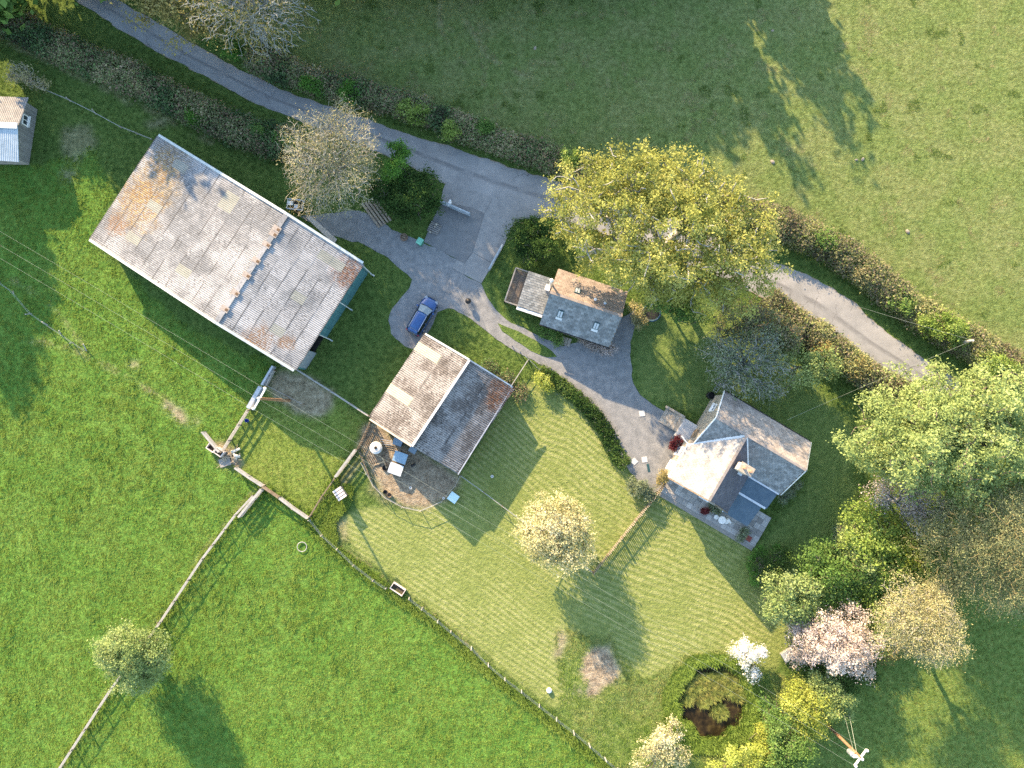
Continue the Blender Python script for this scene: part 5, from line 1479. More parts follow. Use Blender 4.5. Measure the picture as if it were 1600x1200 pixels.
mb = MB(); mb.bar(Hh(un, VW + .08, nwz + .05), Hh(uw, VW + .08, hR + .03), .10, .18); mb.bar(Hh(uw + .01, VW + .08, hR + .03), Hh(ue, VW + .08, sez + .05), .10, .18); mb.build("bargeboard", OLDWOOD, house)
mb = MB(); mb.bar(Hh(un - .08, 3.3, nwz - .03), Hh(un - .08, VW, nwz - .03), .12, .10); mb.build("gutter", WHITE, house)
mb = MB(); mb.bar(Hh(-.36, 0, hR - .02), Hh(-.36, -HD, hE + .02), .10, .16); mb.build("bargeboard", WHITE, house)
mb = MB(); mb.bar(Hh(-.36, .02, hR - .02), Hh(-.36, HD, hE + .02), .10, .16); mb.build("bargeboard", WHITE, house)
mb = MB(); mb.bar(Hh(HL + .12, 0, hR), Hh(HL + .12, HD, hE), .10, .14); mb.build("bargeboard", GALV, house)
mb = MB(); mb.bar(Hh(HL + .12, -.02, hR), Hh(HL + .12, -HD, hE), .10, .14); mb.build("bargeboard", GALV, house)
mb = MB(); mb.bar(Hh(-.3, -HD - .07, hE - .05), Hh(HL, -HD - .07, hE - .05), .11, .09); mb.build("gutter", DARK, house)
# blue lean to roof with pale joints
lv = 7.5
for v0, v1, z0, z1 in ((HD + .02, 5.0, 4.25, 3.62), (5.0, lv, 3.60, 2.75)):
    mb = MB(); mb.slab([Hh(ue + .05 if v0 < 4 else ue - .05, v0, z0), Hh(ue if v0 < 4 else ue - .05, v1 - .03, z1), Hh(9.45 - (.5 if v0 > 4 else 0), v1 - .03, z1), Hh(9.45 - (.0 if v0 < 4 else .5), v0, z0)], .08)
    o = mb.build("roof_sheet", BLUEROOF, house)
mb = MB(); mb.bar(Hh(ue, HD + .05, 4.32), Hh(9.55, HD + .05, 4.32), .20, .05); mb.build("lead_flashing", LEAD, house)
mb = MB(); mb.bar(Hh(ue, 5.0, 3.66), Hh(9.3, 5.0, 3.66), .22, .05); mb.build("lead_flashing", LEAD, house)
mb = MB(); mb.bar(Hh(ue + .02, 5.1, 3.64), Hh(ue - .02, lv, 2.82), .10, .05); mb.build("lead_flashing", LEAD, house)
# walls
wall(house, "wall", Hh(0, -HD + .3, 0), Hh(0, HD - .2, 0), hE - .2, hE - .2, .4, STONE, 0, (.51, hR - .3))
wall(house, "wall", Hh(HL - .3, -HD + .3, 0), Hh(HL - .3, HD - .2, 0), hE - .2, hE - .2, .4, RENDER, 0, (.51, hR - .3))
wall(house, "wall", Hh(.2, -HD + .35, 0), Hh(HL - .5, -HD + .35, 0), hE - .2, hE - .2, .36, RENDER)
wall(house, "wall", Hh(un + .25, HD - .2, 0), Hh(un + .25, VW - .2, 0), nwz - .15, nwz - .15, .4, STONE)
wall(house, "wall", Hh(un + .46, VW - .35, 0), Hh(ue - .3, VW - .35, 0), nwz - .1, sez - .2, .36, RENDER, 0, ((uw - un - .46) / (ue - .3 - un - .46), hR - .3))
wall(house, "wall", Hh(ue - .3, HD, 0), Hh(ue - .3, VW - .55, 0), sez - .2, sez - .2, .3, RENDER)
wall(house, "wall", Hh(9.1, HD, 0), Hh(9.1, 5.0, 0), 4.1, 3.5, .2, RENDER)
wall(house, "wall", Hh(8.6, 5.05, 0), Hh(8.6, lv - .3, 0), 3.4, 2.6, .2, RENDER)
wall(house, "wall", Hh(ue - .1, lv - .3, 0), Hh(8.5, lv - .3, 0), 2.6, 2.6, .2, RENDER)
def window(root, c, ax, nrm_, w_, h_, cols_=2):
    M = Matrix((ax, nrm_, Vector((0, 0, 1)))).transposed()
    mb = MB()
    for s in (-1, 1): mb.box(c + ax * s * w_ / 2, (.09, .12, h_ + .09), m=M)
    for s in (-1, 1): mb.box(c + Vector((0, 0, s * h_ / 2)), (w_ - .09, .12, .09), m=M)
    for k in range(1, cols_): mb.box(c + ax * (k / cols_ - .5) * w_, (.05, .10, h_ - .09), m=M)
    mb.box(c - Vector((0, 0, h_ / 2 + .08)) + nrm_ * .08, (w_ + .2, .26, .07), m=M)
    f = mb.build("window", WHITE, root)
    mb = MB(); mb.box(c - nrm_ * .02, (w_ - .1, .03, h_ - .1), m=M); mb.build("pane", GLASS, f)
for v, z in ((4.3, 1.5), (6.0, 1.5), (4.3, 3.2), (6.0, 3.2)):
    window(house, Hh(un + .03, v, z), hy, -hx, .9, 1.0)
for u, z in ((1.2, 1.5), (4.2, 1.5), (1.4, 4.1), (4.2, 4.1)):
    window(house, Hh(u, VW - .15, z), hx, hy, .95, 1.0)
window(house, Hh(-.22, -1.2, 3.4), hy, -hx, .8, .9)
mb = MB(); mb.box(Hh(-.2, 1.9, 1.95), (.12, .95, 2.0), HA); mb.build("door", OLDWOOD, house)
# chimney
mb = MB(); mb.box(Hh(4.35, 3.0, 6.7), (1.25, .75, 3.0), HA); ch = mb.build("chimney", simple("cream_chimney", [(.42, .35, .27), (.55, .47, .38), (.66, .58, .48)], 3, .9), house)
mb = MB(); mb.box(Hh(4.35, 3.0, 8.25), (1.42, .92, .14), HA); mb.build("chimney_cap", STONE, ch)
for s in (-.32, .34):
    mb = MB(); mb.lathe(Hh(4.35 + s, 3.0, 8.3), [(.15, 0), (.12, .42), (.15, .46), (.11, .48)], 10); mb.build("chimney_pot", simple("terracotta", [(.30, .17, .10), (.42, .26, .17)], 4), ch)
mb = MB(); mb.bar(Hh(3.75, 3.45, 5.9), Hh(5.0, 3.45, 5.6), .3, .05); mb.build("chimney_flashing", LEAD, house)
c = Hh(-.75, 3.4, 3.9)
mb = MB(); mb.tube(Hh(un - .1, 3.35, nwz - .12), Hh(un - 1.0, 3.0, nwz - .2), .06, .06, 6); mb.build("gutter_end", WHITE, house)
# landing and steps
stp = empty("stone_steps", Hh(-2.6, 2, 0), "worn stone steps rising from the gravel to the landing at the farmhouse side", "steps")
mb = MB(); mb.box(Hh(-.95, 2.0, .45), (1.6, 2.1, .9), HA); mb.build("landing", simple("landing_stone", [(.34, .335, .33), (.44, .43, .42), (.52, .51, .50)], 1.4, .85), stp)
for i in range(5):
    mb = MB(); mb.box(Hh(-1.95 - i * .42, 1.75, .38 - i * .08), (.40, 1.7, .75 - i * .16), HA); mb.build("step", STONE, stp)
mb = MB(); mb.bar(Hh(-1.75, .85, .5), Hh(-4.0, .85, .3), .22, .6); mb.build("side_wall", STONE, stp)

# terrace of flagstones
terr = empty("terrace", Hh(6, 8, 0)); tag(terr, kind='structure')
mb = MB(); mb.prism([tuple(Hh(u, v, 0)[:2]) for u, v in ((.15, VW - .3), (.15, 9.35), (11.5, 9.35), (11.5, 5.3), (8.8, 5.3), (8.8, VW - .1))], -.05, .10); mb.build("terrace_base", simple("mortar", [(.20, .19, .175), (.27, .26, .24)], 3), terr)
FLAG = simple("flagstone", [(.25, .245, .235), (.32, .31, .295), (.40, .385, .365)], 1.6, .85, 0, .3, .01, per=.65)
mbs = MB(); mbs.box((0, 0, 0), (.58, .58, .05)); fm = mbs.build("flagstone", FLAG)
fmesh = fm.data; bpy.data.objects.remove(fm)
rr_ = np.random.default_rng(8)
for i in range(19):
    for j in range(7):
        u, v = .47 + i * .6, 5.6 + j * .6
        if v > 9.1 or (u < 8.9 and v < VW - .0): continue
        c = Hh(u, v, .122 + rr_.random() * .008) - terr.location
        o = link("flagstone", fmesh, terr, c); o.rotation_euler = (0, 0, HA + rr_.normal() * .012); o.scale = (1, 1, 1)

# ---- the wooden shed at the left edge
sh = empty("shed", P(18, 215, 0), "wooden shed with pale blue metal roof and small four pane window", "shed")
SHEDROOF = simple("blue_grey_metal_roof", [(.30, .36, .40), (.38, .44, .48), (.47, .52, .55)], 1.0, .5, .1, .05, .005)
SHEDROOF2 = simple("warm_grey_shed_roof", [(.19, .19, .185), (.255, .25, .24), (.32, .315, .30)], 1.6, .85, 0, .1, .01)  # far slope: darker, warmer grey than the other one
rz0, rz1 = P(-75, 192, 3.9), P(28, 197, 3.9)
n0, n1_ = P(-62, 151, 2.4), P(44, 154.5, 2.4)
s0_, s1_ = P(-75, 246, 3.1), P(28.5, 249.5, 3.1)
slope_sheets(sh, rz0, rz1, n0, n1_, [2.9], SHEDROOF2, seed=6)
slope_sheets(sh, rz1, rz0, s1_, s0_, [3.6], SHEDROOF, seed=7)
mb = MB(); mb.bar(rz0 + Vector((0, .0, .10)), rz1 + Vector((0, 0, .10)), .62, .06); mb.build("ridge_cap", SHEDROOF, sh)
base_n, base_s, base_w = P(60, 172, 0), P(47, 257, 0), P(-70, 255, 0)
nn_ = int((base_n - base_s).length / .2)
dd_ = (base_n - base_s).normalized(); ex_ = Vector((dd_.y, -dd_.x, 0))
for i in range(nn_):
    a = base_s + dd_ * (.2 * i + .1) - ex_ * .12
    t = (i + .5) / nn_
    zt = 2.3 + (3.55 - 2.3) * min(1, (1 - t) / .40) if t > .60 else 2.95 + (3.55 - 2.95) * t / .60
    mb = MB(); mb.box((a.x, a.y, zt / 2), (.05, .18, zt), math.atan2(dd_.y, dd_.x) - math.pi / 2); mb.build("wall_board", GREYWOOD, sh)
wall(sh, "wall", base_w, base_s - ex_ * .1, 2.9, 2.9, .1, GREYWOOD)
wall(sh, "wall", base_n - ex_ * .1, base_n + (base_w - base_s), 2.3, 2.3, .1, GREYWOOD)
c = base_s.lerp(base_n, .70) + Vector((0, 0, 1.75)) - ex_ * .06
window(sh, c, dd_, ex_, 1.0, .8)
# ------------------------------------------------------------------ the car
def build_car():
    fr, re_ = P(676, 467), P(645, 521)
    hd = (fr - re_); Lc = 4.25
    ang = math.atan2(hd.y, hd.x)
    ctr = P(661, 495)
    root = empty("car", (ctr.x, ctr.y, .03), "dark blue estate car parked on the gravel beside the smaller barn", "car", rz=ang)
    BLUE, bn, bl_ = new_mat("blue_car_paint")
    finish(BLUE, bn, bl_, (.008, .055, .19), .3, .15, None, spec=.5, coat=.8)
    BLK = simple("black_trim", [(.012, .012, .014), (.025, .025, .028)], 3, .5, 0, None)
    TYRE = simple("tyre_rubber", [(.015, .015, .015), (.03, .03, .03)], 5, .9, 0, .2, .005)
    CHROME = simple("bright_metal", [(.5, .5, .52), (.6, .6, .62)], 2, .25, .8, None)
    LAMP = simple("lamp_glass", [(.22, .25, .28), (.30, .33, .36)], 2, .1, 0, None, spec=.6)
    REDL = simple("red_lamp", [(.22, .012, .012), (.32, .02, .02)], 2, .2, 0, None)
    CG = simple("car_glass", [(.012, .016, .02), (.02, .026, .03)], 1, .05, 0, None, spec=.7)
    WS = simple("windscreen_glass", [(.10, .14, .16), (.14, .18, .20)], 1, .05, 0, None, spec=.8)
    def loft(name, st, mat, parent, closed=True):
        n = len(st[0]); V = [p for s in st for p in s]; F = []
        for i in range(len(st) - 1):
            for j in range(n - 1 if not closed else n):
                F.append((i * n + j, i * n + (j + 1) % n, (i + 1) * n + (j + 1) % n, (i + 1) * n + j))
        if closed:
            F += [tuple(range(n - 1, -1, -1)), tuple((len(st) - 1) * n + k for k in range(n))]
        me = bpy.data.meshes.new(name); me.from_pydata(V, [], [f[::-1] for f in F]); me.materials.append(mat)
        for q in me.polygons: q.use_smooth = True
        return link(name, me, parent)
    def sec(x, wdt, zb, zt, cr):
        w2 = wdt / 2
        return [(x, -w2 * .92, zb), (x, -w2, zb + .18), (x, -w2, (zb + zt) / 2), (x, -w2 * .965, zt - .10), (x, -w2 * .80, zt), (x, -w2 * .35, zt + cr), (x, w2 * .35, zt + cr), (x, w2 * .80, zt), (x, w2 * .965, zt - .10), (x, w2, (zb + zt) / 2), (x, w2, zb + .18), (x, w2 * .92, zb)]
    body = [sec(2.12, 1.02, .36, .58, .01), sec(2.06, 1.34, .26, .70, .02), sec(1.85, 1.60, .22, .78, .03), sec(1.45, 1.74, .20, .88, .04), (sec(1.0, 1.78, .20, .96, .04)), sec(.5, 1.79, .20, .98, .02),
            sec(-.5, 1.80, .20, .98, .02), sec(-1.3, 1.79, .20, .99, .02), sec(-1.85, 1.72, .22, .98, .02), sec(-2.05, 1.58, .26, .95, .01), sec(-2.12, 1.36, .34, .80, .0)]
    loft("body", body, BLUE, root)
    def rsec(x, wdt, z, cr): 
        w2 = wdt / 2
        return [(x, -w2, z - .07), (x, -w2 * .9, z), (x, -w2 * .4, z + cr), (x, w2 * .4, z + cr), (x, w2 * .9, z), (x, w2, z - .07)]
    loft("roof", [rsec(.28, 1.18, 1.44, .03), rsec(0, 1.24, 1.49, .035), rsec(-.8, 1.25, 1.50, .035), rsec(-1.5, 1.22, 1.47, .03), rsec(-1.78, 1.17, 1.43, .02)], BLUE, root)
    def face(name, pts, mat, th=.015):
        c = sum((Vector(p) for p in pts), Vector()) / len(pts)
        nn = (Vector(pts[1]) - Vector(pts[0])).cross(Vector(pts[2]) - Vector(pts[0])).normalized()
        if nn.dot(c - Vector((-.4, 0, .7))) < 0: nn = -nn; pts = pts[::-1]
        V = [Vector(p) for p in pts] + [Vector(p) - nn * th for p in pts]; n = len(pts)
        me = bpy.data.meshes.new(name); me.from_pydata(V, [], [tuple(range(n)), tuple(range(2 * n - 1, n - 1, -1))] + [(i, n + i, n + (i + 1) % n, (i + 1) % n) for i in range(n)]); me.materials.append(mat)
        return link(name, me, root)
    face("windscreen", [(1.02, -.72, 1.0), (1.10, 0, 1.02), (1.02, .72, 1.0), (.28, .58, 1.42), (.34, 0, 1.46), (.28, -.58, 1.42)], WS)
    face("rear_window", [(-2.0, -.70, 1.0), (-2.0, .70, 1.0), (-1.78, .57, 1.40), (-1.78, -.57, 1.40)], CG)
    for s in (-1, 1):
        face("side_window", [(.92, s * .80, .99), (.22, s * .60, 1.40), (-.55, s * .615, 1.42), (-.55, s * .84, .99)], CG)
        face("side_window", [(-.60, s * .84, .99), (-.60, s * .615, 1.42), (-1.72, s * .585, 1.38), (-1.95, s * .76, .99)], CG)
        m = MB(); m.bar((.15, s * .56, 1.53), (-1.7, s * .56, 1.51), .045, .05); v = m.build("roof_rail", CHROME); v.parent = root
        m = MB(); m.box((.72, s * .96, 1.0), (.16, .20, .13)); v = m.build("mirror", BLUE); v.parent = root
        m = MB(); m.box((1.93, s * .62, .70), (.32, .28, .14), s * -.55); v = m.build("headlight", LAMP); v.parent = root
        m = MB(); m.box((-2.05, s * .68, .82), (.12, .20, .26)); v = m.build("tail_light", REDL); v.parent = root
        for x in (1.32, -1.32):
            m = MB(); m.tube((x, s * .70, .32), (x, s * .90, .32), .32, .32, 20); v = m.build("wheel", TYRE); v.parent = root
            m = MB(); m.tube((x, s * .885, .32), (x, s * .915, .32), .21, .19, 14); q = m.build("rim", CHROME); q.parent = v
    m = MB(); m.box((1.07, 0, .995), (.14, 1.36, .03)); v = m.build("scuttle_panel", BLK); v.parent = root
    for sx in (2.08, -2.10):
        m = MB(); m.box((sx, 0, .40), (.12, 1.25, .18)); v = m.build("bumper", BLK); v.parent = root
    m = MB(); m.box((2.125, 0, .56), (.04, .7, .12)); v = m.build("grille", BLK); v.parent = root
    m = MB(); m.box((-2.13, 0, .62), (.02, .52, .11)); v = m.build("number_plate", simple("plate_yellow", [(.55, .45, .05), (.6, .5, .06)], 2, .5, 0, None)); v.parent = root
    m = MB(); m.box((-1.86, 0, 1.43), (.22, 1.06, .03)); v = m.build("spoiler", BLUE); v.parent = root
build_car()

# ------------------------------------------------------------------ fences, gates
def post_mesh(h, w_, mat, rnd=False):
    m = MB()
    if rnd: m.tube((0, 0, -.05), (0, 0, h), w_ / 2, w_ / 2 * .9, 6)
    else: m.box((0, 0, h / 2 - .03), (w_, w_, h + .06))
    o = m.build("post", mat); me = o.data; bpy.data.objects.remove(o)
    return me
_unit = {}
def unit_bar(mat):
    if mat.name not in _unit:
        m = MB(); m.box((.5, 0, 0), (1, 1, 1)); o = m.build("rail", mat); _unit[mat.name] = o.data; bpy.data.objects.remove(o)
    return _unit[mat.name]
def bar_part(name, a, b, wd, ht, mat, root):
    a, b = Vector(a), Vector(b); d = b - a; L_ = d.length; d.normalize()
    s = Vector((0, 0, 1)).cross(d).normalized(); u = d.cross(s)
    o = link(name, unit_bar(mat), root)
    M = Matrix((d, s, u)).transposed().to_4x4(); M.translation = a - root_loc(root)
    o.matrix_local = M @ Matrix.Diagonal((L_, wd, ht, 1))
    return o
def fence(px, label, spacing=1.9, h=1.15, rails=(1.1, .65), mat=RAIL, pmat=OLDWOOD, pw=.11, rw=.05, rh=.09, wires=(), cat="fence", seed=0, tilt=.04, name="fence", posts_px=None):
    r = np.random.default_rng(seed)
    pts = [P(a, b) for a, b in px]
    root = empty(name, pts[0], label, cat)
    pm = post_mesh(h, pw, pmat)
    stops = []
    if posts_px:
        stops = [P(a, b) for a, b in posts_px]
    else:
        for a, b in zip(pts[:-1], pts[1:]):
            n = max(1, round((b - a).length / spacing))
            stops += [a.lerp(b, k / n) for k in range(n)]
        stops.append(pts[-1])
    for q in stops:
        o = link("post", pm, root, q - root.location)
        o.rotation_euler = (r.normal() * tilt, r.normal() * tilt, r.random() * .6)
    for a, b in zip(stops[:-1], stops[1:]):
        for z in rails:
            j = r.normal(size=2) * .02
            bar_part("rail", a + Vector((0, 0, z + j[0])), b + Vector((0, 0, z + j[1])), rw, rh, mat, root)
    if wires:
        m = MB()
        for a, b in zip(stops[:-1], stops[1:]):
            for z in wires: m.bar(a + Vector((0, 0, z)), b + Vector((0, 0, z)), .012)
        m.build("wire", GALV, root, kind="stuff")
    return root
def gate(a, b, label, h=1.15, mat=GALV, bars=5, z0=.15, wd=.07):
    a, b = P(*a), P(*b)
    root = empty("field_gate", a, label, "gate")
    for k in range(bars):
        z = z0 + (h - z0) * k / (bars - 1)
        bar_part("gate_bar", a + Vector((0, 0, z)), b + Vector((0, 0, z)), wd, .05, mat, root)
    for t in (0.0, .5, 1.0):
        q = a.lerp(b, t); bar_part("gate_upright", q + Vector((.0, 0, z0 - .05)), q + Vector((.001, .001, h + .03)), .06, .06, mat, root)
    return root
CONC = simple("pale_fence_rail", [(.22, .215, .20), (.29, .285, .265), (.35, .34, .32)], 3, .8, 0, .2, .01)
fence([(97, 1200), (180, 1072), (255, 970), (320, 872), (372, 803), (400, 773)], "pale topped post and rail fence crossing the meadow through the lone round tree", 2.3, 1.15, (1.12, .62), CONC, OLDWOOD, .12, .11, .05, (.3, .9), seed=1)
fence([(322, 675), (348, 706)], "short thick pale rail beside the two brown crates", 2.0, 1.15, (1.1, .7, .35), CONC, RAIL, .13, .20, .06, seed=2)
fence([(352, 704), (362, 688), (392, 640)], "weathered rail fence leading from the crates up to the barn gate", 1.8, 1.2, (1.15, .75, .4), RAIL, OLDWOOD, .13, .09, .12, seed=3)
gate((393, 638), (412, 605), "grey steel field gate nearest the cross armed pole", mat=GALV, wd=.42, bars=4)
gate((414, 602), (431, 573), "grey steel field gate touching the big barn's corner", mat=GALV, wd=.22)
fence([(420, 604), (432, 580)], "pale short rail doubled inside the barn side gate", 1.7, 1.1, (1.05, .6), RAIL, OLDWOOD, .1, .1, .06, seed=31)
fence([(415, 600), (450, 618), (476, 632)], "half broken thin rail running from the gate into the bare paddock earth", 2.2, .9, (.8,), GREYWOOD, OLDWOOD, .1, .06, .06, seed=4, tilt=.1)
fence([(465, 577), (520, 612), (578, 650)], "straight pale rail fence between the two barns", 2.4, 1.2, (1.16, .75, .4), CONC, OLDWOOD, .1, .10, .06, seed=5)
fence([(372, 730), (392, 744), (414, 758)], "pale double railed fence below the crates on the paddock edge", 1.9, 1.15, (1.1, .7, .35), CONC, RAIL, .13, .20, .06, seed=6)
fence([(415, 759), (440, 776)], "brown rail length in the middle of the paddock's lower fence", 1.9, 1.15, (1.1, .65), OLDWOOD, OLDWOOD, .13, .20, .10, seed=7)
fence([(441, 777), (462, 793), (484, 808)], "pale double railed fence running to the paddock's lowest corner", 1.9, 1.15, (1.1, .7, .35), CONC, RAIL, .13, .20, .06, seed=8)
gate((413, 763), (378, 806), "pale steel gate closing the meadow fence below the paddock", mat=CONC, wd=.24)
gate((558, 702), (527, 744), "pale steel gate on the paddock side of the animal pen", mat=CONC, wd=.22)
fence([(525, 747), (505, 775), (487, 805)], "low brown rail fence from the pale pen gate to the paddock's lowest corner", 1.9, .9, (.85, .5), OLDWOOD, OLDWOOD, .12, .07, .10, (.3,), seed=9)
fence([(487, 812), (505, 835), (528, 856), (555, 882), (585, 905), (605, 918)], "leaning wire fence in long grass between the meadow and the lawn's left tip", 2.3, 1.1, (), RAIL, RAIL, .09, wires=(.35, .7, 1.0), seed=10, tilt=.08)
fence([(640, 935), (960, 1195)], "wire fence on pale posts between meadow and striped lawn", 2, 1.15, (), RAIL, CONC, .10, wires=(.35, .7, 1.05), seed=11, tilt=.05,
      posts_px=[(640, 933), (661, 949), (685, 968), (705, 985), (737, 1010), (763, 1036), (789, 1058), (815, 1078), (843, 1100), (870, 1121), (896, 1141), (920, 1161), (945, 1183), (965, 1200)])
fence([(720, 742), (756, 768), (815, 812), (868, 850), (925, 892)], "thin wire and rail fence across the lawn from the small barn to the picket fence", 2.1, 1.0, (.96,), CONC, OLDWOOD, .08, .045, .045, (.4, .7), seed=12)
fence([(825, 563), (797, 606)], "thin pale rail between the drive and the smaller barn's far corner", 2.0, 1.05, (1.0, .6), CONC, OLDWOOD, .09, .08, .06, seed=13)
fence([(800, 540), (826, 562), (842, 578)], "low wire fence with thin posts along the lower wheel track", 1.5, .9, (), RAIL, GREYWOOD, .08, wires=(.4, .8), seed=14)
fence([(70, 142), (110, 158), (150, 178), (190, 200), (240, 220)], "old sagging wire fence tangled in dead grass, behind the big barn's top end", 2.4, .9, (.7,), CONC, RAIL, .09, .035, .04, (.3, .6), seed=15, tilt=.12)
fence([(0, 441), (20, 455), (50, 490), (75, 508), (95, 521), (115, 535), (135, 548)], "broken remains of a wire fence with tilted posts in the left meadow", 2.4, 1.0, (), RAIL, CONC, .10, wires=(.3, .6), seed=16, tilt=.35)
# hurdle of upright boards whose striped shadow lies in the pen
def pickets(px0, px1, label, n, h, wd, mat, name, seed, th=.03, jag=.06, part="picket", rails=(.3, .8)):
    r = np.random.default_rng(seed)
    a, b = P(*px0), P(*px1)
    root = empty(name, a, label, "fence")
    d = b - a; L_ = d.length; an = math.atan2(d.y, d.x)
    m = MB(); m.box((0, 0, h / 2 - .05), (wd, th, h - .1)); m.add([(-wd / 2, -th / 2, h - .1), (wd / 2, -th / 2, h - .1), (wd / 2, th / 2, h - .1), (-wd / 2, th / 2, h - .1), (0, -th / 2, h), (0, th / 2, h)], [(0, 1, 4), (2, 3, 5), (1, 2, 5, 4), (3, 0, 4, 5)])
    o = m.build(part, mat); me = o.data; bpy.data.objects.remove(o)
    nrm_ = Vector((-d.y, d.x, 0)).normalized()
    for k in range(n):
        o = link(part, me, root, d * ((k + .5) / n) + nrm_ * .045)
        o.rotation_euler = (r.normal() * .02, r.normal() * .015, an)
        o.scale = (1, 1, 1 + r.normal() * jag)
    for z in rails: bar_part("rail", a + Vector((0, 0, z * h)), b + Vector((0, 0, z * h)), .05, .08, OLDWOOD, root)
    for t in np.linspace(0, 1, max(2, int(L_ / 2.2) + 1)):
        q = a + d * t; m = MB(); m.box((q.x, q.y, h / 2), (.1, .1, h + .1)); m.build("post", OLDWOOD, root)
    return root
pickets((1036, 756), (926, 893), "pale picket fence with long striped shadow, from the house corner to the blossom tree", 58, 1.35, .10, RAIL, "picket_fence", 3)
pickets((581, 660), (561, 702), "dark upright board hurdle beside the white topped tank", 13, 1.5, .12, OLDWOOD, "board_fence", 4)
pickets((563, 706), (580, 748), "low board fence on the left rim of the bare pen", 10, .8, .09, GREYWOOD, "board_fence", 5)
fence([(566, 722), (585, 758), (603, 776), (630, 791), (658, 797), (690, 783), (712, 758), (719, 744)], "curved wire netting fence round the animal pen", 1.7, 1.0, (.95,), RAIL, RAIL, .07, .04, .04, (.3, .6), seed=17)

# concrete yard gates (open, seen from above) 
def wide_gate(a, b, label, mat):
    g = gate(a, b, label, 1.25, mat, 5, .2, .14); return g
GATE_BLUE = simple("pale_blue_gate", [(.22, .27, .30), (.28, .33, .36), (.34, .39, .41)], 2, .5, .2, .1, .005)
wide_gate((689, 318), (735, 338), "pale blue metal gate across the concrete yard's lane side", GATE_BLUE)
wide_gate((785, 386), (764, 424), "pale metal gate folded back along the dark shrub at the yard's edge", GATE_BLUE)
mb = MB(); mb.box(P(703, 317, .55), (.16, .45, 1.1), -.6); mb.box(P(702, 318.5, 1.12), (.22, .5, .06), -.6); tag(mb.build("gate_post", WHITE, origin=P(703, 317)), "short white post behind the pale blue yard gate", "post")

# ------------------------------------------------------------------ poles and wires
POLE = simple("creosoted_pole", [(.16, .085, .045), (.25, .14, .075), (.34, .20, .11)], 3, .85, 0, .3, .01)
POLEGREY = simple("grey_pole", [(.38, .35, .31), (.48, .45, .40), (.58, .55, .50)], 3, .85, 0, .3, .01)
def pole(base, h, label, arm=None, mat=POLE, transformer=False):
    b = P(*base); root = empty("utility_pole", b, label, "pole")
    m = MB(); m.tube(b, b + Vector((0, 0, h)), .17, .12, 10); m.build("pole", mat, root)
    ends = []
    if arm:
        d = Vector((arm[0], arm[1], 0)).normalized() * arm[2]
        t = b + Vector((0, 0, h - .15))
        m = MB(); m.bar(t - d + Vector((0, 0, .05)), t + d + Vector((0, 0, .05)), .14, .14); m.build("crossarm", WHITE, root)
        for s in (-1, 0, 1):
            q = t + d * s * .95 + Vector((0, 0, .12 if s else .3))
            m = MB(); m.lathe(q, [(.05, 0), (.13, .05), (.09, .12), (.14, .17), (.09, .26), (.04, .3)], 10); m.build("insulator", WHITE, root)
            ends.append(q + Vector((0, 0, .28)))
    return root, ends, b + Vector((0, 0, h))
pA, eA, tA = pole((452, 626), 9.7, "brown wooden pole with white crossarm by the big barn's lowest corner", (.48, .86, 1.15))
pB, eB, tB = pole((1290, 1130), 8.2, "orange brown wooden pole with white T shaped crossarm at the bottom right", (.60, .78, .95))
m = MB(); c = tB - Vector((0, 0, 1.5)); m.lathe(c - Vector((.25, .22, .5)), [(.26, 0), (.26, .8), (.18, .9)], 12); m.build("transformer", GALV, pB)
m = MB(); m.bar(tB - Vector((.3, .25, .9)), tB - Vector((0, 0, .4)), .12, .3); m.build("bracket", WHITE, pB)
pC, eC, tC = pole((1489, 537), 3.6, "short pale pole leaning over the lane hedge at the right", None, POLEGREY)
WIRE, wn_, wl_ = new_mat("aluminium_wire")
finish(WIRE, wn_, wl_, (.30, .34, .28), .6, 0)
def wire(a, b, label, sag=.5, r_=.0065, group="overhead wires on the cross armed poles", cat="wire"):
    a, b = Vector(a), Vector(b)
    m = MB(); n = 24; pts = []
    for k in range(n + 1):
        t = k / n; p = a.lerp(b, t); p.z -= sag * 4 * t * (1 - t); pts.append(p)
    for p, q in zip(pts[:-1], pts[1:]): m.tube(p, q, r_, r_, 4, False)
    return m.build("overhead_wire", WIRE, origin=a, label=label, cat=cat, group=group) 
for k, (e, nm) in enumerate(zip(eA, ("lowest of the three", "middle one of the three", "uppermost of the three"))):
    far = e + (P(0, 377, 9.5) - P(404, 616, 9.5)) * 1.25
    wire(e, far, nm + " thin pale wires crossing the left meadow to the pole", .6)
for k, (e, f2, nm) in enumerate(zip(eA, eB, ("lower wire", "middle wire", "upper wire"))):
    wire(e, f2, nm + " between the two cross armed poles over paddock, pen and lawn", 1.0)
wire(tC, P(1230, 656, 5.5), "single thin wire from the lane pole to the farmhouse", .5, .009, "service wires of the lane pole")
wire(tC, P(1338, 478, 3.0), "short thin wire from the lane pole across the lane", .2, .009, "service wires of the lane pole")
wire(tB - Vector((.1, .2, .5)), P(1325, 1105, 2.0), "stay wire beside the T shaped crossarm pole", .05, .02, None, "stay wire")
wire(tB - Vector((.2, .1, .9)), P(1315, 1100, 2.0), "second thinner stay wire beside the T shaped crossarm pole", .05, .012, None, "stay wire")

# ------------------------------------------------------------------ pen, yard and garden objects
def cyl(name, px, r_, h, mat, label, cat, n=20, z=0.0, group=None):
    c = P(*px, z); root = empty(name, c, label, cat, group); return c, root
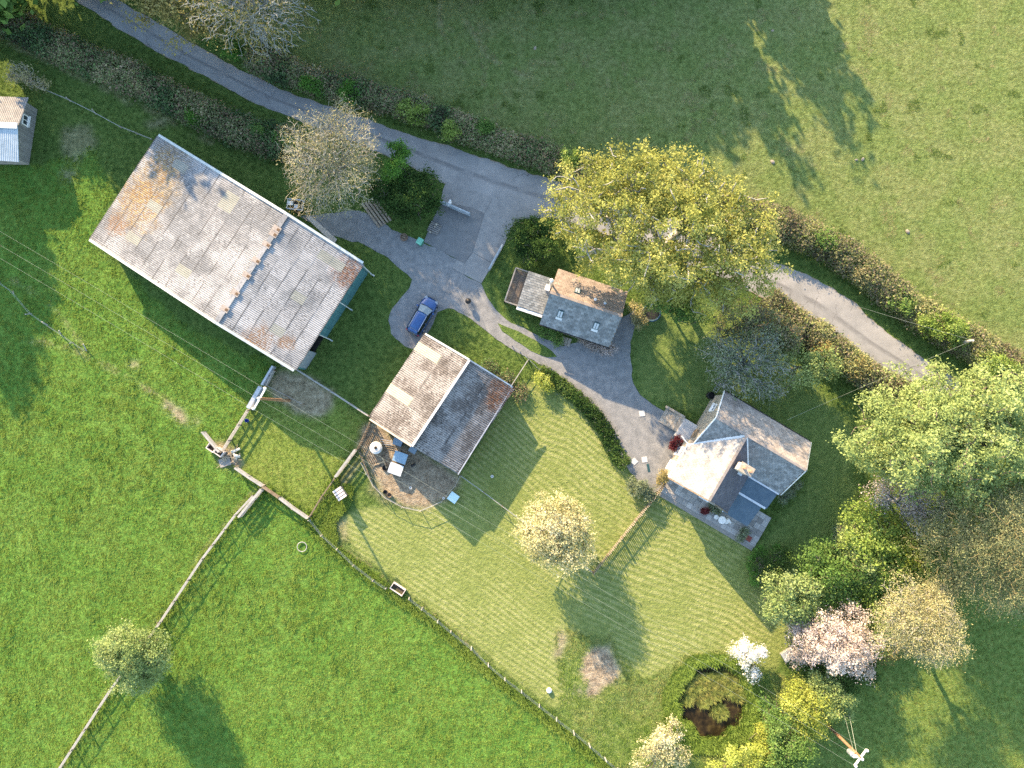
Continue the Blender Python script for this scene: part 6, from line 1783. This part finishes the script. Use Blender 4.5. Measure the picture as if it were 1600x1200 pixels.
# white topped tank
c, t_ = cyl("water_tank", (590, 699), 0, 0, None, "round grey tank with dirty white top in the striped shade of the pen", "tank")
mb = MB(); mb.lathe(c, [(.62, 0), (.64, .3), (.64, .8), (.62, 1.0)], 24); mb.build("body", simple("tank_grey", [(.16, .20, .16), (.24, .28, .24), (.30, .34, .30)], 2, .6), t_, smooth=False)
mb = MB(); mb.lathe(c + Vector((0, 0, 1.0)), [(.66, 0), (.66, .06), (.45, .16), (.2, .2)], 24); mb.build("lid", simple("dirty_white_lid", [(.30, .30, .29), (.52, .52, .50), (.62, .62, .60)], 2.6, .7, spot=.8), t_)
mb = MB(); mb.lathe(c + Vector((0, 0, 1.2)), [(.16, 0), (.16, .05), (.1, .07)], 12); mb.build("cap", DARK, t_)
# hen houses: each box, sloping roof, door
def hut(ctr, size, yaw, h0, h1, roofm, label, wallm=GREYWOOD, legs=.2, name="hen_house"):
    c = P(*ctr); root = empty(name, c, label, "hen house")
    ex = Vector((math.cos(yaw), math.sin(yaw), 0)); ey = Vector((-ex.y, ex.x, 0)); a, b = size[0] / 2, size[1] / 2
    q = lambda u, v, z: c + ex * u * a + ey * v * b + Vector((0, 0, z))
    m = MB(); s = .88
    V = [q(-s, -s, legs), q(s, -s, legs), q(s, s, legs), q(-s, s, legs), q(-s, -s, h0), q(s, -s, h0), q(s, s, h1), q(-s, s, h1)]
    m.add(V, [(3, 2, 1, 0), (4, 5, 6, 7), (0, 1, 5, 4), (1, 2, 6, 5), (2, 3, 7, 6), (3, 0, 4, 7)]); m.build("body", wallm, root)
    m = MB(); m.slab([q(-1, -1, h0 + .06), q(1, -1, h0 + .06), q(1, 1, h1 + .06), q(-1, 1, h1 + .06)], .05); m.build("roof", roofm, root)
    m = MB(); m.box(q(0, -.90, (h0 + legs) / 2), (size[0] * .3, .04, (h0 - legs) * .7), yaw); m.build("door", OLDWOOD, root)
    for u in (-.8, .8):
        for v in (-.8, .8): m = MB(); m.box(q(u, v, legs / 2), (.08, .08, legs + .02), yaw); m.build("leg", OLDWOOD, root)
    return root
TIN = simple("sunlit_tin_roof", [(.42, .46, .48), (.50, .54, .56), (.56, .60, .62)], 1.5, .45, .1, .05, .004)  # tin coloured near white for full sun
yw = math.atan2(ux.y, ux.x) + .22
hut((627.5, 714), (1.42, 1.1), yw, 1.0, 1.05, simple("shaded_tin_roof", [(.20, .31, .40), (.25, .37, .46)], 1.5, .4, .2, .05, .004), "middle hen house with tin roof coloured blue grey as shaded in the pen")  # same tin, coloured blue for the barn's shade
hut((620.5, 732), (1.45, 1.15), yw, .95, 1.05, TIN, "sunlit hen house with white looking tin roof in the pen")
hut((623, 690.5), (.98, .72), yw, .7, .75, simple("slate_blue_lid", [(.14, .20, .26), (.18, .25, .31)], 1.5, .5), "smallest blue roofed hen house under the small barn's eave")
hut((646, 703), (.80, .58), yw - .2, .6, .65, simple("slate_blue_lid_two", [(.15, .21, .27), (.19, .26, .32)], 1.5, .5), "low blue grey box beside the barn post in the pen", name="feed_box")
hut((709, 776.5), (1.0, .95), -.62, .55, .62, simple("pale_cyan_lid", [(.42, .58, .62), (.48, .64, .67)], 1.5, .5), "pale cyan topped box on the shaded lawn outside the pen", name="beehive")
# slatted hutch on tall legs
c = P(536, 769); rt = empty("slatted_hutch", c, "pale hutch with three dark gaps in its slatted roof, on tall legs", "hutch")
ex = Vector((.83, .56, 0)); yaw = math.atan2(ex.y, ex.x) + 0.0
ex = Vector((math.cos(yaw), math.sin(yaw), 0)); ey = Vector((-ex.y, ex.x, 0))
PAL = simple("pale_slat", [(.46, .40, .37), (.55, .49, .46), (.62, .57, .53)], 3, .7, 0, .2, .01)
mb = MB(); mb.box(c + Vector((0, 0, 1.2)), (.85, 1.1, .8), yaw); mb.build("body", GREYWOOD, rt)
for k in range(4):
    mb = MB(); mb.box(c + ey * (-.49 + .325 * k) + Vector((0, 0, 1.65)), (1.0, .235, .05), yaw); mb.build("slat", PAL, rt)
for u in (-.36, .36):
    for v in (-.48, .48): mb = MB(); mb.box(c + ex * u + ey * v + Vector((0, 0, .42)), (.08, .08, .84), yaw); mb.build("leg", OLDWOOD, rt)
# tubs and bowls in the pen
def tub(px, r_, h, mat, label, cat="tub", name="tub"):
    c = P(*px); m = MB()
    n = 14; m.lathe(c, [(r_ * .75, 0), (r_, h), (r_ * .86, h), (r_ * .66, .05)], n)
    return m.build(name, mat, origin=c, label=label, cat=cat)
BLKP = simple("black_plastic", [(.012, .012, .012), (.03, .03, .03)], 2, .5, 0, None)
tub((602.5, 768.5), .24, .3, BLKP, "black tub beside the pen's curved fence, the left one of the pair")
tub((609, 773), .27, .34, OLDWOOD, "brown tub beside the black one at the pen's curved fence")
tub((642, 762), .15, .25, WHITE, "small white bucket on the shaded pen floor", "bucket", "bucket")
tub((693.5, 778), .14, .25, WHITE, "small white bucket outside the pen beside the cyan box", "bucket", "bucket")
tub((602, 731), .30, .22, DARK, "dark square looking feed trough before the sunlit hen house", "trough", "feed_trough")
tub((769, 744), .16, .3, WHITE, "small white pot alone on the shaded lawn beside the small barn", "pot", "pot")
mb = MB(); q = P(646, 727); mb.tube(q + Vector((-.2, -.1, .25)), q + Vector((.25, .15, .25)), .16, .12, 8); tag(mb.build("drum", BLKP, origin=q), "small black drum lying right of the hen houses", "drum")
mb = MB(); q = P(590, 724)
for a_, b_ in (((-.5, -.2), (.8, .2)), ((.5, .6), (1.0, -.5))): mb.bar(q + Vector((*a_, .08)), q + Vector((*b_, .10)), .16, .06)
tag(mb.build("loose_plank", simple("fresh_plank", [(.38, .27, .15), (.48, .36, .22)], 4, .8), origin=q), "loose pale planks on the pen floor before the hen houses", "planks", kind="stuff")
mb = MB(); q = P(604, 690)
for k in range(3): mb.bar(q + Vector((-.7, .25 * k - .2, .25)), q + Vector((.6, .2 * k - .35, .3)), .05, .05)
tag(mb.build("metal_hurdle", GALV, origin=q), "bent grey metal rods under the small barn's eave in the pen", "metal rods", kind="stuff")
# crates of timber by the meadow gate
def crate(px, wx_, wy_, h, yaw, mat, fillm, label, name="compost_crate", cat="crate", boards=3):
    c = P(*px); root = empty(name, c, label, cat)
    ex = Vector((math.cos(yaw), math.sin(yaw), 0)); ey = Vector((-ex.y, ex.x, 0))
    for s in (-1, 1):
        for k in range(boards):
            z = h * (k + .5) / boards
            m = MB(); m.box(c + ex * s * wx_ / 2 + Vector((0, 0, z)), (.07, wy_ + .07, h / boards - .02), yaw); m.build("board", mat, root)
            m = MB(); m.box(c + ey * s * wy_ / 2 + Vector((0, 0, z)), (wx_ - .07, .07, h / boards - .02), yaw); m.build("board", mat, root)
    m = MB(); m.box(c + Vector((0, 0, h * .25)), (wx_ - .09, wy_ - .09, h * .4), yaw); m.build("contents", fillm, root)
    return root
COMP = simple("dark_compost", [(.03, .022, .016), (.065, .05, .035), (.11, .085, .06)], 5, .95, 0, .6, .04)
cy = -.60
crate((334, 699), .85, .62, .8, cy, PAL, COMP, "left one of two brown crates beside the thick pale rail")
crate((346, 706), .85, .62, .8, cy, PAL, COMP, "right one of two brown crates, nearest the sticks")
crate((622.5, 919), 1.45, .70, .55, -.58, PAL, COMP, "pale open wooden trough set in the garden fence line", "wooden_trough", "trough", 2)
rr_ = np.random.default_rng(44)
for k, (a_, b_, r_) in enumerate([((362, 706), (375, 701), .16), ((366, 712), (375, 713), .18), ((365, 708), (370, 718), .12)]):
    p0, p1 = P(*a_, .25), P(*b_, .22)
    mb = MB(); mb.tube(p0, p1, r_, r_ * .85, 9)
    tag(mb.build("log", simple("bleached_log", [(.45, .40, .31), (.56, .51, .42), (.64, .60, .52)], 4, .85), origin=p0), ["upper bleached log beside the two crates", "lower bleached log beside the two crates", "thin bleached log lying across the heap by the crates"][k], "log", "bleached logs by the crates")
mb = MB()
for k in range(46):
    q = P(360 + rr_.normal() * 6, 714 + rr_.normal() * 5, .1 + rr_.random() * .3); a = rr_.random() * 6.28; l_ = .3 + rr_.random() * .6
    mb.tube(q, q + Vector((math.cos(a) * l_, math.sin(a) * l_, rr_.normal() * .1)), .025, .018, 4)
tag(mb.build("stick_heap", simple("straw_stick", [(.36, .28, .18), (.48, .40, .28)], 4, .9), origin=P(360, 714)), kind="stuff")
mb = MB(); q = P(352, 722); mb.box(q + Vector((0, 0, .1)), (1.2, .9, .06), .3); tag(mb.build("board_cover", GREYWOOD, origin=q), "grey flat board on the ground below the two crates", "board")
mb = MB(); q = P(387, 657); mb.lathe(q + Vector((0, 0, .0)), [(.16, 0), (.2, .4), (.18, .42), (.14, .1)], 12); tag(mb.build("bucket", simple("blue_plastic", [(.02, .04, .28), (.03, .06, .36)], 2, .4, 0, None), origin=q), "blue bucket at the foot of the weathered rail fence", "bucket")
def ring(px, R_, r_, mat, label, cat, name, z=None, n=28):
    c = P(*px); m = MB(); k = 8; vs, fs = [], []
    for i in range(n):
        t = 2 * math.pi * i / n
        for j in range(k):
            u = 2 * math.pi * j / k
            vs.append(c + Vector(((R_ + r_ * math.cos(u)) * math.cos(t), (R_ + r_ * math.cos(u)) * math.sin(t), (z or r_ + .12) + r_ * math.sin(u))))
            fs.append((i * k + j, ((i + 1) % n) * k + j, ((i + 1) % n) * k + (j + 1) % k, i * k + (j + 1) % k))
    m.add(vs, fs); return m.build(name, mat, origin=c, smooth=True, label=label, cat=cat)
ring((472.5, 854), .50, .045, CONC, "pale hoop lying in the meadow grass below the paddock corner", "hoop", "hoop")
ring((444, 568), .30, .07, GREYWOOD, "small grey ring on the earth under the big barn's corner", "ring", "old_tyre")
mb = MB(); q = P(858, 1078); mb.lathe(q, [(.24, 0), (.30, .12), (.26, .3), (.12, .38)], 9); tag(mb.build("white_sack", WHITE, origin=q, smooth=True), "white sack standing on the lawn near the meadow fence", "sack")

# yard things by the lane
LOGM = simple("long_timber", [(.20, .16, .12), (.30, .25, .19), (.38, .33, .26)], 3, .85, 0, .4, .01)
for k in range(5):
    p0, p1 = P(566 + k * 5.2, 318 - k * 1.6, .18), P(593 + k * 4.4, 355 - k * 2.6, .18)
    mb = MB(); mb.tube(p0, p1, .15, .13, 8); mb.build("log", LOGM, origin=p0, label=["first", "second", "third", "fourth", "fifth"][k] + " long timber from the left in the row under the bare tree", cat="log", group="long timbers laid side by side")
c = P(632, 372); rt = empty("barrel_planter", c, "round brown slatted tub on the gravel right of the long timbers", "tub")
mb = MB(); mb.lathe(c, [(.32, 0), (.42, .35), (.38, .6), (.33, .6), (.30, .2)], 16); mb.build("body", simple("brown_tub", [(.13, .085, .06), (.22, .15, .11)], 4, .85), rt)
mb = MB()
for k in range(4): mb.box(c + Vector((0, -.26 + .17 * k, .57)), (.62 - abs(k - 1.5) * .12, .10, .03), .3)
mb.build("slat", OLDWOOD, rt, kind="stuff")
c = P(657.5, 380); rt = empty("grit_bin", c, "small green lidded bin at the corner of the concrete yard", "bin")
mb = MB(); mb.box(c + Vector((0, 0, .45)), (.52, .58, .9), -.55); mb.build("body", simple("green_bin", [(.03, .16, .10), (.05, .21, .14)], 2, .5), rt)
mb = MB(); mb.box(c + Vector((0, 0, .94)), (.62, .70, .08), -.55); mb.build("lid", simple("green_lid", [(.13, .38, .27), (.17, .45, .33)], 2, .5), rt)
c = P(679, 357); rt = empty("pallet", c, "grey wooden pallet with stones on the dark concrete", "pallet")
for k in range(6): mb = MB(); mb.box(c + Matrix.Rotation(-.45, 3, 'Z') @ Vector((0, -.5 + .2 * k, .20)), (1.25, .13, .04), -.45); mb.build("slat", GREYWOOD, rt)
for s in (-.52, 0, .52): mb = MB(); mb.box(c + Matrix.Rotation(-.45, 3, 'Z') @ Vector((s, 0, .09)), (.1, 1.15, .16), -.45); mb.build("bearer", OLDWOOD, rt)
for k in range(3):
    q = c + Vector((rr_.normal() * .32, rr_.normal() * .3, .29)); mb = MB(); s = .09 + rr_.random() * .08
    mb.lathe(q - Vector((0, 0, .06)), [(s * .7, 0), (s, s * .6), (s * .5, s * 1.1)], 7); tag(mb.build("stone", STONE, origin=q), ["first rough stone on the wooden pallet, nearest its white end", "second rough stone on the wooden pallet", "third rough stone on the wooden pallet"][k], "stone", "stones on the pallet")
# farm trailer behind the barn
c = P(465, 323); yw2 = -.10
rt = empty("farm_trailer", c, "small grey framed trailer with a white box, half under the bare tree", "trailer")
M3 = lambda u, v, z: c + Matrix.Rotation(yw2, 3, 'Z') @ Vector((u, v, z))
mb = MB(); mb.box(M3(0, 0, .5), (1.5, 1.0, .08), yw2); mb.build("bed", DARK, rt)
for s in (-1, 1):
    mb = MB(); mb.bar(M3(-.85, s * .52, .75), M3(.85, s * .52, .75), .05, .05); mb.bar(M3(-.85, s * .52, 1.05), M3(.85, s * .52, 1.05), .05, .05); mb.build("side_rail", GALV, rt)
    mb = MB(); mb.bar(M3(s * .85, -.5, .9), M3(s * .85, .5, .9), .06, .06); mb.build("end_rail", WHITE, rt)
    mb = MB(); mb.tube(M3(.1, s * .62, .28), M3(.1, s * .76, .28), .28, .28, 14); mb.build("wheel", BLKP, rt)
    for u in (-.85, .85): mb = MB(); mb.box(M3(u, s * .52, .78), (.06, .06, .55), yw2); mb.build("stake", GALV, rt)
mb = MB(); mb.box(M3(-.55, .12, .7), (.5, .45, .34), yw2); mb.build("white_box", WHITE, rt)
mb = MB(); mb.box(M3(.05, -.15, .66), (.4, .4, .25), yw2); mb.build("grey_box", GALV, rt)
mb = MB(); mb.bar(M3(.85, 0, .45), M3(1.25, -.3, .4), .07, .07); mb.build("drawbar", OLDWOOD, rt)
# kettle shaped barbecue on the drive
c = P(732, 472); rt = empty("barbecue", c, "small black round barbecue on legs standing on the gravel drive", "barbecue")
mb = MB(); mb.lathe(c + Vector((0, 0, .5)), [(.12, 0), (.26, .1), (.31, .22), (.30, .32), (.2, .44), (.06, .50)], 18); mb.build("kettle", BLKP, rt, smooth=True)
for k in range(3): t = k * 2.09 + .3; mb = MB(); mb.tube(c + Vector((math.cos(t) * .16, math.sin(t) * .16, .58)), c + Vector((math.cos(t) * .34, math.sin(t) * .34, 0)), .025, .02, 6); mb.build("leg", GALV, rt)
mb = MB(); mb.bar(c + Vector((-.06, 0, 1.03)), c + Vector((.06, 0, 1.03)), .03, .03); mb.build("handle", OLDWOOD, rt)
# paving squares and drain on the drive
PSQ = simple("white_paving_square", [(.36, .37, .36), (.43, .44, .43), (.48, .49, .48)], 2, .8, 0, .1, .005)
for px_, yw3, lab in (((1003, 646), .15, "pale square cover on the shaded gravel above the others"), ((991, 721), .75, "pale tilted square slab, the left of the two on sunlit gravel"), ((1007, 718), .12, "pale square slab, the right of the two on sunlit gravel")):
    q = P(*px_); mb = MB(); mb.box(q + Vector((0, 0, .045)), (.60, .60, .05), yw3); tag(mb.build("square_cover", PSQ, origin=q), lab, "cover")
q = P(1013, 731); mb = MB(); mb.box(q + Vector((0, 0, .04)), (.26, .85, .04), .2)
for k in range(6): mb.box(q + Matrix.Rotation(.2, 3, 'Z') @ Vector((0, -.33 + .13 * k, .066)), (.2, .05, .012), .2)
tag(mb.build("drain_grate", TEALD, origin=q), "dark oblong drain grate beside the two pale slabs", "drain", kind=None)
# trampoline under the oak
c = P(1017, 489); rt = empty("trampoline", c, "round dark blue trampoline half hidden under the oak's edge", "trampoline")
mb = MB(); mb.lathe(c + Vector((0, 0, .58)), [(.80, 0), (.80, .02)], 24); mb.build("mat", BLKP, rt)
o_r = ring((1017, 489), .92, .10, simple("blue_pad", [(.03, .07, .11), (.045, .10, .15)], 2, .6), None, None, "pad_ring", .60); o_r.parent = rt; o_r.location = (0, 0, 0)
for k in range(6): t = k * 1.047; mb = MB(); mb.tube(c + Vector((math.cos(t) * .95, math.sin(t) * .95, .58)), c + Vector((math.cos(t) * .95, math.sin(t) * .95, 0)), .03, .03, 6); mb.build("leg", GALV, rt)
# black water butt and ladder at the farmhouse corner
c = P(1108, 618); m = MB(); m.lathe(c, [(.36, 0), (.40, .45), (.38, .95), (.33, .97), (.31, .5)], 18)
tag(m.build("water_butt", BLKP, origin=c), "open black water butt at the farmhouse's upper corner", "water butt")
c = P(1119, 608, 0); rt = empty("ladder", c, "grey ladder lying by the black water butt under the farmhouse eave", "ladder")
la0, la1 = P(1116, 613, .25), P(1127, 598, .35); dl = (la1 - la0).normalized(); sl_ = Vector((-dl.y, dl.x, 0))
for s in (-.2, .2): bar_part("ladder_rail", la0 + sl_ * s, la1 + sl_ * s, .05, .07, GALV, rt)
for k in range(5): q = la0.lerp(la1, (k + .5) / 5); bar_part("rung", q - sl_ * .2, q + sl_ * .2, .05, .03, GALV, rt)
# terrace furniture
c = P(1125, 811); rt = empty("garden_table", c, "round pale garden table on the terrace", "table")
mb = MB(); mb.lathe(c + Vector((0, 0, .80)), [(.36, 0), (.40, .02), (.40, .05)], 24); mb.build("table_top", WHITE, rt)
mb = MB(); mb.tube(c + Vector((0, 0, .1)), c + Vector((0, 0, .82)), .05, .05, 8); mb.lathe(c + Vector((0, 0, .12)), [(.25, 0), (.2, .05)], 14); mb.build("pedestal", GALV, rt)
for px_, lab in (((1117, 807), "round pale stool left of the terrace table"), ((1133, 814), "round pale stool right of the terrace table")):
    c = P(*px_); rt = empty("garden_stool", c, lab, "stool", "stools at the terrace table")
    mb = MB(); mb.lathe(c + Vector((0, 0, .55)), [(.22, 0), (.25, .02), (.25, .05)], 18); mb.build("seat", WHITE, rt)
    for k in range(3): t = k * 2.09; mb = MB(); mb.tube(c + Vector((math.cos(t) * .12, math.sin(t) * .12, .56)), c + Vector((math.cos(t) * .2, math.sin(t) * .2, .12)), .018, .018, 5); mb.build("leg", GALV, rt)
mb = MB(); q = P(1137.5, 813, .1); mb.bar(q + Vector((-.1, .25, .3)), q + Vector((.15, -.25, .3)), .12, .6); tag(mb.build("bench", WHITE, origin=q), "narrow white bench end right of the terrace stools", "bench")
c = P(1161, 834); plant("potted_bush", "dark blue grey bush in the terrace corner beside the red mat", "shrub", [(1161, 834, .7, .45, .55, .45), (1157, 840, .5, .35, .35, .35)], L_GREY, 60, 30, .11, .14, 81, tips=25, wood_name="stems", crown_name="foliage")
plant("potted_bush", "dark red leaved plant on the terrace near the gable", "shrub", [(1102, 798, .5, .42, .42, .35)], L_RED, 45, 28, .10, .12, 82, tips=20, wood_name="stems", crown_name="foliage")
plant("potted_bush", "pale flowering pot plants against the terrace wall behind the table", "shrub", [(1115, 796, .5, .4, .4, .4), (1122, 799, .5, .35, .35, .35), (1109, 788, .4, .3, .3, .3)], L_GREY, 60, 28, .10, .14, 83, tips=20, wood_name="stems", crown_name="foliage")
q = P(1169, 841, .15); mb = MB(); mb.box(q + Vector((0, 0, .0)), (.72, .56, .03), HA); tag(mb.build("doormat", simple("red_mat", [(.20, .05, .04), (.28, .08, .06)], 3, .9), origin=q), "dark red square mat on the terrace's outer corner", "mat")
# cold frame under the cherry and blue cover in the dark bush
c = P(1230, 1022); rt = empty("cold_frame", c, "low glass topped frame at the lawn edge under the mauve blossom", "cold frame")
mb = MB(); mb.box(c + Vector((0, 0, .2)), (1.3, 1.0, .4), .55); mb.build("box", GREYWOOD, rt)
mb = MB(); mb.box(c + Vector((0, 0, .43)), (1.32, 1.02, .03), .55); mb.build("glass_lid", simple("frame_glass", [(.26, .29, .30), (.34, .37, .38)], 2, .15), rt)
mb = MB(); mb.bar(c + Vector((-.4, -.5, .46)), c + Vector((.25, .55, .46)), .05, .03); mb.build("glazing_bar", WHITE, rt)
c = P(1209, 893); m = MB(); m.lathe(c, [(.55, 0), (.6, .5), (.48, .95), (.2, 1.2), (.05, 1.25)], 11)
tag(m.build("covered_bench", simple("blue_cover", [(.10, .17, .25), (.16, .25, .34), (.34, .40, .45)], 3.5, .5), origin=c), "shiny blue cover in the middle of the dark purple brown bush", "cover")
# stones and droppings scattered in the fields
ST = simple("pale_field_stone", [(.20, .17, .13), (.30, .27, .22)], 4, .9)
for k, (a_, b_, lab) in enumerate([(1338, 250, "pale stone in the bright pasture, left of a close pair"), (1348, 249, "pale stone in the bright pasture, right of a close pair"), (1418, 362, "long pale stone lying alone in the bright pasture beyond the hedge"), (1207, 48, "brown stone in the shade at the pasture's top"), (836, 75, "flat brown stone in the shaded pasture"), (1207, 253, "small pale stone near the oak's top in the pasture"), (668, 462, "small white stone by the lawn before the car")][:6]):
    q = P(a_, b_); mb = MB(); s = .15 + .05 * (k % 3)
    mb.lathe(q - Vector((0, 0, .03)), [(s, 0), (s * .9, .10), (s * .4, .17)], 8); o = mb.build("field_stone", ST, origin=q); o.scale = (1.2, .8, 1); o.rotation_euler = (0, 0, k * 1.1); tag(o, lab, "stone", "stones lying in the pasture")
